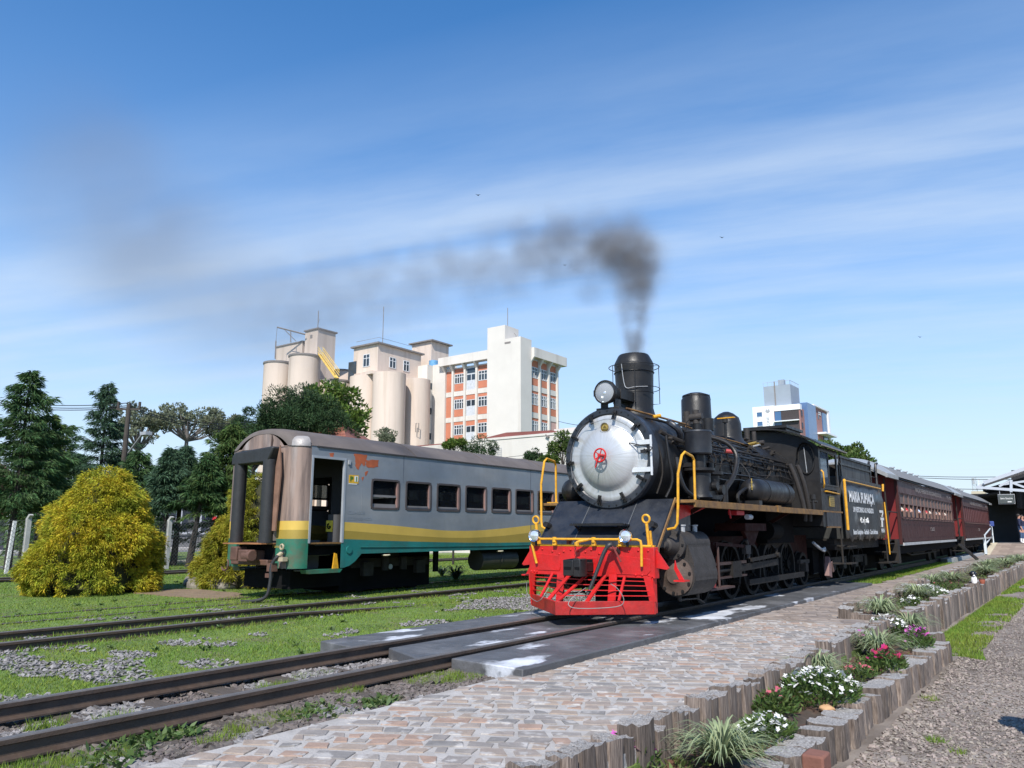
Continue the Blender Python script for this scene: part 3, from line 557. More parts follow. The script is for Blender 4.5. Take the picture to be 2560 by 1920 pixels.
for i in range(10):
    a = 2 * math.pi * (i + .35) / 10; u = Vector((math.sin(a), 0, math.cos(a))); o = Vector((C, 0, ZB)); w = MB()
    w.bar(o + u * .74 + Vector((0, 10.46, 0)), o + u * .59 + Vector((0, 10.43, 0)), .05, .03, up=(0, 1, 0)); w.cyl(o + u * .7 + Vector((0, 10.5, 0)), o + u * .7 + Vector((0, 10.39, 0)), .016, 8); w.bar(o + u * .7 + Vector((-.01, 10.395, 0)), o + u * .64 + Vector((.03, 10.38, .03)), .018, .018); D('door_clamp', w, BLACK)
for dz in (.2, -.21): D('hinge_strap', MB().box(C + .42, C + .76, 10.455, 10.475, ZB + dz - .035, ZB + dz + .035), SILVER)
D('hinge_pin', MB().cyl((C + .745, 10.46, ZB - .3), (C + .745, 10.46, ZB + .3), .018, 10), SILVER)
D('lifting_wire', MB().tube([(C - .62, 10.44, ZB - .3), (C - .64, 10.44, ZB + .1), (C - .45, 10.43, ZB + .48), (C - .15, 10.4, ZB + .56), (C + .12, 10.4, ZB + .58), (C + .45, 10.42, ZB + .4), (C + .55, 10.44, ZB + .02)], .0045, 6, smooth=4), mat('thin_wire', (.25, .25, .25), .5, .5, 0))
D('rod_latch', MB().tube([(C + .4, 10.42, ZB + .2), (C + .72, 10.38, ZB + .12), (C + .8, 10.38, ZB + .1), (C + .76, 10.38, ZB + .05)], .008, 6, smooth=4), BLACK)
# headlight
HZ = 3.335
hl = P('headlight', MB().lathe((C, 10.42, HZ), (0, 1, 0), [(0, .165), (-.02, .175), (0, .19), (.06, .19), (.1, .175), (.3, .12), (.36, .09), (.36, 0)], 32), BLACK)
ob('reflector', MB().lathe((C, 10.43, HZ), (0, 1, 0), [(0, .168), (.06, .13), (.09, .07), (.095, 0)], 28), mat('reflector', (.72, .73, .74), .2, .9, .05), hl)
ob('lens', MB().lathe((C, 10.42, HZ), (0, -1, 0), [(-.02, .168), (.012, .1), (.02, 0)], 28), glass('lamp_lens', (.5, .52, .55), .03), hl)
ob('bulb', MB().sphere((C + .01, 10.44, HZ - .02), .045, 8), LAMPGLASS, hl)
ob('lamp_bracket', MB().box(C - .2, C + .2, 10.5, 10.78, 3.05, 3.1).box(C - .13, C - .1, 10.52, 10.72, 3.08, 3.24).box(C + .1, C + .13, 10.52, 10.72, 3.08, 3.24).box(C - .11, C + .13, 10.72, 11.2, 3.26, 3.42).box(C - .2, C - .17, 10.42, 10.5, 3.28, 3.38), BLACK, hl, bevel=.006)
# chimney
CY = 11.45
ch = P('chimney', MB().lathe((C, CY, 0), (0, 0, 1), [(2.9, .46), (3.02, .38), (3.1, .325), (3.2, .3), (3.82, .322), (3.93, .33), (3.97, .322), (4.09, .262), (4.11, .245), (4.09, .2), (3.4, .2), (3.4, 0)], 40), BLACK)
ob('chimney_band', MB().torus((C, CY, 3.45), (0, 0, 1), .308, .008, 36, 6).torus((C, CY, 3.8), (0, 0, 1), .331, .008, 36, 6), BLACK, ch)
ob('wire_ring', MB().torus((C, CY, 3.9), (0, 0, 1), .42, .007, 36, 6).torus((C + .02, CY, 3.52), (0, 0, 1), .4, .006, 36, 6, 0, -1.6, 1.6), BLACK, ch)
w = MB()
for a in (0.2, 1.4, 2.7, 4.2, 5.2): c_, s_ = math.cos(a), math.sin(a); w.tube([(C + .33 * c_, CY + .33 * s_, 3.9), (C + .42 * c_, CY + .42 * s_, 3.9), (C + .42 * c_, CY + .42 * s_, 3.25), (C + .3 * c_, CY + .3 * s_, 3.25)], .006, 6)
ob('wire_stay', w, BLACK, ch)
ob('bent_wire', MB().tube([(C - .05, CY - .35, 3.92), (C - .02, CY - .335, 3.6), (C + .03, CY - .33, 3.5), (C + .16, CY - .3, 3.51), (C + .3, CY - .12, 3.53)], .006, 6, smooth=4), GREYMETAL, ch)
# domes
d1 = P('sand_dome', MB().lathe((C, 14.03, 0), (0, 0, 1), [(2.92, .4), (3.0, .32), (3.1, .288), (3.7, .28), (3.745, .255), (3.76, .252), (3.765, .262), (3.79, .25), (3.83, .14), (3.845, 0)], 40), BLACK)
w = MB()
for a in (-.9, -1.5, .5, 2.4): w.bar((C + .27 * math.cos(a), 14.03 + .27 * math.sin(a), 3.69), (C + .25 * math.cos(a), 14.03 + .25 * math.sin(a), 3.8), .03, .02)
ob('lid_clip', w, BLACK, d1)
d2 = P('steam_dome', MB().lathe((C, 15.62, 0), (0, 0, 1), [(2.95, .44), (3.03, .34), (3.12, .298), (3.4, .29), (3.53, .255), (3.62, .15), (3.66, .06), (3.665, 0)], 40), BLACK)
P('whistle', MB().cyl((C + .2, 15.0, 3.0), (C + .2, 15.0, 3.35), .03, 10).cyl((C + .2, 15.0, 3.35), (C + .2, 15.0, 3.42), .06, 12), BLACK); P('whistle_plate', MB().box(C + .05, C + .4, 14.96, 15.04, 3.43, 3.45), YEL)
P('safety_valve', MB().cyl((C + .05, 16.7, 3.0), (C + .05, 16.7, 3.42), .06, 12).cyl((C + .2, 16.7, 3.0), (C + .2, 16.7, 3.34), .05, 12).cyl((C - .2, 16.75, 3.05), (C + .4, 16.75, 3.1), .05, 10).box(C - .1, C + .3, 16.6, 16.85, 3.02, 3.14), GUN)
P('valve_chest', MB().cyl((C + .35, 12.75, 3.02), (C + .35, 12.75, 3.28), .06, 12).cyl((C + .5, 12.8, 3.06), (C + .5, 12.8, 3.3), .06, 12).cyl((C + .3, 12.77, 3.16), (C + .62, 12.8, 3.18), .07, 12).bar((C + .2, 12.7, 3.05), (C + .6, 13.4, 3.06), .05, .05), GUN)
# air pump on the side of the smokebox
PX, PY = -4.87, 11.75
P('pump_cylinder', MB().lathe((PX, PY, 0), (0, 0, 1), [(2.4, .05), (2.4, .2), (2.42, .215), (2.74, .215), (2.76, .225), (2.785, .22), (2.79, 0)], 32), BLACKC)
P('pump_handle', MB().tube([(PX - .15, PY - .08, 2.78), (PX - .15, PY - .08, 2.92), (PX - .1, PY - .08, 2.97), (PX + .08, PY - .08, 2.97), (PX + .13, PY - .08, 2.92), (PX + .13, PY - .08, 2.78)], .007, 6), BLACK)
P('pump_cap', MB().cyl((PX, PY, 2.78), (PX, PY, 2.9), .07, 12).cyl((PX + .1, PY + .2, 2.8), (PX + .1, PY + .2, 3.0), .1, 14).cyl((PX - .05, PY + .12, 2.78), (PX - .05, PY + .12, 2.88), .04, 10), BLACK)
P('pump_body', MB().lathe((PX, PY, 0), (0, 0, 1), [(1.66, .12), (1.72, .2), (1.78, .17), (2.1, .18), (2.14, .25), (2.18, .25), (2.19, .1), (2.4, .1)], 24).lathe((PX + .02, PY + .42, 0), (0, 0, 1), [(1.66, .1), (1.95, .13), (2.08, .14), (2.1, .2), (2.15, .2), (2.16, .06), (2.3, .06)], 20).box(PX - .12, PX + .16, PY - .05, PY + .5, 1.7, 1.82).cyl((PX + .18, PY + .1, 1.9), (PX + .26, PY + .1, 1.9), .07, 12).cyl((PX + .14, PY + .4, 1.85), (PX + .24, PY + .4, 1.85), .08, 12).cyl((PX + .1, PY + .75, 1.62), (PX + .1, PY + .75, 1.95), .07, 12), BLACK)
P('pump_bracket', MB().box(C + .55, PX - .05, PY - .2, PY + .6, 2.2, 2.26).box(C + .6, PX - .1, PY + .1, PY + .2, 2.3, 2.7), BLACK)
# pipes along the boiler
bx = lambda z, e=.05: C + math.sqrt(max(.01, (.70 + e) ** 2 - (z - ZB) ** 2))
def pipe(pts, r=.016, m=BLACK, sm=3, nm='pipe', n=7): P(nm, MB().tube(pts, r, n, smooth=sm), m)
for z, r, y0, y1, m in ((2.86, .02, 12.2, 17.5, BLACK), (2.8, .012, 12.3, 17.4, SOOT), (2.74, .014, 12.6, 17.5, BLACK), (2.66, .02, 12.2, 17.5, SOOT), (2.52, .012, 12.9, 17.4, BLACK), (2.44, .016, 13.3, 17.4, SOOT), (2.2, .02, 12.2, 17.4, BLACK), (2.92, .012, 13.2, 17.4, SOOT), (2.98, .016, 12.6, 17.4, RUSTY)):
    sag = [random.uniform(-.02, .02) for _ in range(6)]; pipe([(bx(z, .07) + sag[i] * .4, y0 + (y1 - y0) * i / 5, z + sag[i] - .02 * i * (z > 2.7)) for i in range(6)], r, m)
P('hand_rail', MB().tube([(bx(2.58, .1), 12.4, 2.58), (bx(2.58, .1), 17.4, 2.54)], .016, 8), BLACK)
for y in (12.8, 13.9, 15.1, 16.3, 17.2): P('rail_bracket', MB().bar((bx(2.85, -.02), y, 2.9), (bx(2.45, .1), y + .03, 2.3), .03, .06), BLACK)
for i in range(16):
    y = 13.0 + i * .28; z = random.choice((2.9, 2.84, 2.75, 2.62, 2.45)); x = bx(z, .08); P('pipe_fitting', MB().cyl((x, y, z), (x, y + random.uniform(.06, .14), z - .01), random.uniform(.025, .04), 8).cyl((x, y + .03, z), (x + .06, y + .03, z + random.uniform(-.05, .05)), .015, 6), SOOT)
P('red_valve', MB().cyl((bx(2.62, .1), 13.55, 2.62), (bx(2.62, .22), 13.55, 2.6), .04, 8), mat('faded_red', (.35, .05, .05), .6))
pipe([(bx(2.8, .05), 13.05, 2.86), (-4.95, 13.2, 2.74), (-4.78, 13.22, 2.5), (-4.74, 12.95, 2.15), (-4.76, 12.6, 1.9), (-4.8, 12.3, 1.68)], .042, BLACK, 4, n=10)
pipe([(-4.78, 12.78, 2.0), (-4.8, 12.45, 1.75)], .052, BLACK, 0, n=10)
pipe([(-4.98, 11.35, 2.6), (-4.95, 11.2, 2.75), (-5.05, 11.15, 2.85), (-5.15, 11.3, 2.9)], .05, BLACKC, 3, n=10)
pipe([(-4.95, 11.28, 2.58), (-5.05, 11.0, 2.65), (-5.1, 10.85, 2.7)], .035, SOOT, 2, n=8)
pipe([(C + .45, 10.9, 2.95), (C + .62, 11.4, 2.9), (C + .72, 11.9, 2.78), (C + .74, 12.6, 2.7)], .022, SOOT)
pipe([(C + .2, 10.75, 3.1), (C + .35, 11.1, 3.05), (C + .5, 11.6, 3.0), (C + .55, 12.3, 2.98)], .018, RUSTY)
P('yellow_valve', MB().cyl((C + .42, 11.25, 3.0), (C + .5, 11.35, 3.03), .03, 8).cyl((C + .38, 11.2, 2.98), (C + .36, 11.15, 2.92), .02, 8), YEL)
pipe([(C + .62, 10.7, 2.75), (C + .76, 10.72, 2.4), (C + .78, 10.75, 2.05), (C + .7, 10.7, 1.75)], .014, SOOT)
pipe([(C + .76, 10.95, 2.7), (C + .8, 10.95, 2.3), (C + .82, 11.0, 1.95), (C + .75, 10.9, 1.7)], .02, BLACK)
pipe([(C + .9, 11.0, 2.3), (C + .95, 11.0, 2.0), (C + 1.0, 11.1, 1.8), (C + 1.1, 11.3, 1.68)], .035, BLACK, 3)
pipe([(-4.72, 13.05, 1.66), (-4.72, 13.02, 1.8), (-4.7, 13.35, 1.92), (-4.68, 13.5, 1.9)], .03, BLACK, 3)
pipe([(-4.85, 13.6, 2.4), (-4.72, 13.62, 2.2), (-4.68, 13.6, 1.95)], .01, BLACK)
P('gauge_cock', MB().cyl((-4.6, 13.4, 1.9), (-4.6, 13.4, 2.1), .01, 8).cyl((-4.6, 13.4, 1.94), (-4.6, 13.4, 1.97), .018, 8).cyl((-4.6, 13.4, 2.02), (-4.6, 13.4, 2.05), .018, 8), BRASS)
for dx in (0, .12): pipe([(-4.75 + dx * .4, 16.2 + dx * 3, 2.55), (-4.66 + dx * .3, 16.3 + dx * 3, 2.2), (-4.6, 16.5 + dx * 3, 1.62), (-4.62, 16.55 + dx * 3, 1.4)], .045, GUN, 3, n=10)
P('boiler_plate', MB().sheet([[(bx(z, .03), y, z) for z in (2.3, 2.15, 2.0, 1.9)] for y in (14.3, 15.3)]), GUN)
# denser plumbing on the boiler side
rp = random.Random(21)
for i in range(13):
    y = 12.9 + i * .36; z = rp.uniform(2.55, 2.95); z2 = rp.uniform(2.0, 2.4); pipe([(bx(z, .06), y, z), (bx((z + z2) / 2, .09), y + rp.uniform(-.12, .12), (z + z2) / 2), (bx(z2, .06), y + rp.uniform(-.3, .3), z2)], rp.uniform(.008, .016), rp.choice((BLACK, SOOT)), 3, n=6)
for z, y0, y1 in ((2.7, 13.0, 15.5), (2.58, 14.0, 17.3), (2.36, 12.5, 15.0), (2.3, 14.6, 17.2), (2.1, 12.9, 16.2), (2.62, 12.3, 14.2)):
    k = [rp.uniform(-.03, .03) for _ in range(7)]; pipe([(bx(z, .1) + k[j] * .3, y0 + (y1 - y0) * j / 6, z + k[j]) for j in range(7)], rp.uniform(.009, .017), rp.choice((BLACK, SOOT, GUN)), 3, n=6)
for i in range(9): y = 15.9 + rp.uniform(0, 1.3); z = rp.uniform(2.9, 3.12); P('turret_valve', MB().cyl((bx(z, -.05), y, z), (bx(z, .1), y, z + .05), rp.uniform(.02, .035), 8).cyl((bx(z, .1), y - .05, z + .05), (bx(z, .1), y + .05, z + .05), .014, 6), rp.choice((SOOT, GUN, BRASS)) if i != 3 else GREYMETAL)
for i in range(7): y = 11.0 + i * .22; P('pipe_union', MB().cyl((C + .74, y, 2.62 - .05 * (i % 3)), (C + .84, y + .03, 2.6 - .05 * (i % 3)), .03, 8), SOOT)
# air reservoir
rs = P('air_reservoir', MB().lathe((-4.68, 0, 1.9), (0, 1, 0), [(13.42, 0), (13.44, .1), (13.52, .18), (13.63, .215), (13.9, .225), (15.4, .225), (15.5, .2), (15.56, .12), (15.58, 0)], 32), BLACK)
ob('tank_strap', MB().lathe((-4.68, 0, 1.9), (0, 1, 0), [(13.98, .22), (13.98, .233), (14.03, .233), (14.03, .22)], 32).lathe((-4.68, 0, 1.9), (0, 1, 0), [(15.1, .22), (15.1, .233), (15.15, .233), (15.15, .22)], 32).box(-4.85, -4.5, 13.45, 13.6, 1.62, 1.72), BLACK, rs)
P('air_reservoir', MB().lathe((C - 1.06, 0, 1.86), (0, 1, 0), [(11.0, 0), (11.02, .1), (11.1, .19), (11.25, .24), (13.2, .24), (13.3, .1), (13.32, 0)], 28), BLACK)
# running boards
for sx in (1, -1):
    X = lambda d: C + sx * d
    rb = P('running_board', MB().box(min(X(.55), X(1.3)), max(X(.55), X(1.3)), 10.66, 17.5, 1.59, 1.625), SOOT)
    ob('board_edge', MB().box(min(X(1.3), X(1.335)), max(X(1.3), X(1.335)), 10.64, 14.4, 1.535, 1.64).box(min(X(1.302), X(1.337)), max(X(1.302), X(1.337)), 14.45, 17.5, 1.53, 1.635).box(min(X(1.0), X(1.335)), max(X(1.0), X(1.335)), 10.61, 10.64, 1.6, 1.645), RUSTY, rb, bevel=.006)
    ob('edge_joint', MB().box(min(X(1.3), X(1.35)), max(X(1.3), X(1.35)), 14.38, 14.56, 1.54, 1.655), RUSTY, rb)
    ob('board_stay', MB().bar((X(.5), 11.2, 1.2), (X(1.2), 11.2, 1.58), .04, .06).bar((X(.5), 13.4, 1.2), (X(1.2), 13.4, 1.58), .04, .06).bar((X(.5), 15.6, 1.2), (X(1.2), 15.6, 1.58), .04, .06), DRED, rb)
    ob('splash_panel', MB().prism([(10.7, 1.58), (11.9, 1.58), (10.75, 1.36)], 0, X(1.0), X(1.02)), RED, rb)
P('red_brackets', MB().box(-4.75, -4.6, 12.6, 12.95, 1.46, 1.53).bar((-4.62, 12.3, 1.56), (-4.62, 12.36, 1.4), .02, .02), mat('bright_red_bits', (.5, .02, .03), .5))
P('oil_box', MB().cyl((-4.58, 13.0, 1.43), (-4.58, 13.2, 1.43), .045, 10), GREYMETAL)
# sloped front deck with step
def deckY(z): return 10.0 + (z - .97) / (1.665 - .97) * .64
dk = P('front_deck', MB().sheet([[(C - 1.02 + 2.04 * i / 6, deckY(z), z) for i in range(7)] for z in (.97, 1.2, 1.43, 1.665)]).sheet([[(C - 1.0 + 2.0 * i / 4, y, 1.665) for i in range(5)] for y in (10.64, 11.3)]).prism([(10.0, .97), (10.64, 1.665), (11.2, 1.665), (11.2, .97)], 0, C + .985, C + 1.0).prism([(10.0, .97), (10.64, 1.665), (11.2, 1.665), (11.2, .97)], 0, C - 1.0, C - .985), BLACKC)
ob('deck_edge', MB().bar((C + 1.03, deckY(.97) - .01, .96), (C + 1.03, deckY(1.665) - .01, 1.67), .02, .035).bar((C + .35, 9.985, .965), (C + 1.04, 9.985, .965), .03, .03).bar((C + .55, 9.99, .93), (C + 1.04, 9.99, .93), .03, .04), RUSTY, dk)
ob('deck_seam', MB().bar((C - .38, deckY(1.0) - .006, 1.0), (C - .38, deckY(1.62) - .006, 1.62), .012, .006).bar((C + .42, deckY(1.0) - .006, 1.0), (C + .42, deckY(1.62) - .006, 1.62), .012, .006), mat('worn_paint_edge', (.09, .095, .1), .5), dk)
w = MB().box(C - .44, C + .46, 10.04, 10.27, 1.275, 1.295)
for i in range(22): w.cyl((C - .42 + i * .041, 10.06, 1.295), (C - .42 + i * .041, 10.06, 1.31), .012, 6)
for i in range(22): w.cyl((C - .4 + i * .041, 10.13, 1.295), (C - .4 + i * .041, 10.13, 1.308), .012, 6)
w.bar((C - .35, 10.06, 1.28), (C - .35, 10.22, 1.18), .03, .02).bar((C + .38, 10.06, 1.28), (C + .38, 10.22, 1.18), .03, .02); ob('deck_step', w, BLACK, dk)
for x in (C + .86, C - .95): ob('deck_knob', MB().cyl((x, deckY(1.27), 1.27), (x, deckY(1.27) - .13, 1.3), .045, 14), BLACK, dk)
# buffer beam with its fittings
bb = P('buffer_beam', MB().box(C - 1.04, C + 1.04, 9.84, 9.98, .56, .975), RED, bevel=.006)
w = MB()
for (x, z) in [(-.62, .9), (-.5, .86), (-.42, .9), (-.3, .93), (-.18, .91), (-.05, .9), (.05, .93), (.18, .88), (.3, .92), (.02, .78), (.02, .7), (.05, .62), (-1.0, .6), (-.95, .6), (-.9, .6), (.75, .6), (.85, .6), (.95, .6), (.65, .92), (.8, .93), (.95, .93), (-.8, .93)]: p = Vector((C + x, 9.845, z)); w.lathe(p, (0, -1, 0), [(0, .02), (.012, .017), (.02, .008), (.021, 0)], 8)
ob('rivet', w, RED, bb)
ob('patch_plate', MB().prism([(C - .92, .62), (C - .5, .62), (C - .48, .66), (C - .48, .84), (C - .9, .87), (C - .92, .84)], 1, 9.832, 9.842).prism([(C + .45, .6), (C + .92, .6), (C + .98, .66), (C + .98, .82), (C + .45, .86)], 1, 9.832, 9.842).box(C - .2, C + .14, 9.825, 9.842, .6, .83), RED, bb, bevel=.004)
ob('coupler_pocket', MB().box(C - .12, C + .08, 9.815, 9.83, .62, .8), DARK, bb)
for sx in (1, -1): ob('beam_wing', MB().prism([(C + sx * 1.04, .95), (C + sx * 1.22, .7), (C + sx * 1.19, .68), (C + sx * 1.04, .7)], 1, 9.9, 9.93).prism([(C + sx * 1.2, .8), (C + sx * 1.225, .7), (C + sx * 1.32, .54), (C + sx * 1.25, .54), (C + sx * 1.18, .68)], 1, 10.15, 10.17).box(min(C + sx * 1.2, C + sx * 1.36), max(C + sx * 1.2, C + sx * 1.36), 10.08, 10.26, .515, .535), RED, bb)
ob('beam_top_rail', MB().tube([(C - 1.0, 9.85, .99), (C + 1.0, 9.85, .99)], .018, 8).tube([(C - .98, 9.85, 1.02), (C - .94, 9.9, 1.0)], .02, 6), YEL, bb)
ob('front_hand_rail', MB().tube([(C - .88, 9.8, .72), (C - .95, 9.78, 1.0), (C - .94, 9.78, 1.06), (C - .88, 9.78, 1.08), (C + .82, 9.78, 1.08), (C + .87, 9.78, 1.06), (C + .88, 9.78, 1.0), (C + .87, 9.79, .72)], .019, 8), YEL, bb)
w = MB()
for x in (-.55, .12, .55): w.cyl((C + x, 9.79, 1.035), (C + x, 9.79, 1.11), .032, 10).bar((C + x, 9.8, .99), (C + x, 9.8, 1.05), .06, .04)
ob('rail_bracket', w, YEL, bb)
cp = ob('coupling_lever', MB().tube([(C + .05, 9.78, 1.08), (C - .08, 9.73, 1.05), (C - .12, 9.72, 1.03)], .022, 8).cyl((C - .12, 9.72, .99), (C - .12, 9.72, 1.04), .035, 8), YEL, bb)
w = MB()
for i in range(7): w.torus((C - .12 + .008 * i - .02, 9.71 - .012 * i, .97 - i * .028), (1, 0, 0) if i % 2 else (0, 1, 0), .014, .004, 8, 5)
ob('chain', w, SOOT, bb)
ob('knuckle_coupler', MB().box(C - .16, C + .0, 9.4, 9.58, .58, .8).prism([(C + .0, 9.4), (C + .11, 9.42), (C + .14, 9.5), (C + .12, 9.6), (C, 9.62)], 2, .57, .81).box(C - .09, C + .09, 9.55, 9.9, .63, .76).prism([(C - .16, .8), (C - .02, .82), (C + .04, .79), (C + .1, .82), (C + .13, .8)], 1, 9.42, 9.6).box(C - .02, C + .015, 9.385, 9.41, .585, .795), BLACK, bb, bevel=.012)
ob('coupler_slot', MB().box(C - .14, C - .03, 9.392, 9.405, .67, .705).box(C + .02, C + .1, 9.405, 9.425, .67, .705), DARK, bb)
hs_ = ob('brake_hose', MB().tube([(C + .5, 9.84, .9), (C + .46, 9.74, .99), (C + .42, 9.7, 1.0), (C + .36, 9.66, .9), (C + .28, 9.6, .66), (C + .2, 9.52, .4), (C + .17, 9.48, .3)], [.03, .035, .04, .03, .028, .028, .028], 10, smooth=4), RUBBER, bb)
ob('hose_cock', MB().cyl((C + .48, 9.78, .95), (C + .4, 9.7, .98), .045, 10).bar((C + .44, 9.72, 1.04), (C + .6, 9.7, .78), .03, .012), mat('maroon_cast', (.2, .04, .035), .6), bb)
for x in (-.88, .66):
    lp = ob('marker_lamp', MB().lathe((C + x, 9.75, 1.13), (0, 1, 0), [(-.02, .076), (-.03, .09), (0, .094), (.05, .086), (.09, .046), (.1, 0)], 24), CHROME, bb)
    ob('lamp_glass', MB().lathe((C + x, 9.74, 1.13), (0, -1, 0), [(0, .08), (.014, .056), (.02, 0)], 20), LAMPGLASS, lp); ob('lamp_foot', MB().cyl((C + x, 9.79, .98), (C + x, 9.79, 1.06), .02, 8), BLACK, lp)
for x in (-1.0, .88):
    ob('ring_post', MB().tube([(C + x, 10.02, .98), (C + x - .02, 10.0, 1.3)], .022, 8).torus((C + x - .025, 10.0, 1.365), (0, 1, .1), .055, .016, 24, 8).bar((C + x - .06, 10.0, .985), (C + x + .1, 10.0, .985), .06, .03).bar((C + x + .045, 10.01, 1.0), (C + x + .03, 10.01, 1.2), .02, .03), YEL, bb)
# handrail loops
P('hand_rail_loop', MB().tube([(-4.5, 10.66, 1.64), (-4.5, 10.68, 2.22), (-4.5, 10.62, 2.27), (-4.5, 10.36, 2.31), (-4.52, 10.3, 2.26), (-4.58, 10.28, 2.0), (-4.6, 10.28, 1.55), (-4.62, 10.28, 1.3), (-4.66, 10.28, 1.24), (-4.78, 10.3, 1.22)], .019, 8), YEL)
P('hand_rail_loop', MB().tube([(-7.05, 10.9, 1.66), (-7.05, 10.9, 2.28), (-7.04, 10.84, 2.34), (-7.03, 10.6, 2.37), (-7.04, 10.54, 2.32), (-7.08, 10.5, 1.95), (-7.08, 10.5, 1.35), (-7.05, 10.48, 1.26), (-6.88, 10.42, 1.2)], .019, 8).box(-7.2, -6.9, 10.85, 10.95, 1.64, 1.67), YEL)
# cowcatcher
cw = P('cowcatcher', MB(), RED) if False else None
nose = Vector((C - .02, 8.98, 0)); le = Vector((C - 1.05, 9.9, 0)); re_ = Vector((C + 1.03, 9.86, 0))
w = MB()
for a, b in ((le, nose), (nose, re_)):
    d = (b - a).normalized(); nrm = Vector((d.y, -d.x, 0)) * .018
    q = [a, b, b - nrm * 2, a - nrm * 2]; k = len(w.v); w.add([(p.x, p.y, .09) for p in q] + [(p.x, p.y, .265) for p in q], [(0, 3, 2, 1), (4, 5, 6, 7), (0, 1, 5, 4), (1, 2, 6, 5), (2, 3, 7, 6), (3, 0, 4, 7)])
cw = P('cowcatcher', w, mat('scraped_red_paint', (.42, .018, .015), .45, 0, .3, 4, .2, 25, dirt=((.14, .015, .012), .7, 3)), bevel=.004)
def vpt(f):            # point of the V, f from -1 (left end) over 0 (nose) to 1
    return le.lerp(nose, f + 1) if f < 0 else nose.lerp(re_, f)
for f, wd in ((-.99, .1), (-.62, .035), (-.3, .06), (0, .05), (.3, .06), (.62, .035), (.97, .1)):
    p = vpt(f); q = Vector((p.x * .93 + C * .07, 9.83, .575)); ob('cowcatcher_rib', MB().bar((p.x, p.y + .02, .25), (q.x, q.y, .58), wd, .02, up=(0, -1, .5)), RED, cw)
for z in (.33, .395, .46, .52):
    t_ = (z - .25) / .33
    pts = []
    for f in (-.99, -.62, -.3, 0, .3, .62, .97): p = vpt(f); q = Vector((p.x * .93 + C * .07, 9.83, 0)); pts.append((p.x + (q.x - p.x) * t_, p.y + .02 + (q.y - p.y - .02) * t_, z))
    w = MB()
    for a, b in zip(pts, pts[1:]): w.bar(a, b, .013, .011)
    ob('cowcatcher_bar', w, RED, cw)
for f in (-.99, .97): p = vpt(f); ob('cowcatcher_side', MB().prism([(p.y, .1), (p.y + .12, .1), (p.y + .12, .58), (9.84, .58), (9.84, .5)], 0, p.x - .01, p.x + .01), RED, cw)
ob('cowcatcher_strut', MB().bar((C + .4, 9.75, .12), (C + .42, 9.8, .6), .12, .015).bar((C - .45, 9.75, .12), (C - .45, 9.8, .6), .12, .015), RED, cw)
ob('hose_loop', MB().tube([(C + .62, 9.36, .5), (C + .7, 9.4, .44), (C + .78, 9.42, .3), (C + .7, 9.36, .21), (C + .3, 9.05, .19), (C + .18, 8.99, .24), (C + .22, 9.08, .34), (C + .27, 9.3, .44)], .006, 6, smooth=4).tube([(C - .92, 9.6, .46), (C - .9, 9.58, .3), (C - .6, 9.35, .22), (C - .4, 9.2, .26), (C - .33, 9.3, .42)], .005, 6, smooth=4), mat('dull_cable', (.2, .19, .18), .6), cw)
ob('pilot_shade_sheet', MB().prism([(C - .95, 9.9), (C - .03, 9.1), (C + .93, 9.86)], 2, .14, .155), DARK, cw)  # dark sheet stands for the shade behind the cowcatcher bars
# frame
P('frame', MB().box(C - .46, C - .42, 9.98, 19.2, .35, 1.1).box(C + .42, C + .46, 9.98, 19.2, .35, 1.1).box(C - .42, C + .42, 10.3, 19.0, .75, 1.05).box(C - .6, C + .6, 10.85, 11.5, .6, 1.62), DRED)
P('frame_shade_fill', MB().box(C - .4, C + .4, 10.7, 19.0, .12, .74), DARK); P('firebox', MB().box(C - .68, C + .68, 15.7, 17.5, .95, 2.2), DARK); P('centre_shade_fill', MB().box(C - .08, C + .08, 10.9, 17.0, .8, 1.8), DARK)  # dark boxes beside the firebox are added to black out daylight below the boiler
P('ash_pan', MB().prism([(C - .6, .95), (C + .6, .95), (C + .35, .5), (C - .35, .5)], 1, 15.8, 17.4), SOOT)
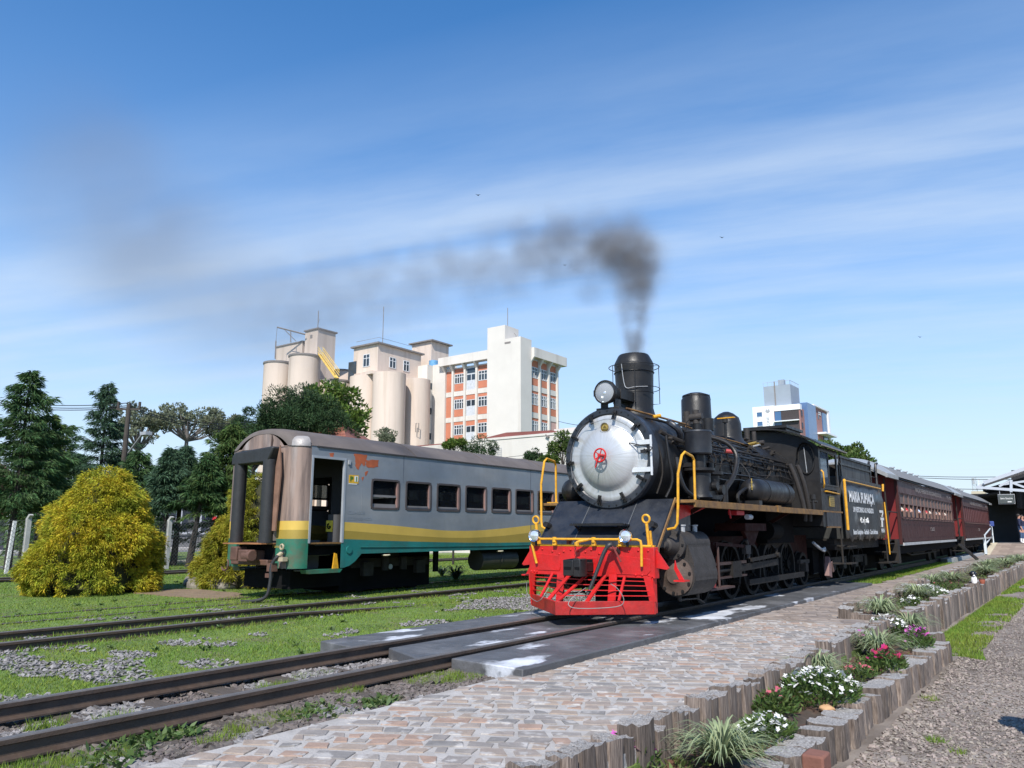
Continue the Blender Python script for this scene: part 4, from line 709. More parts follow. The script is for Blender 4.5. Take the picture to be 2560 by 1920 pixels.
# cylinders
for sx in (1, -1):
    cx_ = C + sx * 1.0
    cy = P('cylinder', MB().lathe((cx_, 0, .56), (0, 1, 0), [(10.6, .2), (10.6, .29), (11.46, .29), (11.46, .1)], 28).lathe((cx_ - sx * .02, 0, 1.0), (0, 1, 0), [(10.55, .15), (10.55, .2), (11.5, .2), (11.5, .05)], 24).box(min(cx_ - sx * .5, cx_ + sx * .2), max(cx_ - sx * .5, cx_ + sx * .2), 10.62, 11.44, .56, 1.0).prism([(cx_ + sx * .29, .5), (cx_ + sx * .27, .75), (cx_ + sx * .19, 1.0), (cx_, 1.0), (cx_, .5)], 1, 10.63, 11.43), GUN)
    ob('cylinder_cover', MB().lathe((cx_, 10.6, .56), (0, -1, 0), [(0, .27), (.03, .27), (.04, .2), (.07, .12), (.09, .1), (.1, 0)], 24), mat('brown_cast_cover', (.085, .06, .048), .75, 0, .25, 8, .3, 30), cy)
    ob('valve_cover', MB().lathe((cx_ - sx * .02, 10.55, 1.0), (0, -1, 0), [(0, .215), (.04, .215), (.05, .15), (.12, .12), (.2, .09), (.22, .06), (.3, .045), (.31, 0)], 24), GUN, cy)
    w = MB()
    for i in range(10): a = i * .628 + .2; w.cyl((cx_ + .235 * math.cos(a), 10.575, .56 + .235 * math.sin(a)), (cx_ + .235 * math.cos(a), 10.545, .56 + .235 * math.sin(a)), .022, 6)
    for i in range(7): a = i * .9; w.cyl((cx_ - sx * .02 + .185 * math.cos(a), 10.52, 1.0 + .185 * math.sin(a)), (cx_ - sx * .02 + .185 * math.cos(a), 10.49, 1.0 + .185 * math.sin(a)), .018, 6)
    ob('bolt', w, BLACK, cy)
    ob('oil_cup', MB().cyl((cx_ + .02, 10.85, 1.18), (cx_ + .02, 10.85, 1.27), .04, 8).cyl((cx_ + .02, 10.85, 1.27), (cx_ + .02, 10.85, 1.29), .055, 8).cyl((cx_ + .02, 11.3, 1.18), (cx_ + .02, 11.3, 1.27), .04, 8).cyl((cx_ + .02, 11.3, 1.27), (cx_ + .02, 11.3, 1.29), .055, 8), GREYMETAL, cy)
    ob('drain_cock', MB().cyl((cx_, 10.7, .3), (cx_, 10.7, .2), .03, 8).cyl((cx_, 11.35, .3), (cx_, 11.35, .2), .03, 8).tube([(cx_, 10.7, .22), (cx_, 11.35, .2), (cx_, 11.6, .12)], .012, 6), GUN, cy)
    # motion
    P('slide_bar', MB().box(cx_ - .05, cx_ + .05, 11.46, 13.4, .655, .70).box(cx_ - .05, cx_ + .05, 11.46, 13.4, .44, .47), mat('brown_slide_bar', (.05, .026, .022), .55, .1, .3, 5))
    P('crosshead', MB().box(cx_ - .07, cx_ + .07, 12.7, 13.1, .44, .7).cyl((cx_, 11.46, .56), (cx_, 12.8, .56), .03, 10), ROD)
    P('main_rod', MB().bar((cx_, 13.0, .57), (cx_ + sx * .02, 15.15, .62), .05, .11), ROD)
    P('coupling_rod', MB().bar((cx_ - sx * .09, 13.85, .3), (cx_ - sx * .09, 17.2, .3), .045, .1), ROD)
    P('eccentric_rod', MB().bar((cx_ + sx * .06, 13.62, .7), (cx_ + sx * .06, 15.02, .75), .035, .06).cyl((cx_, 15.02, .75), (cx_ + sx * .12, 15.02, .75), .05, 10).cyl((cx_ + sx * .06, 15.02, .78), (cx_ + sx * .06, 15.02, .88), .03, 8), ROD)
    P('link', MB().tube([(cx_, 13.55, 1.05), (cx_ + .0, 13.65, .9), (cx_, 13.62, .72)], .04, 8, smooth=3).box(cx_ - .04, cx_ + .04, 13.45, 13.7, .8, .95), GUN)
    P('combination_lever', MB().bar((cx_ + sx * .05, 12.05, 1.02), (cx_ + sx * .05, 12.1, .38), .025, .05).bar((cx_, 12.0, 1.0), (cx_, 13.6, .93), .035, .05), DRED)
    P('motion_bracket', MB().box(min(cx_ - sx * .45, cx_ + sx * .1), max(cx_ - sx * .45, cx_ + sx * .1), 13.3, 14.4, 1.2, 1.33).prism([(13.4, 1.2), (14.2, 1.2), (13.9, .95), (13.7, .95)], 0, cx_ - .03, cx_ + .03), DRED)
    P('foot_step', MB().box(cx_ + sx * .02 - .12, cx_ + sx * .02 + .14, 11.5, 12.5, .3, .33).bar((cx_ + sx * .1, 12.0, .33), (cx_ + sx * .1, 12.0, .95), .025, .025).bar((cx_ + sx * .1, 11.55, .33), (cx_ + sx * .1, 11.55, .6), .02, .03), mat('dull_maroon', (.07, .04, .036), .7, 0, .25))
    P('lubricator', MB().box(cx_ - .04, cx_ + .08, 11.62, 11.9, .33, .4).cyl((cx_ + .03, 11.75, .4), (cx_ + .03, 11.75, .55), .03, 8), mat('red_grease', (.3, .03, .03), .4))
# wheels
def wheel(par, x, y, r, sx, spokes, cw_=False):
    tw = .065
    o = ob('driving_wheel' if cw_ else 'truck_wheel', MB().lathe((x, y, r), (sx, 0, 0), [(-tw, r - .07), (-tw, r + .025), (-tw + .025, r + .025), (-tw + .03, r), (tw, r - .004), (tw, r - .07), (-tw, r - .07)], 40), mat('wheel_tyre', (.016, .015, .014), .65, .1, .3, 6, spec=.2), par)
    w = MB().cyl((x - .05 * sx, y, r), (x + .08 * sx, y, r), .1, 16)
    for i in range(spokes): a = 2 * math.pi * i / spokes; w.bar((x, y + .08 * math.cos(a), r + .08 * math.sin(a)), (x, y + (r - .06) * math.cos(a), r + (r - .06) * math.sin(a)), .04, .05, up=(1, 0, 0))
    ob('spoke', w, SPOKE, o)
    if cw_: ob('counterweight', MB().lathe((x, y, r), (sx, 0, 0), [(-.03, r - .2), (.05, r - .2), (.05, r - .06), (-.03, r - .06)], 12, 0, 1.0, 2.6), SPOKE, o); ob('crank_pin', MB().cyl((x, y + .05, r - .2), (x + .2 * sx, y + .05, r - .2), .05, 10), ROD, o)
    return o
for sx in (1, -1):
    for y in (13.85, 14.97, 16.09, 17.21): wheel(loco, C + sx * .535, y, .5, sx, 12, True)
    wheel(loco, C + sx * .535, 12.5, .34, sx, 9); wheel(loco, C + sx * .535, 18.35, .36, sx, 9)
    P('axle_spring', MB().bar((C + sx * .6, 18.0, .52), (C + sx * .6, 18.7, .52), .08, .08).box(C + sx * .6 - .08, C + sx * .6 + .08, 18.25, 18.45, .3, .5), GUN)
    P('brake_hanger', MB().prism([(18.72, .2), (18.95, .15), (19.0, .45), (18.85, .62), (18.78, .5)], 0, C + sx * 1.0 - .05, C + sx * 1.0 + .05).bar((C + sx * 1.05, 18.98, .5), (C + sx * 1.05, 19.1, .28), .03, .06), mat('rosy_rust', (.2, .12, .11), .7, 0, .3))
for y in (12.5, 13.85, 14.97, 16.09, 17.21, 18.35): P('axle', MB().cyl((C - .5, y, .34 if y < 13 else .36 if y > 18 else .5), (C + .5, y, .34 if y < 13 else .36 if y > 18 else .5), .08, 10), SOOT)
P('brake_cylinder', MB().cyl((C + .75, 15.4, 1.2), (C + .75, 16.0, 1.2), .18, 16), SPOKE); P('under_pipe', MB().tube([(C + 1.05, 17.6, .95), (C + 1.1, 18.0, .8), (C + 1.1, 18.3, .82)], .03, 8, smooth=3).tube([(C + 1.05, 17.7, .9), (C + 1.12, 18.1, .76), (C + 1.1, 18.35, .78)], .02, 8, smooth=3), GREYMETAL)
# cab
cab = P('cab_front', MB().prism([(C - 1.32, 1.3), (C + 1.32, 1.3), (C + 1.32, 3.02), (C + 1.0, 3.24), (C + .55, 3.38), (C, 3.43), (C - .55, 3.38), (C - 1.0, 3.24), (C - 1.32, 3.02)], 1, 17.5, 17.53), BLACK)
for sx in (1, -1):
    oc = Vector((C + sx * 1.06, 17.5, 2.76)); n = 28; el = [(oc.x + .165 * math.cos(2 * math.pi * i / n), oc.z + .33 * math.sin(2 * math.pi * i / n)) for i in range(n)]
    ob('window_rim', MB().tube([(x, 17.49, z) for x, z in el], .022, 6, True), BLACK, cab); ob('window_hood', MB().sheet([[(oc.x + (.185 + .0) * math.cos(t_), y, oc.z + .35 * math.sin(t_)) for y in (17.5, 17.36)] for t_ in [math.pi * i / 10 for i in range(11)]]), BLACK, cab)
    ob('window_pane', MB().prism([(x, z) for x, z in el], 1, 17.485, 17.495), mat('sooty_glass', (.02, .022, .025), .12, 0, .2), cab); ob('window_bar', MB().bar((oc.x, 17.475, oc.z - .31), (oc.x - .03, 17.475, oc.z + .25), .012, .012), GREYMETAL, cab)
    x0, x1 = (C + 1.29, C + 1.32) if sx > 0 else (C - 1.32, C - 1.29)
    sd = P('cab_side', MB().box(x0, x1, 17.53, 19.1, 1.28, 2.2).box(x0, x1, 17.53, 17.62, 2.2, 3.03).box(x0, x1, 18.98, 19.1, 2.2, 3.03).box(x0, x1, 17.62, 18.98, 2.93, 3.03), BLACK)
    ob('window_glass', MB().box(x0 + .005, x1 - .012, 17.64, 18.25, 2.22, 2.92), glass('cab_glass', (.12, .16, .22), .03), sd); ob('window_post', MB().box(x0, x1 + .005, 18.25, 18.29, 2.2, 2.93).box(x0, x1 + .02, 17.6, 19.0, 2.18, 2.215), BLACK, sd)
    xo = C + sx * 1.34; ob('cab_hand_rail', MB().tube([(xo, 17.55, 2.5), (xo + sx * .04, 17.55, 2.45), (xo + sx * .04, 17.58, 2.2), (xo, 17.66, 2.12)], .018, 8).tube([(xo, 17.75, 2.05), (xo + sx * .03, 17.8, 2.05), (xo + sx * .03, 18.85, 2.03), (xo, 18.9, 2.03)], .016, 8), YEL if sx > 0 else YEL, sd)
    ob('side_louvre', MB().box(min(xo - sx * .018, xo), max(xo - sx * .018, xo), 17.85, 18.2, 2.0, 2.1).box(min(xo - sx * .018, xo), max(xo - sx * .018, xo), 18.3, 18.8, 2.0, 2.1), DARK, sd)
    ob('builders_plate', MB().box(min(xo - sx * .02, xo), max(xo - sx * .02, xo), 18.1, 18.5, 1.73, 1.96), BRASS, sd, bevel=.006)
    w = MB()
    for i in range(5): w.box(min(xo, xo + sx * .006), max(xo, xo + sx * .006), 18.14, 18.46, 1.765 + i * .04, 1.775 + i * .04)
    ob('plate_lines', w, mat('dark_brass', (.2, .13, .04)), sd)
    ob('lower_edge', MB().box(min(xo - sx * .02, xo + sx * .005), max(xo - sx * .02, xo + sx * .005), 17.55, 19.15, 1.6, 1.635).box(min(xo - sx * .02, xo + sx * .005), max(xo - sx * .02, xo + sx * .005), 17.75, 18.9, 1.265, 1.3), RUSTY, sd)
    ob('lower_panel', MB().prism([(17.75, 1.6), (18.95, 1.6), (18.95, 1.28), (17.75, 1.28)], 0, xo - sx * .015, xo), BLACKC, sd)
arc = [(C + 1.42 * math.sin(a) , 2.0 + 0 * a) for a in ()]
def roofz(x): u = abs(x - C) / 1.45; return 3.47 - .44 * u ** 2.4
xsr = [C - 1.45 + 2.9 * i / 20 for i in range(21)]
w = MB().sheet([[(x, y, roofz(x)) for x in xsr] for y in (17.28, 19.5)]); w.sheet([[(x, y, roofz(x) - .03) for x in xsr] for y in (17.28, 19.5)]); w.sheet([[(x, 17.28, roofz(x) - dz) for x in xsr] for dz in (0, .03)]); w.sheet([[(x, 19.5, roofz(x) - dz) for x in xsr] for dz in (0, .03)])
rf = P('cab_roof', w, BLACK); ob('roof_hatch', MB().box(C - .35, C + .65, 17.6, 18.9, 3.5, 3.56).box(C - .3, C + .6, 17.7, 18.8, 3.4, 3.5), BLACK, rf); ob('gutter', MB().box(C + 1.42, C + 1.47, 17.28, 19.5, 3.01, 3.035), mat('pale_gutter', (.22, .2, .17), .6), rf)
P('cab_back', MB().box(C - 1.3, C + 1.3, 17.8, 17.82, 1.3, 2.6).box(C - 1.28, C + 1.28, 17.56, 19.3, 1.28, 1.32), DARK)
P('cab_steps', MB().box(C + 1.0, C + 1.3, 19.0, 19.3, .45, .48).box(C + 1.0, C + 1.3, 19.0, 19.3, .85, .88).bar((C + 1.3, 19.02, .45), (C + 1.3, 19.02, 1.3), .03, .03), SOOT)
P('side_valve', MB().cyl((C + 1.3, 16.9, 1.62), (C + 1.3, 16.9, 1.85), .035, 8).cyl((C + 1.3, 16.9, 1.85), (C + 1.3, 16.9, 1.95), .055, 10).cyl((C + 1.22, 16.9, 1.8), (C + 1.38, 16.9, 1.8), .025, 8), BLACK)
# ------------------------------------------------------------------ tender
te = thing('tender', (C, 22, 0), 'black tender with Maria Fumaça sign panel coupled behind the engine', 'tender')
def T(name, mb, m, par=None, **k): return ob(name, mb, m, par or te, **k)
TBLACK = mat('faded_black_tender', (.03, .031, .03), .55, 0, .3, 2, .2, 30, dirt=((.11, .11, .1), .45, 1.8), stretch=(1, 1, .35))
T('tank_body', MB().box(C - 1.24, C + 1.24, 19.75, 24.3, 1.0, 2.5), TBLACK, bevel=.02)
bk = T('coal_bunker', MB().box(C + 1.18, C + 1.2, 19.75, 23.2, 2.5, 2.98).box(C - 1.2, C - 1.18, 19.75, 23.2, 2.5, 2.98).box(C - 1.2, C + 1.2, 23.1, 23.14, 2.5, 2.98).prism([(C + 1.15, 2.96), (C + .95, 3.1), (C + .93, 3.08), (C + 1.13, 2.94)], 1, 19.75, 22.9), TBLACK)
ob('bunker_rib', MB().box(C + 1.2, C + 1.24, 19.75, 23.2, 2.95, 3.0).box(C + 1.2, C + 1.23, 19.75, 23.2, 2.78, 2.82).box(C + 1.2, C + 1.225, 19.85, 19.95, 2.5, 3.0).box(C + 1.2, C + 1.225, 23.1, 23.2, 2.5, 3.0), BLACK, bk)
T('firewood', MB().box(C - 1.1, C + 1.1, 19.9, 23.0, 2.4, 2.8), SOOT)
T('tender_tank_lid', MB().cyl((C, 23.8, 2.5), (C, 23.8, 2.7), .3, 20), BLACK)
for x, y in ((C + 1.15, 23.35), (C + 1.15, 24.2)): T('grab_post', MB().tube([(x, y, 1.2), (x, y, 3.0), (x, y + .06, 3.1), (x, y + .25, 3.13)] if y > 24 else [(x, y, 2.5), (x, y, 3.05), (x, y + .05, 3.1)], .035, 8), BLACK)
T('ladder_rung', MB().bar((C + 1.15, 23.35, 2.7), (C + 1.15, 24.2, 2.7), .02, .02).bar((C + 1.15, 23.35, 2.9), (C + 1.15, 24.2, 2.9), .02, .02), BLACK)
# sign panel with torn lower edge
sg = MB(); rr = random.Random(3); X0 = C + 1.3; ny = 60; rows = []
for j in range(ny + 1):
    y = 19.45 + 4.6 * j / ny; zb_ = 1.0 + .035 * math.sin(j * .55) + .03 * math.sin(j * 1.3 + 1) + .06 * max(0, (j - 52) / 8); ztp = 2.33 - .28 * max(0, (y - 23.6) / .45) ** 1.3
    rows.append([(X0 + .012 * math.sin(y * 5 + z_ * 6) * (1 - k_ * .5), y, zb_ + (ztp - zb_) * k_) for k_, z_ in ((0, 0), (.12, 1), (.4, 2), (.7, 1), (1, 0))])
sg.sheet(rows); sign = T('sign_panel', sg, mat('sign_black_sheet', (.026, .029, .03), .4, 0, .25, 1.3, .15, 9, c3=((.2, .21, .2), .66, 1.3, .05)))
so2 = sign.modifiers.new('thick', 'SOLIDIFY'); so2.thickness = .006
ob('sign_frame', MB().tube([(X0 + .05, 19.5, 1.22), (X0 + .05, 19.5, 2.36), (X0 + .04, 19.56, 2.39)], .032, 8), YEL, sign)
ob('sign_edge', MB().tube([(X0 + .03, 19.52, 2.385), (X0 + .02, 23.75, 2.36)], .018, 8).tube([(X0 + .04, 23.95, 2.3), (X0 + .05, 23.98, 2.5)], .03, 8).tube([(X0 + .04, 24.15, .55), (X0 + .04, 24.12, 1.2), (X0 + .03, 24.08, 2.0)], .018, 8), YEL, sign)
WHITE = mat('white_lettering', (.66, .66, .64), .6, 0, .12, 12); YD = (0, 1, 0); ZD = (0, 0, 1); XT = X0 + .016
def letters(s, y, z, h, w_, bold=.02): text('lettering', s, WHITE, sign, (XT, y, z), YD, ZD, h, w_, bold)
letters('MARIA FUMAÇA', 20.0, 1.91, .25, 2.8, .055); letters('UM RETORNO AO PASSADO', 20.3, 1.66, .125, 2.3, .045); letters('Bento Gonçalves - Garibaldi - Carlos Barbosa', 20.15, 1.12, .115, 2.75, .045); letters('RFFSA', 23.4, 1.16, .1, .44, .05)
w = MB(); yo, zo = 21.45, 1.45
for s_ in (-1, 1):
    w.tube([(XT + .004, yo + s_ * .12, zo - .04), (XT + .004, yo + s_ * .22, zo + .02), (XT + .004, yo + s_ * .34, zo + .06), (XT + .004, yo + s_ * .44, zo + .02), (XT + .004, yo + s_ * .4, zo - .05), (XT + .004, yo + s_ * .3, zo - .03)], .012, 6, smooth=4); w.tube([(XT + .004, yo + s_ * .12, zo + .03), (XT + .004, yo + s_ * .2, zo - .04), (XT + .004, yo + s_ * .32, zo - .02), (XT + .004, yo + s_ * .38, zo + .08)], .012, 6, smooth=4)
w.prism([(yo - .02, zo), (yo, zo + .1), (yo + .02, zo), (yo, zo - .1)], 0, XT, XT + .006); ob('sign_ornament', w, WHITE, sign)
w = MB(); y, z = 23.4, 1.3; pr = lambda q: w.prism(q, 0, XT, XT + .006)
pr([(y - .02, z + .46), (y + .44, z + .46), (y + .44, z + .38), (y + .3, z + .3), (y + .36, z + .28), (y + .2, z + .28), (y + .32, z + .39), (y - .02, z + .39)]); pr([(y + .04, z + .26), (y + .46, z + .26), (y + .46, z + .19), (y + .3, z + .19), (y + .26, z + .0), (y + .2, z + .0), (y + .24, z + .19), (y + .19, z + .19), (y + .15, z + .0), (y + .09, z + .0), (y + .13, z + .19), (y + .04, z + .19)]); ob('sign_logo', w, WHITE, sign)
T('tender_frame', MB().box(C - 1.0, C + 1.0, 19.6, 24.5, .75, 1.0), SOOT); T('tender_shade_fill', MB().box(C - .5, C + .5, 19.5, 24.6, .2, .8), DARK)  # second box is dark fill standing for the shade under the tender
for y in (20.4, 21.6, 22.9, 24.0):
    for sx in (1, -1): wheel(te, C + sx * .535, y, .38, sx, 8)
for y0 in (20.2, 22.6): T('bogie_frame', MB().box(C + .62, C + .7, y0, y0 + 1.7, .35, .55).box(C + .62, C + .74, y0 + .1, y0 + .4, .25, .5).box(C + .62, C + .74, y0 + 1.2, y0 + 1.5, .25, .5), SOOT)
T('tender_steps', MB().box(C + .95, C + 1.3, 24.1, 24.5, .3, .33).box(C + .95, C + 1.3, 24.1, 24.5, .6, .63).bar((C + 1.28, 24.12, .3), (C + 1.28, 24.12, 1.0), .03, .03).box(C + 1.0, C + 1.3, 19.8, 20.4, .42, .45).box(C + 1.0, C + 1.3, 19.8, 20.5, .82, .85), SOOT)
# ------------------------------------------------------------------ grey, yellow and green passenger coach on the siding
GX, GC = -12.8, -14.03                                   # near side, centre line
gc = thing('passenger_coach', (GC, 20, 0), 'grey passenger coach with yellow and teal stripes standing on the grass siding', 'coach')
def G(name, mb, m, par=None, **k): return ob(name, mb, m, par or gc, **k)
GREY = mat('grey_coach_paint', (.2, .222, .25), .45, 0, .12, 1.0, .12, 2.5, c3=((.26, .265, .27), .56, .9, .14, (1, .5, 2)), dirt=((.15, .15, .15), .5, 1.4))
GYEL = mat('faded_yellow_stripe', (.56, .38, .08), .5, 0, .1, 2, .08, 30); GOLV = mat('olive_yellow_stripe', (.33, .235, .045), .5, 0, .1, 2, .08, 30)
TEAL = mat('teal_paint', (.016, .16, .15), .45, 0, .18, 2, .12, 25, dirt=((.05, .06, .05), .5, 3)); TGREEN = mat('green_end_paint', (.02, .15, .095), .5, 0, .2, 3, .15, 25, dirt=((.12, .07, .04), .8, 3.5))
BEND = mat('weathered_brown_end', (.28, .2, .165), .6, 0, .2, 2.5, .15, 18, stretch=(3, 3, .3), dirt=((.07, .05, .045), .95, 2.2), c3=((.33, .3, .29), .6, 1.6, .1, (2, 2, .3)))
GROOF = mat('sooty_roof_paint', (.13, .108, .096), .75, 0, .22, 1.3, .25, 15, dirt=((.08, .065, .06), .6, 1.0))
y0, y1 = 10.75, 31.0                                     # straight sides; the end cap curves from here to 10.15
WIN = [(12.18 + 1.102 * i, 13.07 + 1.102 * i) for i in range(16)]; DOOR = (10.52, 11.36)
def ytop(y): return float(np.interp(y, [10, 11.4, 12.9, 14.7, 15.9, 17.25, 19.1, 21, 23, 25, 27, 31], [1.41, 1.39, 1.32, 1.2, 1.2, 1.27, 1.41, 1.5, 1.5, 1.4, 1.25, 1.2]))
def ymid(y): return float(np.interp(y, [10, 11.4, 12.9, 14.7, 15.9, 17.25, 19.1, 21, 23, 25, 27, 31], [1.23, 1.21, 1.12, 1.03, 1.02, 1.07, 1.2, 1.3, 1.3, 1.2, 1.08, 1.03]))
def yolv(y): return float(np.interp(y, [10, 11.4, 12.9, 14.7, 16.5, 18.4, 21, 31], [1.05, 1.03, .97, .92, .885, .88, .9, .9]))
def ybot(y): return float(np.interp(y, [10, 11.46, 11.62, 11.78, 11.95, 31], [.43, .43, .47, .56, .71, .71]))
def sm(f):
    xs_ = np.linspace(10, 31, 211); v = np.array([f(x) for x in xs_]); k = np.ones(9) / 9; v = np.convolve(np.pad(v, 4, mode='edge'), k, 'valid'); return lambda y: float(np.interp(y, xs_, v))
ytop, ymid, yolv = sm(ytop), sm(ymid), sm(yolv)
for sx in (1, -1):
    X = GC + sx * (GX - GC)
    cols = sorted(set([y0, y1] + list(np.arange(11.5, 31, .25)) + [DOOR[1]] + [a for w_ in WIN for a in w_] + [11.46, 11.62, 11.78, 11.95])); cols = [c for c in cols if c >= DOOR[1]]
    cols = [c for i, c in enumerate(cols) if i == 0 or c - cols[i - 1] > .004]
    w = MB(); ZW = (1.68, 2.35)
    def inw(a): return any(p - .01 < a < q + .01 for p, q in WIN)
    for a, b in zip(cols, cols[1:]):
        mid = (a + b) / 2
        rows = [(ybot, yolv, 3), (yolv, ymid, 2), (ymid, ytop, 1), (ytop, lambda y: ZW[0], 0)]
        rows += [(lambda y: ZW[1], lambda y: 2.95, 0)] if inw(mid) else [(lambda y: ZW[0], lambda y: ZW[1], 0), (lambda y: ZW[1], lambda y: 2.95, 0)]
        for lo, hi, m in rows: w.add([(X, a, lo(a)), (X, b, lo(b)), (X, b, hi(b)), (X, a, hi(a))], [(0, 1, 2, 3)], m)
    # strip above and left of the door
    w.add([(X, 10.46, 2.7), (X, DOOR[1], 2.7), (X, DOOR[1], 2.95), (X, 10.46, 2.95)], [(0, 1, 2, 3)], 0)
    G('side_wall', w, [GREY, GYEL, GOLV, TEAL])
    xo = X + sx * .012
    G('rub_rail', MB().tube([(xo, y, yolv(y) * .35 + .5) for y in np.linspace(11.9, 31, 20)], .008, 5), TEAL)
    for ys_2 in (11.9, 14.12, 16.33, 20.7, 23.0): G('panel_seam', MB().box(min(X, xo - sx * .01), max(X, xo - sx * .01), ys_2, ys_2 + .012, 1.45, 2.95), GREY)
    G('rain_streak', MB().prism([(13.17, 2.94), (13.21, 2.94), (13.195, 2.3), (13.18, 2.3)], 0, X + sx * .0005, X + sx * .0015), mat('seam_streak_grey', (.11, .125, .15), .5)) if sx > 0 else None
    G('panel_seam', MB().box(min(X, xo - sx * .008), max(X, xo - sx * .008), 18.42, 18.45, .9, 2.95), mat('seam_streak_grey', (.11, .125, .15), .5))  # darker grey strip marking the panel joint
    for i, (a, b) in enumerate(WIN):
        def rr_(a_, b_, z0_, z1_, r_): return [(a_ + r_, z0_), (b_ - r_, z0_), (b_ - r_ * .3, z0_ + r_ * .3), (b_, z0_ + r_), (b_, z1_ - r_), (b_ - r_ * .3, z1_ - r_ * .3), (b_ - r_, z1_), (a_ + r_, z1_), (a_ + r_ * .3, z1_ - r_ * .3), (a_, z1_ - r_), (a_, z0_ + r_), (a_ + r_ * .3, z0_ + r_ * .3)]
        o_ = rr_(a - .01, b + .01, ZW[0] - .01, ZW[1] + .01, .08); n_ = rr_(a + .035, b - .035, ZW[0] + .035, ZW[1] - .035, .05); k = len(o_); xi = X - sx * .05
        f = MB(); f.add([(xo, p, q) for p, q in o_] + [(xo, p, q) for p, q in n_] + [(X - sx * .004, p, q) for p, q in o_] + [(xi, p, q) for p, q in n_], [(i_, (i_ + 1) % k, k + (i_ + 1) % k, k + i_) for i_ in range(k)] + [(i_, (i_ + 1) % k, 2 * k + (i_ + 1) % k, 2 * k + i_) for i_ in range(k)] + [(k + i_, k + (i_ + 1) % k, 3 * k + (i_ + 1) % k, 3 * k + i_) for i_ in range(k)])
        fr = G('window', f, mat('worn_window_frame', (.07, .055, .052), .55, 0, .25, 4))
        ob('jamb_strip', MB().box(min(xi, X), max(xi, X), b - .075, b - .032, ZW[0] + .05, ZW[1] - .05), mat('pinkish_jamb', (.27, .165, .145), .6), fr)
        ob('pane', MB().box(xi - .004, xi + .004, a + .03, b - .03, ZW[0] + (.3 if i == 0 else .09), ZW[1] - .03), glass('coach_glass', (.012, .014, .018), .06), fr)
        ob('sash_bar', MB().box(min(xi, xi + sx * .03), max(xi, xi + sx * .03), a + .03, b - .03, ZW[0] + (.27 if i == 0 else .06), ZW[0] + (.32 if i == 0 else .1)).box(min(xi, xi + sx * .02), max(xi, xi + sx * .02), a + .03, b - .03, ZW[0] + .035, ZW[0] + (.12 if i == 0 else .06)), mat('grey_sash', (.2, .185, .18), .5), fr)
    G('door_frame', MB().box(min(X - sx * .05, xo), max(X - sx * .05, xo), DOOR[0] - .05, DOOR[0], .95, 2.7).box(min(X - sx * .05, xo), max(X - sx * .05, xo), DOOR[1], DOOR[1] + .05, .95, 2.7).box(min(X - sx * .05, xo), max(X - sx * .05, xo), DOOR[0] - .05, DOOR[1] + .05, 2.7, 2.75), mat('pale_door_frame', (.3, .32, .35), .45, 0, .15))
    # entrance steps below the door
    G('step_well', MB().box(min(X - sx * .7, X - sx * .01), max(X - sx * .7, X - sx * .01), DOOR[0], DOOR[1], .38, .4).box(min(X - sx * .7, X - sx * .35), max(X - sx * .7, X - sx * .35), DOOR[0], DOOR[1], .68, .7).box(min(X - sx * .72, X - sx * .7), max(X - sx * .72, X - sx * .7), DOOR[0], DOOR[1], .38, 1.0), mat('grey_step', (.13, .13, .13), .7))
    G('bottom_step', MB().prism([(DOOR[0] - .02, .34), (DOOR[1] - .05, .34), (DOOR[1] + .02, .41), (DOOR[0] - .06, .42)], 0, X - sx * .2, X + sx * .05), TGREEN)
    G('step_bracket', MB().prism([(DOOR[1] - .18, .42), (DOOR[1] - .02, .42), (DOOR[1] - .08, .72), (DOOR[1] - .14, .74)], 0, X - sx * .06, X - sx * .03), YEL)
    G('skirt_corner', MB().prism([(DOOR[1], .43), (11.46, .43), (DOOR[1] + .1, .95), (DOOR[1], .95)], 0, X - sx * .004, X + sx * .004), TEAL)
    G('threshold', MB().box(min(X - sx * .3, X), max(X - sx * .3, X), DOOR[0], DOOR[1], .93, .96), RUSTY)
# rounded end: horizontal section with radius .42
rc = .3; prof = [(GX, y0), (GX, 10.15 + rc)] + [(GX - rc + rc * math.cos(t_), 10.15 + rc - rc * math.sin(t_)) for t_ in np.linspace(.2, math.pi / 2, 7)]
prof = [(x, y) for x, y in prof if y <= DOOR[0] + .01 or True]
HW = .62                                                  # half width of the gangway opening
pe = [(GX, DOOR[0] - .04)] + [(GX - rc + rc * math.cos(t_), 10.15 + rc - rc * math.sin(t_)) for t_ in np.linspace(.1, math.pi / 2, 8)] + [(GC + HW, 10.15)]
endp = MB()
for sx in (1, -1):
    pts = [(GC + sx * (x - GC), y) for x, y in pe]
    for (z0_, z1_, m) in ((.45, 1.04, 3), (1.04, 1.22, 2), (1.22, 1.4, 1), (1.4, 2.95, 0)): endp.sheet([[(x, y, z) for x, y in pts] for z in (z0_, z1_)], m)
endp.add([(GC - HW, 10.15, 2.72), (GC + HW, 10.15, 2.72), (GC + HW, 10.15, 2.95), (GC - HW, 10.15, 2.95)], [(0, 1, 2, 3)], 0)
G('end_wall', endp, [BEND, GYEL, GOLV, TGREEN])
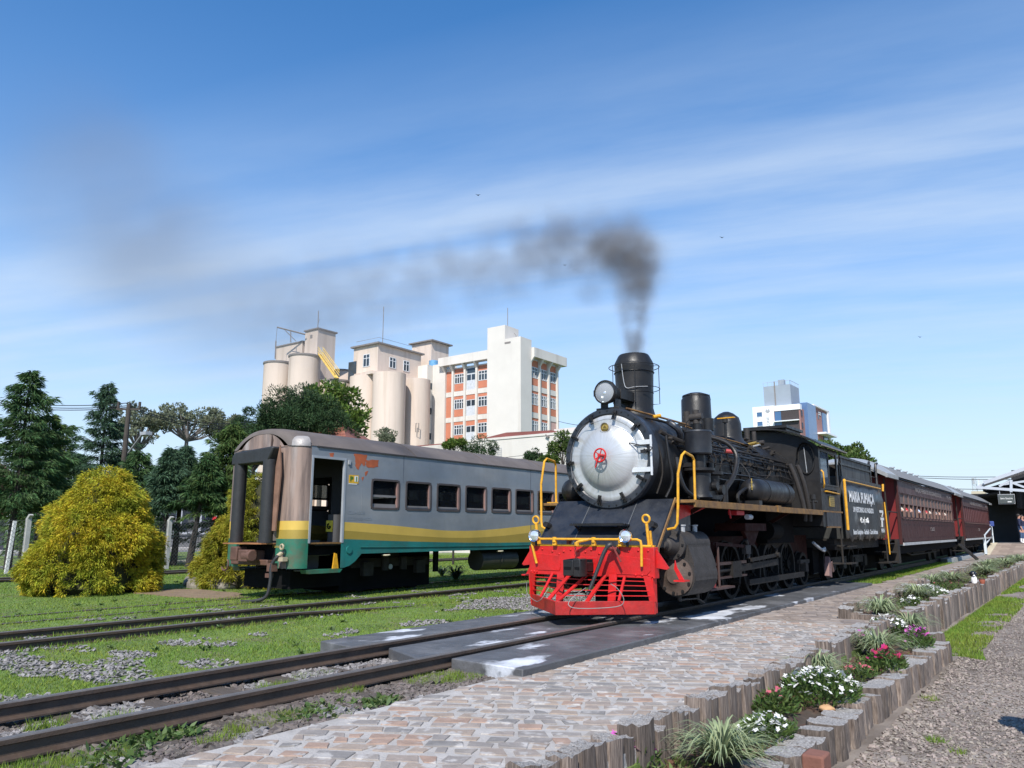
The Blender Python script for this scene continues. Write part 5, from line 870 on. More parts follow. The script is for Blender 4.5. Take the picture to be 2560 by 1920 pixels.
# roof: cross-section arc, closing down over the end
def rz(u): return 2.95 + .42 * (1 - abs(u) ** 2.6)
us = [math.sin(t_) for t_ in np.linspace(-math.pi / 2, math.pi / 2, 25)]; rows = []
for y, k, dz in ((10.13, 1.0, -.13), (10.15, 1.0, -.06), (10.22, 1.0, -.015), (10.4, 1.0, 0), (10.8, 1, 0), (20, 1, 0), (31, 1, 0)):
    hwid = [1.245 if y > 10.45 else 1.245 - .3 + .3 * math.sqrt(max(0, 1 - ((10.45 - y) / .325) ** 2))][0]
    rows.append([(GC + u * hwid, y, max(2.94, rz(u) + dz)) for u in us])
rfm = MB().sheet(rows); G('roof', rfm, GROOF, sharp=60)
endt = MB().sheet([[(GC + u * .83, 10.14, z) for u in us] for z in (2.9, 2.94)]); rowsT = [[(GC + u * .84, 10.135, 2.93 + (max(2.94, rz(u) - .13) - 2.93) * k) for u in us] for k in (0, .5, 1)]; G('end_crown', MB().sheet(rowsT), BEND)
G('eave_shade_strip', MB().box(GX - .01, GX + .025, 10.6, 31, 2.925, 2.955).box(2 * GC - GX - .025, 2 * GC - GX + .01, 10.6, 31, 2.925, 2.955), mat('eave_shade_black', (.045, .04, .04), .7))  # black strip paints the shadow line beneath the roof lip
G('corner_cap', MB().lathe((GX - .29, 10.44, 2.93), (0, 0, 1), [(0, .31), (.12, .295), (.19, .24), (.22, .17)], 8, 0, -1.45, -.1), mat('bare_silver_patch', (.3, .28, .27), .55, .2, .2, 5, .2, 20))
for y in (13.6, 16.4, 19.2): G('roof_seam', MB().tube([(GC + u * 1.25, y, rz(u) + .006) for u in us[12:]], .01, 5), GROOF)
# gangway with rubber bellows
gw = G('gangway', MB().box(GC - HW, GC - HW + .05, 10.08, 10.2, 1.0, 2.75).box(GC + HW - .05, GC + HW, 10.08, 10.2, 1.0, 2.75).box(GC - HW, GC + HW, 10.08, 10.2, 2.72, 2.76), mat('gangway_grey', (.2, .17, .15), .7, 0, .25, 4))
ob('rubber_roll', MB().tube([(GC - HW + .12, 9.98, .96), (GC - HW + .12, 9.98, 2.62)], .13, 16), RUBBER, gw); ob('rubber_roll', MB().tube([(GC + HW - .12, 9.98, .96), (GC + HW - .12, 9.98, 2.66)], .14, 16), RUBBER, gw)
ob('rubber_roll', MB().prism([(GC - HW - .06, 2.58), (GC + HW - .05, 2.6), (GC + HW + .12, 2.9), (GC + HW + .05, 2.92), (GC - HW + .05, 2.86), (GC - HW - .06, 2.76)], 1, 9.86, 10.08), RUBBER, gw, bevel=.03)
ob('door_leaf', MB().box(GC - .58, GC - .2, 10.8, 10.84, 1.0, 2.6), mat('beige_door', (.3, .26, .22), .7, 0, .25, 3), gw); ob('torn_flap', MB().prism([(GC + HW, 1.2), (GC + HW + .12, 1.2), (GC + HW + .2, 2.4), (GC + HW + .12, 2.95), (GC + HW + .02, 2.5)], 1, 10.02, 10.05), mat('rusty_flap', (.2, .11, .075), .8, 0, .35, 4), gw)
ob('bridge_plate', MB().prism([(GC - .55, 10.2), (GC + .6, 10.2), (GC + .62, 9.8), (GC - .62, 9.75)], 2, .93, .955), mat('orange_rust', (.3, .13, .05), .8, 0, .3, 5), gw)
G('end_stain', MB().prism([(GC + .35, 2.95), (GC + .37, 3.1), (GC + .32, 3.22), (GC + .3, 2.95)], 1, 10.12, 10.128), mat('dark_gash', (.05, .03, .025), .9))
# interior
INT = mat('coach_interior', (.03, .03, .032), .8, 0, .2, 2)
G('floor', MB().box(GC - 1.2, GC + 1.2, 10.7, 31, .9, .95), INT); G('ceiling', MB().box(GC - 1.2, GC + 1.2, 10.8, 31, 2.88, 2.9), INT); G('bulkhead', MB().box(GC - 1.2, GC - .4, 11.75, 11.79, .95, 2.88).box(GC + .4, GC + 1.2, 11.75, 11.79, .95, 2.88).box(GC - .4, GC + .4, 11.75, 11.79, 2.4, 2.88).box(GC - 1.2, GC + 1.2, 30.9, 31, .5, 3.0), INT)
for i in range(12): G('seat', MB().box(GC + .3, GC + 1.1, 12.6 + i * 1.1, 13.0 + i * 1.1, 1.2, 1.35).box(GC + .3, GC + 1.1, 12.95 + i * 1.1, 13.05 + i * 1.1, 1.2, 1.95), INT)
bn = G('litter_bin', MB().cyl((GX - .5, 11.62, .96), (GX - .5, 11.62, 1.55), .17, 18), mat('bin_grey', (.06, .06, .062), .5)); ob('bin_label', MB().box(GX - .6, GX - .4, 11.435, 11.445, 1.18, 1.42), mat('yellow_label', (.75, .62, .05), .5), bn); ob('label_mark', MB().torus((GX - .5, 11.43, 1.3), (0, 1, 0), .05, .016, 14, 6, 0, .8, 5.5).box(GX - .53, GX - .46, 11.425, 11.435, 1.29, 1.31), DARK, bn)
# paint marks on the side
ORG_P = mat('orange_primer', (.42, .1, .035), .7, 0, .2, 6, .1, 40); rs_ = random.Random(5)
def blot(poly, jj=.015):
    out = []
    for (a, b), (c_, d_) in zip(poly, poly[1:] + poly[:1]):
        for k in range(4): out.append((a + (c_ - a) * k / 4 + rs_.uniform(-jj, jj), b + (d_ - b) * k / 4 + rs_.uniform(-jj, jj)))
    return out
G('primer_patch', MB().prism(blot([(11.62, 2.86), (12.0, 2.87), (11.98, 2.72), (11.93, 2.62), (11.85, 2.66), (11.76, 2.53), (11.68, 2.6), (11.66, 2.74)]), 0, GX + .002, GX + .004), ORG_P)
G('primer_patch', MB().prism(blot([(11.98, 2.76), (12.36, 2.77), (12.36, 2.62), (12.1, 2.58), (11.98, 2.64)]), 0, GX + .0025, GX + .0045), ORG_P)
for q in ([(11.96, 2.48), (12.06, 2.52), (12.02, 2.42), (11.98, 2.4)], [(11.86, 2.36), (11.94, 2.38), (11.9, 2.28)], [(10.93, 2.82), (11.05, 2.84), (11.03, 2.73), (10.95, 2.74)]): G('primer_patch', MB().prism(blot(q, .008), 0, GX + .002, GX + .004), ORG_P)
ps = G('class_plate', MB().box(GX + .002, GX + .008, 11.5, 11.78, 2.22, 2.4), mat('orange_plate', (.6, .34, .02), .5)); text('plate_letters', 'P 1', mat('green_letter', (.03, .15, .02), .5), ps, (GX + .01, 11.53, 2.27), (0, 1, 0), (0, 0, 1), .1, .2, .03)
ob('plate_white', MB().box(GX + .0085, GX + .011, 11.66, 11.76, 2.26, 2.38).box(GX + .003, GX + .006, 11.5, 11.74, 2.195, 2.219), WHITE, ps)
FAINT = mat('faded_lettering', (.22, .245, .28), .5); text('old_lettering', 'CLASSE', FAINT, gc, (GX + .001, 11.5, 1.56), (0, 1, 0), (0, 0, 1), .07, .5); text('old_lettering', 'ECONOMICA', FAINT, gc, (GX + .001, 11.5, 1.43), (0, 1, 0), (0, 0, 1), .07, .75)
text('end_lettering', 'Maria', mat('yellow_scrawl', (.5, .36, .08), .6), gc, (GX - .7, 10.148, .86), (1, 0, 0), (0, 0, 1), .06, .2)
G('side_lamp', MB().box(GX, GX + .03, 11.46, 11.52, 2.62, 2.72), GREYMETAL); G('jack_pad', MB().cyl((GX, 11.58, .8), (GX + .02, 11.58, .8), .08, 16), TEAL)
for y in (12.72, 17.0): G('lifting_ring', MB().torus((GX - .02, y, .66), (0, 0, 1), .08, .018, 14, 6), mat('cream_ring', (.45, .4, .28), .6))
# running gear
G('underframe', MB().box(GC - 1.0, GC + 1.0, 10.4, 31, .7, .9), DARK); G('bogie_shade_box', MB().box(GC - .6, GC + .6, 11.9, 14.85, -.12, .7), DARK); G('step_shade_box', MB().box(GC - .8, GC + .75, 10.45, 11.85, .02, .4), DARK); G('equipment_box', MB().box(GC - .9, GC + .5, 18.3, 27, .1, .72), DARK)  # boxes round bogie and steps are added darkness, filling the daylight gaps
def bogie(yc):
    bg_ = G('bogie', MB().box(GC + .62, GC + .74, yc - 1.3, yc + 1.3, .38, .58).box(GC - .74, GC - .62, yc - 1.3, yc + 1.3, .38, .58).box(GC - .7, GC + .7, yc - .25, yc + .25, .4, .7), SOOT)
    ob('axle_box', MB().box(GC + .74, GC + .86, yc - 1.02, yc - .72, .2, .5).box(GC + .74, GC + .86, yc + .72, yc + 1.02, .2, .5).cyl((GC + .8, yc - .3, .3), (GC + .8, yc - .3, .6), .09, 10).cyl((GC + .8, yc + .3, .3), (GC + .8, yc + .3, .6), .09, 10), SOOT, bg_)
    for dy in (-.87, .87):
        for sx in (1, -1): ob('wheel', MB().lathe((GC + sx * .535, yc + dy, .2), (sx, 0, 0), [(-.06, 0), (-.06, .4), (-.03, .37), (.06, .36), (.06, .1), (.02, .1), (.02, 0)], 28), DARK, bg_)
    ob('axle_cover', MB().cyl((GC + .86, yc - .2, .38), (GC + .89, yc - .2, .38), .06, 10), GREYMETAL, bg_)
bogie(13.4); bogie(28.4)
G('water_tank', MB().lathe((GC + .85, 0, .43), (0, 1, 0), [(16.4, 0), (16.4, .27), (17.2, .275), (17.21, .285), (17.25, .285), (17.26, .275), (18.0, .27), (18.0, 0)], 24), mat('olive_dark_tank', (.04, .037, .03), .6, 0, .25, 3)); G('gear_box', MB().box(GC - .6, GC + .4, 18.6, 20.5, .3, .75), DARK)
G('pipe_post', MB().box(GC + .8, GC + .86, 14.75, 14.9, .2, .72), DARK)
# coupler and hose at the end
RC = mat('rust_brown_cast', (.11, .055, .04), .75, 0, .3, 5, .3, 25)
cp_ = G('coupler', MB().box(GC - .75, GC + .5, 10.05, 10.25, .5, .62).box(GC - .35, GC - .12, 9.75, 10.0, .6, .88).box(GC + .0, GC + .3, 9.7, 9.95, .58, .82).cyl((GC + .1, 9.8, .7), (GC + .35, 9.8, .7), .12, 14).box(GC - .25, GC + .25, 9.95, 10.2, .6, .8), RC, bevel=.02)
ob('coupler_chain', MB().torus((GC - .95, 10.05, .5), (0, 1, 0), .13, .02, 16, 6, 0, 0, 3.4), RC, cp_); ob('coupler_hood', MB().box(GC - .5, GC + .6, 10.16, 10.2, .62, .94), DARK, cp_)
hz_ = G('brake_hose', MB().tube([(GC + .95, 10.1, .78), (GC + .9, 9.98, .68), (GC + .82, 9.92, .5), (GC + .84, 9.9, .2), (GC + .8, 9.85, -.08), (GC + .6, 9.7, -.17), (GC + .35, 9.6, -.18)], .035, 10, smooth=5), RUBBER); ob('hose_valve', MB().torus((GC + .95, 10.05, .88), (0, 1, 0), .05, .02, 14, 6).cyl((GC + .95, 10.05, .76), (GC + .9, 10.0, .7), .05, 10).box(GC + .86, GC + 1.06, 10.0, 10.12, .6, .68), mat('cream_cast', (.4, .33, .22), .6), hz_); ob('hose_joint', MB().box(GC + .7, GC + .86, 9.9, 10.04, .4, .56).box(GC + .66, GC + .8, 9.9, 10.0, .28, .36), RC, hz_)
G('corner_rust', MB().prism(blot([(GC + .75, .45), (GC + 1.0, .45), (GC + .98, .62), (GC + .85, .72), (GC + .76, .6)]), 1, 10.142, 10.147), BEND)
# ------------------------------------------------------------------ maroon wooden coaches of the steam train
MAR = mat('maroon_boards', (.05, .0135, .0125), .5, 0, .22, 2, .12, 18, stretch=(4, 4, .6), dirt=((.07, .035, .033), .4, 2), spec=.3); MARL = mat('maroon_letterboard', (.06, .022, .02), .55, 0, .25, 2.5, .1, 20, dirt=((.2, .17, .16), .5, 1.6), stretch=(1, 1, .5)); MRED = mat('sunlit_maroon_end', (.17, .018, .018), .45, 0, .12, 2)  # one maroon: boards darkened as the shaded side, end brightened as the sunlit one
CROOF = mat('grey_canvas_roof', (.165, .163, .16), .7, 0, .15, 1.2, .12, 12, dirt=((.16, .155, .15), .6, 1.2)); CSIL = mat('silver_roof_end', (.36, .36, .35), .4, .3, .15, 2, .15, 10)
TRIM = mat('brown_trim', (.16, .095, .08), .6, 0, .25, 4); INTC = mat('pale_coach_interior', (.32, .28, .2), .8, 0, .15, 3)
def wood_coach(ys_, label, group, opened, num):
    c = thing('passenger_coach', (C, ys_ + 7, 0), label, 'coach', group); L_ = 15.4; a, b = ys_ + 1.75, ys_ + L_ - 1.5     # body between the end platforms
    def K(name, mb, m, par=None, **k): return ob(name, mb, m, par or c, **k)
    XS = C + 1.32
    for sx in (1, -1):
        X = C + sx * 1.32; x_ = lambda d0, d1: (min(X + sx * d0, X + sx * d1), max(X + sx * d0, X + sx * d1))
        n = 26; st_ = (b - a) / n
        lw = K('lower_side', MB().box(*x_(-.06, 0), a, b, .86, 1.62), MAR)
        if sx > 0:
            for i in range(n): ob('board', MB().box(*x_(.0, .006), a + i * st_ + .012, a + (i + 1) * st_ - .012, .98, 1.56), MAR, lw)
        ob('board_rail', MB().box(*x_(0, .02), a, b, .86, .97).box(*x_(0, .03), a, b, 1.58, 1.63), MAR, lw)
        K('sole_bar', MB().box(*x_(-.1, .05), a, b, .76, .84), mat('pale_step_board', (.42, .42, .41), .6, 0, .2, 3))
        K('letter_board', MB().box(*x_(-.06, 0), a, b, 2.38, 2.78).box(*x_(0, .025), a, b, 2.36, 2.4).box(*x_(0, .02), a, b, 2.72, 2.76), MARL)
        nw = 15; ww = (b - a - .5) / nw
        for i in range(nw + 1): K('window_post', MB().box(*x_(-.06, .005), a + .2 + i * ww - .06, a + .2 + i * ww + .06, 1.62, 2.38), TRIM if opened else MAR)
        K('corner_post', MB().box(*x_(-.07, .02), a - .06, a + .14, .8, 2.9).box(*x_(-.07, .02), b - .1, b + .06, .8, 2.9), MAR)
        if sx > 0:
            for i in range(nw):
                w0, w1 = a + .2 + i * ww + .06, a + .2 + (i + 1) * ww - .06
                if opened:
                    sh = K('sash', MB().box(*x_(-.05, -.02), w0, w1, 2.06, 2.36), mat('brown_blind', (.13, .095, .08), .7, 0, .3, 5)); ob('sash_rail', MB().box(*x_(-.04, .0), w0, w1, 2.03, 2.07).box(*x_(-.04, -.01), w0, w1, 2.33, 2.37), TRIM, sh)
                else: K('shutter', MB().box(*x_(-.05, -.015), w0, w1, 1.62, 2.36), mat('closed_shutter', (.15, .05, .045), .6, 0, .2, 4, stretch=(1, 1, .5)))
                K('window_latch', MB().tube([(X + sx * .02, w0, 1.6), (X + sx * .07, w0 + .05, 1.56), (X + sx * .07, w1 - .05, 1.56), (X + sx * .02, w1, 1.6)], .008, 5), TRIM)
        if sx < 0: K('far_windows', MB().box(*x_(-.04, -.02), a, b, 1.62, 2.38), INTC)
    K('floor', MB().box(C - 1.25, C + 1.25, ys_ + .1, ys_ + L_ - .1, .85, .95), DARK); K('ceiling', MB().box(C - 1.25, C + 1.25, a, b, 2.78, 2.8), INTC)
    for i in range(8 if opened else 0): K('bench', MB().box(C + .3, C + 1.2, a + .9 + i * 1.45, a + 1.3 + i * 1.45, 1.2, 1.35).box(C + .3, C + 1.2, a + 1.25 + i * 1.45, a + 1.33 + i * 1.45, 1.2, 2.0), INTC)
    for y in (a, b): ed = K('end_wall', MB().box(C - 1.3, C - .35, y - .03, y + .03, .86, 2.9).box(C + .35, C + 1.3, y - .03, y + .03, .86, 2.9).box(C - .35, C + .35, y - .03, y + .03, 2.5, 2.9), MRED); ob('end_door', MB().box(C - .35, C + .35, y - .015, y + .015, .9, 2.5), MRED, ed)
    # platforms at both ends
    K('end_platform', MB().box(C - 1.25, C + 1.25, ys_, a, .82, .92).box(C - 1.25, C + 1.25, b, ys_ + L_, .82, .92), SOOT)
    K('platform_steps', MB().box(C + .9, C + 1.3, ys_ + .3, ys_ + .9, .3, .33).box(C + .9, C + 1.3, ys_ + .3, ys_ + .9, .58, .61).box(C + 1.0, C + 1.32, ys_ + .95, ys_ + 1.3, .25, .95), SOOT)
    K('platform_rail', MB().tube([(C + 1.28, ys_ + .15, .9), (C + 1.28, ys_ + .15, 1.75), (C + 1.28, ys_ + 1.6, 1.75)], .02, 6).bar((C - 1.2, ys_ + .1, 1.7), (C + 1.2, ys_ + .1, 1.7), .04, .04).tube([(C + 1.26, ys_ + .1, .9), (C + 1.26, ys_ + .1, 2.7)], .025, 6), SOOT)
    K('end_panel', MB().box(C - 1.2, C - .4, ys_ + .12, ys_ + .14, .92, 1.7).box(C + .4, C + 1.2, ys_ + .12, ys_ + .14, .92, 1.7), MRED)
    # roof
    nu = 16; uu = [math.sin(t_) for t_ in np.linspace(-math.pi / 2, math.pi / 2, nu + 1)]; rz_ = lambda u: 2.82 + .62 * (1 - abs(u) ** 2.2)
    K('roof', MB().sheet([[(C + u * 1.42, y, rz_(u)) for u in uu] for y in np.linspace(ys_ + 1.3, ys_ + L_ - .9, 12)]).sheet([[(C + u * 1.4, y, rz_(u) - .05) for u in uu] for y in (ys_ + 1.3, ys_ + L_ - .9)]), CROOF)
    K('roof_end', MB().sheet([[(C + u * 1.425, ys_ - .25 + 1.6 * f, 2.83 + (.62 * (1 - abs(u) ** 2.2)) * (.62 + .38 * math.sin(f * math.pi / 2)) - .0) for u in uu] for f in np.linspace(0, 1, 6)]).sheet([[(C + u * 1.43, ys_ - .25 + d, 2.83 + (.62 * (1 - abs(u) ** 2.2)) * .62 - .12 * k) for u in uu] for k, d in ((0, 0), (1, .005))]).box(C + 1.38, C + 1.44, ys_ - .25, ys_ + 1.4, 2.72, 2.84), CSIL)
    K('roof_end', MB().sheet([[(C + u * 1.425, ys_ + L_ + .15 - 1.1 * f, 2.83 + (.62 * (1 - abs(u) ** 2.2)) * (.7 + .3 * math.sin(f * math.pi / 2))) for u in uu] for f in np.linspace(0, 1, 6)]).box(C + 1.38, C + 1.44, ys_ + L_ - 1.0, ys_ + L_ + .15, 2.74, 2.84), CSIL)
    K('roof_rib', MB().tube([(C + u * 1.43, ys_ + 1.32, rz_(u) + .005) for u in uu], .012, 5), CROOF)
    for i in range(5): K('roof_vent', MB().cyl((C + .15, b - 6 + i * 1.35, 3.4), (C + .15, b - 6 + i * 1.35, 3.56), .06, 8).cyl((C + .15, b - 6 + i * 1.35, 3.56), (C + .15, b - 6 + i * 1.35, 3.6), .1, 8), GREYMETAL)
    # bogies
    for yc in (ys_ + 3.0, ys_ + L_ - 3.0):
        bg_ = K('bogie', MB().box(C + .62, C + .74, yc - 1.1, yc + 1.1, .35, .55).box(C - .74, C - .62, yc - 1.1, yc + 1.1, .35, .55), SOOT)
        for dy in (-.75, .75):
            for sx in (1, -1): ob('wheel', MB().lathe((C + sx * .535, yc + dy, .36), (sx, 0, 0), [(-.06, 0), (-.06, .39), (-.03, .36), (.06, .36), (.06, 0)], 20), SOOT, bg_)
    K('underframe', MB().box(C - .5, C + .5, ys_ + .2, ys_ + L_ - .2, .1, .5), DARK); K('floor_shade_box', MB().box(C - 1.15, C + 1.15, ys_ + .2, ys_ + L_ - .2, .5, .8), DARK)  # both dark boxes are added to put black shade under the coach
    K('truss_rod', MB().tube([(C + 1.0, ys_ + 2, .75), (C + 1.0, ys_ + 5, .4), (C + 1.0, ys_ + L_ - 5, .4), (C + 1.0, ys_ + L_ - 2, .75)], .025, 6).box(C + .4, C + .9, ys_ + 6, ys_ + 8.5, .35, .75), SOOT)
    LW = mat('worn_coach_letters', (.34, .29, .26), .6, 0, .35, 30)
    text('letterboard_text', 'VIAÇÃO FERREA DO RIO GRANDE DO SUL', LW, c, (C + 1.345, a + 3.0, 2.5), (0, 1, 0), (0, 0, 1), .15, 6.0, .01); text('class_text', '1ª CLASSE', LW, c, (C + 1.345, a + 5.4, 1.2), (0, 1, 0), (0, 0, 1), .13, 1.0, .01); text('letterboard_text', num, LW, c, (C + 1.345, b - 1.6, 2.5), (0, 1, 0), (0, 0, 1), .13, 1.2, .01)
    return c
wood_coach(24.55, 'maroon wooden coach with open windows coupled behind the tender', 'maroon coaches of the steam train', True, 'PS 101')
wood_coach(40.3, 'maroon wooden coach with closed red shutters, second in the steam train', 'maroon coaches of the steam train', False, 'PS 102')
# ------------------------------------------------------------------ town behind the yard
def _ray(px, py): return _f3 * 1923 + RT * (px - 1280) - _u3 * (py - 960)
def onY(px, py, Y): d = _ray(px, py); return EYE + d * (Y / d.y)
def onX(px, py, X): d = _ray(px, py); return EYE + d * (X / d.x)
def onZ(px, py, Z): d = _ray(px, py); return EYE + d * ((Z - EYE.z) / d.z)
CREAM = mat('cream_silo_plaster', (.61, .505, .425), .85, 0, .1, .35, .1, 4, stretch=(1, 1, .25), c3=((.47, .375, .3), .6, 1.1, .12, (1, 1, .06))); CAPG = mat('grey_cap_edge', (.2, .18, .17), .8)
PLAST = mat('white_plaster', (.62, .585, .535), .85, 0, .07, .3, .06, 3, c3=((.5, .46, .41), .64, .8, .1, (1, 1, .08))); ORANGE = mat('orange_panel', (.5, .18, .105), .8, 0, .1, 1.2, .1, 6)
WFRAME = mat('white_window_frame', (.6, .62, .64), .5); DGLASS = mat('dark_window_glass', (.03, .045, .06), .08, 0, .4, .5); BGLASS = mat('blue_window_glass', (.06, .13, .25), .08, 0, .2, .3)
def window(par, plane, c, a0, a1, z0, z1, nx, nz, out, pane=DGLASS):
    "plane 'Y': wall faces -Y at Y=c ; plane 'X': wall faces +X at X=c"
    f = MB(); t = .09
    def bx(A0, A1, Z0, Z1, d0, d1):
        if plane == 'Y': f.box(A0, A1, c - d1, c - d0, Z0, Z1)
        else: f.box(c + d0, c + d1, A0, A1, Z0, Z1)
    for i in range(nx + 1): a = a0 + (a1 - a0) * i / nx; bx(a - t / 2, a + t / 2, z0, z1, -.02, out)
    for i in range(nz + 1): z = z0 + (z1 - z0) * (i / nz if nz != 2 or i != 1 else .68); bx(a0 + t / 2, a1 - t / 2, z - t / 2, z + t / 2, -.01, out - .01)
    w = ob('window', f, WFRAME, par); g_ = MB()
    if plane == 'Y': g_.box(a0, a1, c - .03, c - .01, z0, z1)
    else: g_.box(c + .01, c + .03, a0, a1, z0, z1)
    ob('pane', g_, pane, w); return w
# white office block with orange panels: front faces -Y, side faces +X
wb = thing('office_building', (-66, 88, 0), 'white building with orange window panels and a tall blank tower', 'building')
B = lambda nm, mb, m, par=None: ob(nm, mb, m, par or wb)
FY = 83.4; SX = -58.6
B('wall', MB().box(-72.9, SX, FY, 91.4, 0, 24.4), PLAST)
tw_ = B('tower', MB().box(-63.7, -58.05, 81.43, 84.0, 0, 26.8).box(-63.7, -60.66, 81.43, 84.6, 26.8, 28.8), PLAST); ob('tower_vent', MB().box(-60.7, -59.7, 81.4, 81.44, 26.1, 26.35), CAPG, tw_); ob('tower_mast', MB().cyl((-61, 82.5, 28.8), (-61, 82.5, 31.5), .05, 6), CAPG, tw_); ob('tower_hook', MB().tube([(-59.6, 82.5, 26.8), (-59.6, 82.5, 27.4), (-59.9, 82.5, 27.7)], .04, 5), CAPG, tw_)
B('roof_fascia', MB().box(-73.6, -63.75, FY - 1.0, FY + .2, 24.75, 26.0).box(SX - .1, SX + 1.0, 84.0, 92.3, 24.45, 25.75), PLAST)
st2 = B('stair_block', MB().box(-77.2, -75.2, 81.9, 86, 0, 25.2).box(-75.2, -73.0, 83.1, 86, 0, 25.3), PLAST)
for z in (21.6, 17.9, 14.2): ob('slit_window', MB().box(-75.19, -75.16, 82.1, 82.95, z, z + .95), DGLASS, st2)
ob('water_tank', MB().cyl((-75.9, 84, 25.3), (-75.9, 84, 26.2), .7, 14), mat('blue_tank', (.12, .3, .5), .5), st2)
pxs = [-71.45, -69.2, -66.95, -63.75]
for i, x in enumerate((-72.9, -71.35, -69.1, -66.95)): B('pier', MB().box(x - .16, x + .16, FY - .35, FY + .01, 0, 23.9).prism([(FY - .35, 23.9), (FY - 1.0, 24.75), (FY + .01, 24.75), (FY + .01, 23.9)], 0, x - .16, x + .16), PLAST)
for i, y in enumerate((84.1, 86.4, 88.65, 90.9)): B('pier', MB().box(SX - .01, SX + .35, y - .16, y + .16, 0, 23.6).prism([(SX - .01, 23.6), (SX + .35, 23.6), (SX + 1.0, 24.45), (SX - .01, 24.45)], 1, y - .16, y + .16), PLAST)
for f in range(3):
    dz = -3.72 * f
    B('orange_panel', MB().box(-72.7, -71.55, FY - .06, FY, 20.9 + dz, 23.95 + dz), ORANGE)
    for k, (a0, a1) in enumerate(((-71.15, -69.3), (-68.9, -67.15), (-66.75, -64.6))):
        if k == 1:
            if f: B('orange_panel', MB().box(a0, a1, FY - .06, FY, 23.2 + dz, 24.2 + dz), ORANGE)
            dr = B('service_door', MB().box(a0, a1, FY - .08, FY, 20.6 + dz, 23.2 + dz + (.9 if f == 0 else 0)), mat('pale_grey_door', (.52, .54, .57), .6)); ob('pane', MB().box(a0 + .1, (a0 + a1) / 2 - .08, FY - .1, FY - .07, 22.3 + dz, 23.1 + dz), DGLASS, dr); ob('pane', MB().box((a0 + a1) / 2 + .08, a1 - .1, FY - .1, FY - .07, 22.3 + dz, 23.1 + dz), DGLASS, dr)
            if f == 0: ob('pane', MB().box(a0 + .1, a1 - .1, FY - .1, FY - .07, 23.3, 24.0), DGLASS, dr)
        else:
            B('orange_panel', MB().box(a0, a1, FY - .06, FY, 20.95 + dz, 22.0 + dz).box(a0, a1, FY - .06, FY, 23.45 + dz, 24.2 + dz), ORANGE); window(wb, 'Y', FY - .0, a0 + .05, a1 - .05, 22.05 + dz, 23.4 + dz, 4, 2, .1)
    for k, (a0, a1) in enumerate(((84.35, 86.2), (86.6, 88.45), (88.85, 90.7))):
        if f == 2 and k == 2: B('pink_panel', MB().box(SX, SX + .06, a0, a1, 13, 17), mat('faded_pink', (.55, .35, .3), .8)); continue
        B('orange_panel', MB().box(SX, SX + .06, a0, a1, 20.75 + dz, 21.75 + dz).box(SX, SX + .06, a0, a1, 23.3 + dz, 24.2 + dz), ORANGE); window(wb, 'X', SX, a0 + .05, a1 - .05, 21.8 + dz, 23.25 + dz, 4, 2, .1)
    B('floor_band', MB().box(-72.7, -63.75, FY - .12, FY - .065, 20.2 + dz, 20.9 + dz).box(SX + .065, SX + .12, 84.3, 90.7, 19.95 + dz, 20.7 + dz), PLAST)
# grain silos
sr = thing('grain_silo_block', (-79, 77, 0), 'cream grain silos topped by a box with three windows next to the white building', 'silo')
def silo(par, px, D, r, zt, cap=True):
    p = at(px, 1100, D); s_ = ob('silo', MB().lathe((p.x, p.y, 0), (0, 0, 1), [(0, r), (zt, r), (zt, 0)], 36), CREAM, par)
    if cap: ob('silo_rim', MB().lathe((p.x, p.y, 0), (0, 0, 1), [(zt - .05, r), (zt - .05, r + .12), (zt + .2, r + .12), (zt + .2, 0)], 36), CAPG, s_)
    return p
for px, D in ((910, 107), (969, 104.5), (1033, 109)): silo(sr, px, D, 2.28, 22.5, False)
ph = ob('head_house', MB().box(-82.05, -77.09, 73.72, 82.5, 23.0, 27.0), CREAM, sr); ob('roof_slab', MB().box(-82.4, -76.7, 73.35, 82.9, 27.0, 27.22), CAPG, ph); ob('floor_slab', MB().prism([(-83.4, 75), (-81, 73.0), (-77.0, 72.6), (-76.4, 74), (-76.2, 82.8), (-83.4, 82.8)], 2, 22.55, 23.0), CREAM, ph)
window(sr, 'Y', 73.72, -79.95, -78.7, 24.0, 25.75, 2, 2, .08); window(sr, 'X', -77.09, 76.0, 77.2, 24.0, 25.5, 2, 2, .08); window(sr, 'X', -77.09, 78.82, 79.96, 24.0, 25.5, 2, 2, .08)
tt = ob('lift_tower', MB().box(-80.6, -76.6, 84.2, 88.2, 18, 29.4), CREAM, sr); ob('roof_slab', MB().box(-81.0, -76.1, 83.8, 88.6, 29.4, 29.6), CAPG, tt); ob('lightning_mast', MB().cyl((-78.6, 76, 27.2), (-78.6, 76, 33.2), .05, 6), CAPG, sr)
ob('roof_railing', MB().tube([(-81.9, 74, 28.0), (-77.3, 74, 28.0), (-77.3, 82, 28.0)], .03, 4), CAPG, sr)
ob('ladder_cage', MB().tube([tuple(at(1040, 1058, 106.3)), tuple(at(1047, 1058, 106.3)), tuple(at(1046, 1080, 106.3)), tuple(at(1039, 1080, 106.3))], .06, 4, True), CAPG, sr)
slf = thing('grain_silo_block', (-91, 72, 0), 'cream silos with a tall square tower and yellow stair, left of the windowed silo box', 'silo')
for px, D, zt in ((688, 112.5, 25.6), (752, 109.5, 26.0), (833, 112, 22.6)): silo(slf, px, D, 2.25 if px < 800 else 2.9, zt)
silo(slf, 850, 121, 1.8, 26.2)
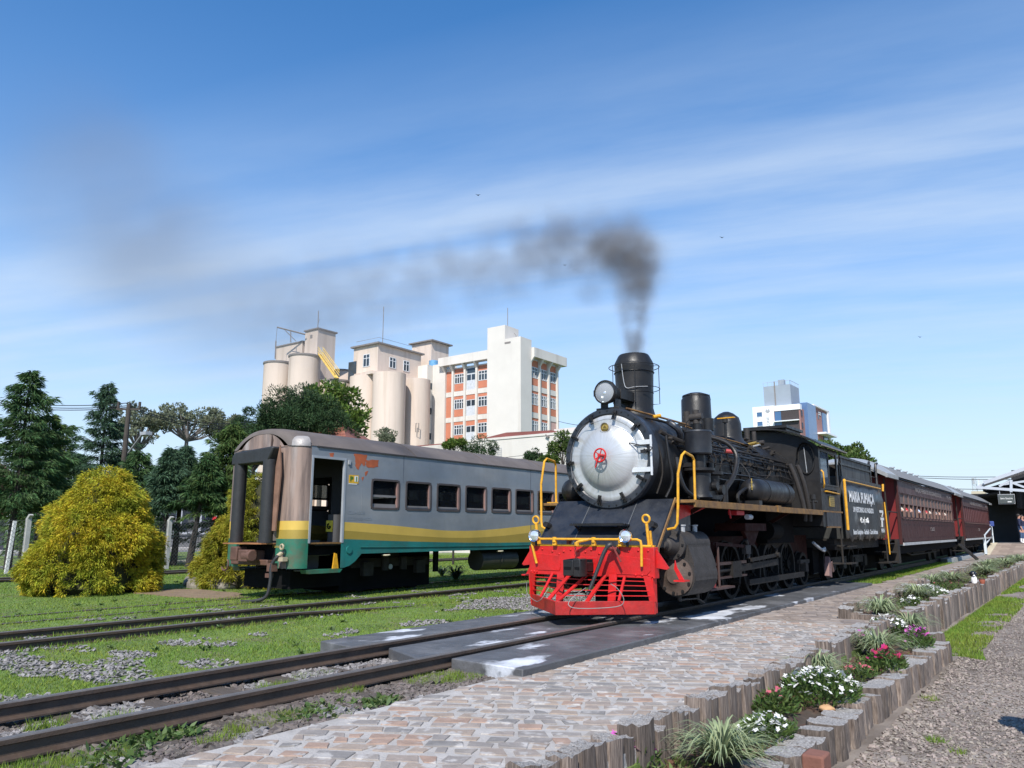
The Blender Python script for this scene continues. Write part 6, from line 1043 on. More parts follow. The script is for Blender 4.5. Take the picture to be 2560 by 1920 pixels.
lt = ob('lift_tower', MB().box(-92.52, -89.61, 73.25, 76.71, 18, 31.0), CREAM, slf); ob('roof_slab', MB().box(-92.7, -89.4, 73.05, 76.95, 31.0, 31.2), CAPG, lt); ob('tower_door', MB().box(-89.62, -89.57, 73.8, 74.5, 26.6, 28.3), PLAST, lt); ob('vent', MB().box(-91.3, -90.8, 73.2, 73.26, 29.8, 30.3), CAPG, lt); ob('tower_mast', MB().cyl((-91.2, 74.5, 31.2), (-91.2, 74.5, 34.4), .06, 6).tube([(-91.2, 74.5, 32.5), (-90.8, 74.5, 33)], .03, 4), CAPG, lt)
hh = ob('head_house', MB().box(-99.4, -93.1, 73.25, 75.6, 24, 29.5), CREAM, slf); ob('roof_slab', MB().box(-99.6, -92.8, 73.1, 75.8, 29.5, 29.68), CAPG, hh)
ob('conveyor_arm', MB().tube([tuple(at(693, 818, 113)), tuple(at(763, 836, 113))], .12, 5).tube([tuple(at(727, 827, 113)), tuple(at(727, 856, 113))], .08, 5).tube([tuple(at(711, 824, 113)), tuple(at(740, 853, 113))], .05, 4).tube([tuple(at(690, 852, 113)), tuple(at(688, 897, 113))], .1, 5).tube([tuple(at(693, 818, 113)), tuple(at(690, 852, 113))], .03, 4), CAPG, slf)
p0, p1 = at(800, 886, 109), at(842, 945, 106); YST = mat('yellow_stair', (.7, .48, .12), .6); ys = ob('yellow_stair', MB().bar(p0, p1, .7, .12), YST, slf); sd_ = Vector((.5, .37, 0)); w = MB()
for k in (-.55, .55):
    for h in (.35, .75, 1.1): w.tube([tuple(p0 + sd_ * k + UP * h), tuple(p1 + sd_ * k + UP * h)], .05, 4)
ob('stair_railing', w, YST, ys)
q = at(832, 940, 108); ob('link_house', MB().prism([(tuple(at(792, 960, 111))[0], 22.6), (tuple(at(872, 960, 111))[0], 22.6), (tuple(at(872, 960, 111))[0], 25.1), (tuple(at(792, 960, 111))[0], 24.1)], 1, 76.9, 80), CREAM, slf); p = at(879, 925, 108); ob('link_window', MB().box(p.x - .7, p.x + .9, p.y, p.y + .1, p.z - 1.4, p.z + 1.2), DGLASS, slf)
# low white hall with red roof, Y = 42
hall = thing('low_hall', (-26, 44, 0), 'long low white wall with a dull red roof behind the grey coach', 'building')
HYY = 42; tl = onY(1148, 1104, HYY); tr = onY(1440, 1078, HYY)
REDROOF = mat('dull_red_sheet_roof', (.2, .065, .055), .75, 0, .25, .8, .1, 6)
xe = onY(1600, 1100, HYY).x; ob('wall', MB().box(-40, xe, HYY, HYY + .4, -.5, tl.z - .1), PLAST, hall); ob('parapet', MB().box(tl.x, xe, HYY - .05, HYY + .45, tl.z - .1, tl.z + .05), PLAST, hall)
a, b_, c_ = onY(1040, 1112, HYY + .3), onY(1270, 1082, HYY + .3), onY(1398, 1073, HYY + .3); ob('roof', MB().prism([(a.x - 3, a.z - .6), (a.x, a.z - .1), (onY(1215, 1098, HYY).x, a.z - .1), (b_.x - 2, b_.z - .25), (b_.x, b_.z), (c_.x - .5, c_.z - .05), (c_.x + 1.6, c_.z - .7), (c_.x + 1.6, c_.z - 1.6), (a.x - 3, a.z - 1.6)], 1, HYY + .1, HYY + 9), REDROOF, hall)
ob('back_wall', MB().box(onY(1385, 1068, HYY + 10).x, onY(1600, 1068, HYY + 10).x, HYY + 10, HYY + 10.4, 0, onY(1440, 1068, HYY + 10).z), PLAST, hall); ob('drain_spout', MB().bar(onY(1364, 1088, HYY - .1), onY(1372, 1093, HYY - .1), .12, .12), CAPG, hall)
w = MB(); p = onY(1232, 1122, HYY - .6)
for i in range(8): w.bar((p.x + i * .12 - .1, HYY - .6, p.z - .9), (p.x + i * .12 - .1, HYY - .6, p.z), .025, .025)
for i in range(7): w.bar((p.x - .1, HYY - .6, p.z - i * .14), (p.x + .75, HYY - .6, p.z - i * .14), .025, .025)
lat = ob('lattice', w, GREYMETAL, hall)
# small house with clay tile roof
TILE = [mat('clay_tile_%s' % 'abc'[i], c, .85, 0, .2, 3) for i, c in enumerate([(.3, .115, .075), (.24, .085, .06), (.35, .15, .1)])]
hs2 = thing('tiled_house', (-34, 30, 0), 'small house with red clay tile hip roof behind the dark round tree', 'house')
A = at(856, 1057, 42); Bq = at(945, 1104, 40); Lq = at(812, 1104, 42); base_z = Lq.z - .2
ob('wall', MB().box(Lq.x + .5, A.x + 1.0, A.y - .5, A.y + 2, -.4, base_z), PLAST, hs2)
rf2 = MB(); n = 26
d_b = Vector((Bq.x - A.x, Bq.y - A.y, Bq.z - A.z)); tiles = MB()
fl = Vector((Lq.x, Lq.y - 2, base_z)); fr = Vector((Bq.x, Bq.y - 2.2, base_z)); ap = A; al = Vector((A.x - .4, A.y - .3, A.z)); bk_ = at(932, 1104, 46)
rfo = ob('roof', MB().add([tuple(fl), tuple(fr), tuple(ap), tuple(al), tuple(bk_)], [(0, 1, 2, 3), (1, 4, 2)]), TILE[1], hs2)
for r_ in range(9):
    f0, f1 = r_ / 9, (r_ + 1) / 9; a0 = fl.lerp(al, f0); a1 = fr.lerp(ap, f0); b0 = fl.lerp(al, f1); b1 = fr.lerp(ap, f1); w = MB(); nt_ = 30; up_ = Vector((0, 0, .07))
    for i in range(nt_):
        p0, p1 = a0.lerp(a1, i / nt_), a0.lerp(a1, (i + .85) / nt_); q0, q1 = b0.lerp(b1, i / nt_), b0.lerp(b1, (i + .85) / nt_); w.add([tuple(p0 + up_), tuple(p1 + up_), tuple(q1 + up_ * .4), tuple(q0 + up_ * .4), tuple(p0), tuple(p1)], [(0, 1, 2, 3), (4, 5, 1, 0)])
    ob('tile_course', w, TILE[r_ % 3], rfo, kind='stuff')
# hotel tower far right
ht = thing('hotel_tower', (-78, 270, 0), 'distant hotel with white and brick walls and a grey lift box on top', 'hotel')
HB = mat('brick_pink', (.33, .17, .15), .8, 0, .1, .2); HG = mat('grey_panel', (.27, .31, .36), .6, 0, .08, .3); HW_ = mat('white_cladding', (.78, .79, .8), .6, 0, .03, .2); HYq = 257.7; HXq = -71.04
ob('wall', MB().box(-86.5, HXq, HYq, 264, 0, 40.9), HB, ht); fc = ob('white_front', MB().box(-86.6, -79.5, HYq - .3, HYq + 3, 0, 42.5).box(-79.5, HXq + .1, HYq - .3, HYq + 2, 40.5, 42.3).box(-79.6, HXq - .3, HYq - 1.2, HYq, 36.8, 37.1).box(-77, HXq - .3, HYq - 1.2, HYq, 33.4, 33.7), HW_, ht)
ob('balcony', MB().box(-79.3, -71.4, HYq - .12, HYq - .02, 30, 40.4), mat('balcony_dark', (.045, .035, .035), .7), ht); ob('glass_strip', MB().box(-79.3, -77.2, HYq - .2, HYq - .13, 30, 40.3), BGLASS, ht)
for z in (39.1, 35.9, 32.7): window(ht, 'Y', HYq - .3, -85.2, -83.4, z, z + 1.5, 1, 1, .15, BGLASS)
ob('lift_box', MB().box(-83.2, -74.2, HYq + 2, HYq + 12, 42, 49.6), HG, ht); w = MB()
for x0_, y0_, x1_, y1_ in ((-83.2, HYq + 2, -74.2, HYq + 2), (-74.2, HYq + 2, -74.2, HYq + 12)):
    w.bar((x0_, y0_, 50.9), (x1_, y1_, 50.9), .1, .1)
    for i in range(7): f = i / 6; w.bar((x0_ + (x1_ - x0_) * f, y0_ + (y1_ - y0_) * f, 49.6), (x0_ + (x1_ - x0_) * f, y0_ + (y1_ - y0_) * f, 50.9), .08, .08)
ob('roof_railing', w, GREYMETAL, ht); ob('roof_unit', MB().box(-78.5, -76.5, HYq + 3, HYq + 5, 49.6, 51.6), HG, ht); ob('ladder', MB().box(-79.6, -79.2, HYq + 1.9, HYq + 1.98, 42.5, 51), CAPG, ht)
ob('glass_bay', MB().box(HXq - 6, HXq + 1.2, 262.4, 272.5, 0, 43.3), mat('blue_curtain_wall', (.1, .17, .31), .2, 0, .15, .15), ht); ob('brick_side', MB().box(HXq - 8, HXq + .1, 272.5, 292, 0, 43.6), HB, ht); ob('glass_bay', MB().box(HXq - 6, HXq + .4, 284, 290, 0, 42.6), BGLASS, ht); ob('white_fin', MB().box(HXq - 6, HXq + .8, 290.5, 292.5, 0, 43.8).box(HXq - 1, HXq + 3, 277, 292, 34.2, 34.8).box(HXq - 1, HXq + .8, 272.6, 292, 43.6, 44.1), HW_, ht)
for y, z in ((258.6, 38.4), (258.6, 34.4), (274.5, 39.5), (279, 39.8)): ob('side_window', MB().box(HXq + .1, HXq + .2, y, y + 1.2, z, z + 1.8), DGLASS, ht)
ob('side_sign', MB().box(HXq + .1, HXq + .3, 279.5, 283, 42.0, 42.4).box(HXq + .1, HXq + .3, 279.8, 282.5, 41.3, 41.7), WFRAME, ht)
HL = mat('grey_hotel_letters', (.33, .34, .36), .6); text('hotel_name', 'VERONE', HL, ht, (-81.1, HYq - .32, 33.6), (0, 0, 1), (-1, 0, 0), 1.0, 5.2, .02); ob('hotel_emblem', MB().prism([(-82.3, 40.6), (-81.5, 40.0), (-80.7, 40.6), (-81.0, 41.6), (-81.5, 41.0), (-82.0, 41.6)], 1, HYq - .36, HYq - .31), HL, ht)
# ------------------------------------------------------------------ street, fence and poles on the left
road = MB().box(-60, -36, -40, 90, -.45, -.34); ob('street', road, mat('street_asphalt', (.15, .15, .155), .9, 0, .12, 1, .2, 20), kind='structure', base=(-46, 20, -.4))
kb = MB().box(-60.4, -60, -40, 90, -.45, -.2).box(-36, -35.7, -40, 90, -.45, -.22); ob('kerb', kb, mat('white_kerb', (.5, .48, .44), .85, 0, .2, 2), kind='structure', base=(-48, 20, -.4))
ob('far_pavement', MB().box(-66, -60.4, -40, 90, -.45, -.21), mat('pale_pavement', (.36, .34, .32), .9, 0, .15, 1), kind='structure', base=(-63, 20, -.4)); ob('road_marking', MB().box(-59.5, -59.35, -40, 90, -.345, -.335), mat('yellow_road_line', (.5, .33, .08), .8), kind='structure', base=(-59.4, 20, -.34))
fn = thing('wire_fence', (-29, 14, -.3), 'tall wire mesh fence on pale concrete posts behind the yellow cypress', 'fence')
for i, y in enumerate((4.2, 6.7, 9.25, 11.78, 14.3, 16.88, 19.4, 21.9)): ob('post', MB().box(-29.07, -28.93, y - .07, y + .07, -.4, 1.62).prism([(-29.07, 1.62), (-28.93, 1.62), (-28.8, 1.72), (-28.9, 1.76)], 1, y - .06, y + .06), CONC, fn)
w = MB(); y = 2.0
while y < 22: w.bar((-29, y, -.3), (-29, y + 1.8, 1.55), .006, .006); w.bar((-29, y, 1.55), (-29, y + 1.8, -.3), .006, .006); y += .14
for z in (.3, 1.0, 1.55): w.bar((-29, 2, z), (-29, 23, z), .008, .008)
ob('wire_mesh', w, mat('dull_wire', (.12, .12, .12), .6, .4), fn, kind='stuff')
lp_ = thing('white_post', tuple(onX(22, 1368, -31) - UP * 0), 'thin white leaning post left of the taller concrete fence post', 'post'); p = onX(22, 1368, -31); ob('shaft', MB().bar((p.x, p.y, -.4), (p.x, p.y + .1, 1.55), .1, .1), mat('white_paint_post', (.6, .6, .58), .8), lp_)
wl = thing('street_wall', (-62, 40, 0), 'white arcade wall with dark openings across the street', 'wall'); WP = mat('white_wall_paint', (.62, .63, .65), .8, 0, .1, .8)
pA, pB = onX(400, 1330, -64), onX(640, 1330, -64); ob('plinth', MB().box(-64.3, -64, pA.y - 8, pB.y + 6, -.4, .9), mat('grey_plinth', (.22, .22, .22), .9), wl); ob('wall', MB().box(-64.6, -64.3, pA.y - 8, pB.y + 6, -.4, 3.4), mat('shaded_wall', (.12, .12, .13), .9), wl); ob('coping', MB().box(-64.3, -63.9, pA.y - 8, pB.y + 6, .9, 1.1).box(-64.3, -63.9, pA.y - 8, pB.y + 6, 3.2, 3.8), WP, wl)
for i in range(14): y = pA.y - 8 + i * 1.9; ob('column', MB().box(-64.28, -63.95, y, y + .4, 1.1, 3.2), WP, wl)
aw = thing('red_awning', (-60, 34, 0), 'bright red shop awning glimpsed across the street', 'awning'); p = onX(556, 1318, -60); ob('canopy', MB().prism([(-60, p.z + .9), (-58.4, p.z + .2), (-58.4, p.z - .3), (-60, p.z - .2)], 1, p.y - 1.0, p.y + 3.5), mat('red_canvas', (.55, .03, .03), .7), aw); ob('awning_post', MB().box(-58.5, -58.4, p.y - 1, p.y - .9, -.3, p.z - .2).box(-58.5, -58.4, p.y + 3.3, p.y + 3.4, -.3, p.z - .2), WP, aw)
rbq = thing('dark_red_building', (-70, 10, 0), 'dark red brick building hidden behind the leftmost conifers', 'building'); ob('wall', MB().box(-78, -68, -10, 26, -.4, 5.2), mat('dark_red_brick', (.14, .03, .03), .85, 0, .2, 1), rbq); ob('lower_wall', MB().box(-68, -67.9, -10, 26, -.4, 2.2), mat('purple_grey_plinth', (.09, .085, .12), .85), rbq); ob('roof', MB().prism([(-78.5, 5.2), (-67.4, 5.2), (-73, 7.2)], 1, -10.5, 26.5), mat('brown_roof', (.12, .06, .05), .9), rbq)
for y in (2, 8, 14, 20): window(rbq, 'X', -68, y, y + 1.6, 2.8, 4.2, 2, 1, .08)
POLEW = mat('pole_timber', (.06, .05, .042), .9, 0, .25, 3)
pp = at(323, 1010, 36); pole = thing('utility_pole', (pp.x, pp.y, -.3), 'dark utility pole with street lamp above the left trees', 'utility pole'); ob('mast', MB().lathe((pp.x, pp.y, 0), (0, 0, 1), [(-.4, .15), (pp.z, .1), (pp.z, 0)], 10), POLEW, pole); ob('crossarm', MB().bar(pp + Vector((-.45, -.35, -.25)), pp + Vector((.45, .35, -.25)), .07, .08).cyl(tuple(pp + Vector((.4, .3, -.2))), tuple(pp + Vector((.4, .3, .1))), .06, 6).cyl(tuple(pp + Vector((-.4, -.3, -.2))), tuple(pp + Vector((-.4, -.3, .1))), .06, 6), POLEW, pole)
q1, q2 = at(321, 1132, 36), at(355, 1086, 35); ob('lamp_arm', MB().tube([tuple(q1), tuple(q2), tuple(at(364, 1083, 35))], .05, 6).box(q2.x, q2.x + .5, q2.y - .1, q2.y + .2, q2.z - .05, q2.z + .1), GREYMETAL, pole)
WIRE = mat('black_wire', (.02, .02, .022), .6)
def wire(a, b, sag, label, r=.02):
    a = Vector(a); b = Vector(b); w = MB(); w.tube([tuple(a.lerp(b, t_) - UP * sag * 4 * t_ * (1 - t_)) for t_ in np.linspace(0, 1, 17)], r, 5); ob('overhead_wire', w, WIRE, label=label, cat='wire', group='overhead wires', base=tuple(a))
for k, (ya, yb, yc, nm) in enumerate(((995, 1005, 1052, 'topmost'), (1001, 1012, 1058, 'middle'), (1007, 1016, 1064, 'lowest'))):
    wire(at(-40, ya, 40), at(323, yb + 2, 36), .25, '%s of the three wires left of the utility pole' % nm); wire(at(323, yb + 2, 36), at(640, yc, 44), .5, '%s of the three wires right of the utility pole' % nm)
wire(at(1396, 1053, 98), at(1560, 1064, 60), .3, 'wire leaving the white building towards the engine', .03)
for k, y in enumerate((1104, 1112)): wire(onY(1180, 1150 + k * 6, 36), onY(1560, 1098 + k * 12, 36), .15, ('upper' if k == 0 else 'lower') + ' thin wire in front of the low white wall', .012)
for k, (y0_, y1_) in enumerate(((1190, 1184), (1194, 1193), (1218, 1219))): wire(at(2290, y0_, 80), at(2700, y1_, 70), .2, ('upper', 'middle', 'lowest')[k] + ' wire crossing the sky above the station', .03)
# ------------------------------------------------------------------ station on the right
STN = mat('station_dark', (.018, .018, .02), .8); STC = mat('station_cream', (.5, .44, .33), .8, 0, .1, .8); STW = mat('station_steel_white', (.45, .48, .52), .5, .1, .1, 1)
sp = thing('station_platform', (-2, 60, -.1), 'raised station platform with a stone faced ramp', 'platform'); BR = [mat('ramp_brick_%s' % 'ab'[i], c, .9, 0, .2, 3) for i, c in enumerate([(.3, .235, .19), (.24, .185, .15)])]
ob('deck', MB().box(-4.6, 8, 55.5, 100, -.12, .46), mat('platform_concrete', (.25, .22, .2), .9, 0, .15, 2), sp); rmp = ob('ramp', MB().prism([(50.5, -.1), (55.5, -.1), (55.5, .46)], 0, -4.35, 8), BR[0], sp)
for r_ in range(5):
    for i in range(16): f = (r_ + .06) / 5; f1 = (r_ + .94) / 5; x0_ = -4.3 + i * .75 + (r_ % 2) * .3; ob('ramp_stone', MB().add([(x0_, 50.5 + 5 * f, -.1 + .56 * f + .008), (x0_ + .7, 50.5 + 5 * f, -.1 + .56 * f + .008), (x0_ + .7, 50.5 + 5 * f1, -.1 + .56 * f1 + .008), (x0_, 50.5 + 5 * f1, -.1 + .56 * f1 + .008)], [(0, 1, 2, 3)]), BR[(i * 7 + r_ * 3) % 2], rmp)
ob('edge_wall', MB().prism([(50.4, -.12), (55.6, -.12), (55.6, .5), (50.4, -.06)], 0, -4.62, -4.3), STC, sp)
rl = ob('ramp_railing', MB().tube([(-4.5, 50.6, -.1), (-4.5, 50.6, .95), (-4.5, 55.4, 1.45), (-4.5, 55.4, .4)], .05, 6).tube([(-4.5, 50.6, .45), (-4.5, 55.4, .95)], .04, 6).box(-4.56, -4.44, 50.4, 50.7, -.1, 1.0), mat('pale_blue_rail', (.6, .66, .7), .5), sp)
kbx = MB().prism([(-5.15, 38.5), (-4.85, 38.2), (-4.55, 50), (-4.7, 50.5), (-5.0, 50.5)], 2, -.3, .02); ob('stone_kerb', kbx, mat('pale_kerb_stone', (.42, .42, .41), .9, 0, .1, 2, .3, 10), sp)
stb = thing('station_building', (0, 70, 0), 'dark open station hall behind the platform people', 'building'); ob('back_wall', MB().box(-4.2, 12, 74, 74.3, 0, 6), STN, stb); ob('side_roof', MB().prism([(-5.45, 3.4), (-3.2, 3.75), (-3.2, 3.65), (-5.45, 3.28)], 1, 57.6, 95), STN, stb); ob('hall_roof', MB().prism([(-4.9, 3.8), (16, 10), (16, 9.8), (-4.9, 3.65)], 1, 57.4, 90), STN, stb)
ob('side_roof_beam', MB().box(-5.45, -5.35, 57.6, 95, 3.05, 3.28), STN, stb); w = MB()
for i in range(9): ob('valance_board', MB().box(-5.3, -5.26, 58.2 + i * 2.2, 58.9 + i * 2.2, 2.5, 2.95), WHITE, stb)
for x in (-3.4, -1.4, 1.2): ob('column', MB().box(x - .12, x + .12, 61.0, 61.25, .46, 5), STN, stb)
ob('shade_wall', MB().box(-8.5, 12, 62, 62.2, -.1, 3.7), STN, stb); ob('roof_side_fill', MB().box(-3.2, -3.0, 58, 90, 2.6, 3.7), STN, stb)  # dark wall added across the open hall to stand for its shaded interior
cn = thing('gable_canopy', (-1, 46, 0), 'pale steel gable canopy truss at the right edge with hanging sign', 'canopy'); cy_ = 56.0; E0 = onY(2441, 1218, cy_); E1 = onY(2600, 1229, cy_); U0 = onY(2446, 1212, cy_); U1 = onY(2600, 1158, cy_)
def cbar(nm, a, b, w_, h_): ob(nm, MB().bar(a, b, w_, h_, up=(0, -1, 0)), STW, cn)
cbar('bottom_chord', E0, onY(2720, 1238, cy_), .16, .16); cbar('top_chord', U0 + Vector((.3, 0, .1)), onY(2720, 1118, cy_), .2, .42)
for px in (2528, 2570, 2640): cbar('strut', onY(px, 1224 + (px - 2441) * .07, cy_), onY(px, 1218 - (px - 2446) * .34 + 10, cy_), .14, .14)
cbar('brace', onY(2498, 1216, cy_ + .1), onY(2528, 1200, cy_ + .1), .12, .12); cbar('brace', onY(2528, 1206, cy_ + .1), onY(2600, 1232, cy_ + .1), .12, .12); cbar('brace', onY(2500, 1212, cy_ + .1), onY(2570, 1202, cy_ + .1), .12, .1)
ob('canopy_roof', MB().prism([(U0.x, U0.z), (U1.x, U1.z), (U1.x + 6, U1.z + 2.2), (U1.x + 6, U1.z + 2.0), (U1.x, U1.z - .2), (U0.x, U0.z - .12)], 1, cy_ + .1, cy_ + 1.2), mat('pale_roof_sheet', (.42, .43, .44), .6), cn)
s0, s1 = onY(2496, 1240, cy_), onY(2536, 1258, cy_); sgn = ob('hanging_sign', MB().box(s0.x, s1.x, cy_ - .06, cy_ + .06, s1.z, s0.z + .05), mat('sign_dark_grey', (.07, .08, .075), .5), cn); ob('sign_rim', MB().tube([(s0.x - .02, cy_, s1.z - .03), (s1.x + .03, cy_, s1.z - .03), (s1.x + .05, cy_, s0.z + .08), (s0.x - .02, cy_, s0.z + .08)], .03, 5, True), GREYMETAL, sgn); text('sign_text', 'Bento Gonçalves', WHITE, sgn, (s0.x + .1, cy_ - .062, (s0.z + s1.z) / 2 + .02), (1, 0, 0), (0, 0, 1), .11, (s1.x - s0.x) * .8, .01); ob('sign_mark', MB().box(s0.x + .45, s0.x + .65, cy_ - .068, cy_ - .062, s1.z + .06, s1.z + .12), WHITE, sgn)
for px in (2498, 2525): a_ = onY(px, 1222, cy_); ob('sign_hanger', MB().bar((a_.x, cy_, s0.z), (a_.x, cy_, a_.z), .03, .03), GREYMETAL, cn)
twr = thing('cream_tower_house', tuple(at(2447, 1240, 100)), 'small cream water tower block with antennas beyond the station', 'building'); p = at(2447, 1240, 100); q = at(2457, 1240, 100); ob('wall', MB().box(p.x - .8, p.x + .75, p.y, p.y + 2, 0, at(2447, 1228, 100).z), STC, twr); mtop = at(2434, 1195, 101); m_ = MB()
for dx in (-.35, .35): m_.bar((mtop.x + dx, mtop.y, 3), (mtop.x + dx * .6, mtop.y, mtop.z), .05, .05)
for i in range(14): z = 5.5 + i * (mtop.z - 5.5) / 14; m_.bar((mtop.x - .3, mtop.y, z), (mtop.x + .3, mtop.y, z + .25), .04, .04)
m_.box(mtop.x - .15, mtop.x + .05, mtop.y - .2, mtop.y, mtop.z - .8, mtop.z); ob('lattice_mast', m_, GREYMETAL, twr, kind='stuff'); p2 = at(2451, 1200, 100); ob('antenna', MB().box(p2.x - .3, p2.x - .1, p2.y, p2.y + .2, p2.z - 1.2, p2.z + .2).box(p2.x + .2, p2.x + .35, p2.y, p2.y + .2, p2.z - 1.2, p2.z).bar((p2.x, p2.y, p2.z - 2), (p2.x, p2.y, p2.z), .05, .05), WFRAME, twr)
far = thing('station_far_roof', tuple(at(2480, 1248, 90)), 'low flat roofed house between the cream tower and the station', 'house'); p = at(2460, 1244, 90); q = at(2500, 1252, 90); ob('wall', MB().box(p.x, q.x + 1, p.y, p.y + 4, 0, q.z), STC, far); ob('roof', MB().box(p.x - .3, q.x + 1.2, p.y - .4, p.y + 4.3, q.z, q.z + .25), mat('flat_roof_grey', (.3, .28, .27), .8), far)
gw2 = thing('gangplank', (-4.6, 39.8, -.1), 'black steel boarding ladder leaning from coach to pavement', 'ladder'); A_, B_ = (-4.45, 38.9, .62), (-4.05, 41.2, -.08)
for dy in (0, .45): ob('stringer', MB().bar((A_[0], A_[1] + dy, A_[2]), (B_[0], B_[1] + dy, B_[2]), .05, .09), BLACK, gw2)
for i in range(5): f = (i + .5) / 5; p = Vector(A_).lerp(Vector(B_), f); ob('rung', MB().bar(p, p + Vector((0, .45, 0)), .1, .03), BLACK, gw2)
# ------------------------------------------------------------------ trees and plants
BARK = mat('dark_bark', (.035, .028, .024), .95, 0, .3, 4, .4, 12); BARKG = mat('grey_bark', (.13, .12, .11), .95, 0, .25, 4, .3, 12)
CON = [mat('conifer_green', (.05, .098, .034), .75, 0, 0, 1, 0, spec=.2, island=.5, transl=.15), mat('conifer_blue_green', (.052, .1, .055), .75, 0, 0, 1, 0, spec=.2, island=.5, transl=.15), mat('conifer_olive', (.075, .125, .034), .75, 0, 0, 1, 0, spec=.2, island=.5, transl=.15)]
def conifer(base, H, R0, zc, label, m, nb=110, per=150, lean=(0, 0), sparse=1.0):
    bx_, by_, bz = base; t = thing('conifer_tree', base, label, 'tree', 'dark conifers behind the fence'); ax = lambda f: np.array([bx_ + lean[0] * f, by_ + lean[1] * f, bz + H * f])
    ob('trunk', MB().tube([tuple(ax(f)) for f in (0, .15, .4, .7, 1)], [.16, .14, .1, .06, .02], 8), BARK, t); P_ = []; D_ = []; limb = MB()
    for i in range(nb):
        f = zc / H + (1 - zc / H) * (i + rng.random()) / nb; az = i * 2.399 + rng.normal(0, .3); L_ = (R0 * (1 - f) ** .85 * rng.uniform(.55, 1.25) + .1) * (1 if rng.random() > .12 else 1.35)
        o = ax(f); u = np.array([math.cos(az), math.sin(az), 0]); s = np.linspace(.08, 1, 7); rise = rng.uniform(-.05, .75) * (.4 + .8 * f); pts = o + np.outer(s * L_, u); pts[:, 2] += L_ * (rise * s - .28 * s ** 2 * (1.3 - f))
        if f < .75 and i % 2 == 0: limb.tube([tuple(o), tuple(pts[3]), tuple(pts[5])], [.03, .02, .01], 5)
        n = int(per * sparse * (.35 + L_ / R0)); k = rng.random(n) ** .7; q = np.stack([np.interp(k, s, pts[:, j]) for j in range(3)], 1); wd = .32 * L_ * (1 - .72 * k) * (k > .1); side = np.array([-u[1], u[0], 0]); sd = rng.uniform(-1, 1, n); q += side * (sd * wd)[:, None]; q[:, 2] += rng.normal(0, .05, n) - np.abs(sd) * wd * .25
        P_.append(q); D_.append(u * .9 + np.outer(sd, side) * .9 + np.array([0, 0, -.25]) + rng.normal(0, .18, (n, 3)))
    ob('limb', limb, BARK, t); V, F = leaves(np.concatenate(P_), np.concatenate(D_), .26, .019, .25, .2); npmesh('crown', V, F, m, t)
def G0(px, D, z=-.3): p = at(px, 1327, D); return (p.x, p.y, z)
conifer(G0(30, 31), 7.9, 2.7, 2.2, 'leftmost dark conifer, cut by the photo edge', CON[0], 130, 190); conifer(G0(95, 33), 6.4, 2.2, 2.0, 'dark conifer between the leftmost tree and the pointed one', CON[2], 100, 150)
conifer(G0(236, 37), 8.5, 2.5, 1.8, 'tall pointed conifer standing above the yellow cypress', CON[1], 130, 170); conifer(G0(330, 34), 4.9, 2.4, 1.2, 'lower dark conifer in front of the utility pole', CON[0], 100, 150)
conifer(G0(412, 33), 4.9, 1.7, 2.5, 'conifer with bare trunk just right of the white fence post', CON[1], 100, 140); conifer(G0(440, 35), 5.2, 1.9, 2.5, 'bluish conifer second right of the white fence post', CON[1], 110, 150, (.3, 0))
conifer(G0(535, 34), 6.1, 2.7, 2.3, 'broad conifer beside the end of the grey coach', CON[2], 140, 170, (.5, .3)); conifer(G0(478, 33), 4.6, 1.8, 2.6, 'small conifer with slanting trunk left of the grey coach', CON[0], 90, 140, (.6, .2))
conifer(G0(160, 37), 5.0, 2.6, 1.0, 'dark conifer behind the left side of the yellow cypress', CON[0], 90, 150); conifer(G0(585, 38), 5.0, 2.6, 1.2, 'conifer half hidden behind the coach end', CON[0], 90, 140)
conifer(G0(140, 42), 7.2, 2.8, 1.2, 'conifer filling the gap behind the leftmost trees', CON[2], 110, 160); conifer(G0(300, 43), 6.0, 2.7, 1.2, 'conifer behind the utility pole foot', CON[1], 100, 150); conifer(G0(60, 44), 7.4, 2.8, 1.2, 'conifer farthest back at the left side', CON[0], 110, 150)
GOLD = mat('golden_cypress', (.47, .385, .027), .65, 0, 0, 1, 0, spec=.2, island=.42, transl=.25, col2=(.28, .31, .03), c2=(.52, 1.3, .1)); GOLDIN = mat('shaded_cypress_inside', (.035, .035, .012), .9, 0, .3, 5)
GOLD2 = mat('greener_cypress', (.22, .24, .025), .65, 0, 0, 1, 0, spec=.2, island=.42, transl=.25, col2=(.3, .27, .025), c2=(.5, 1.1, .12))
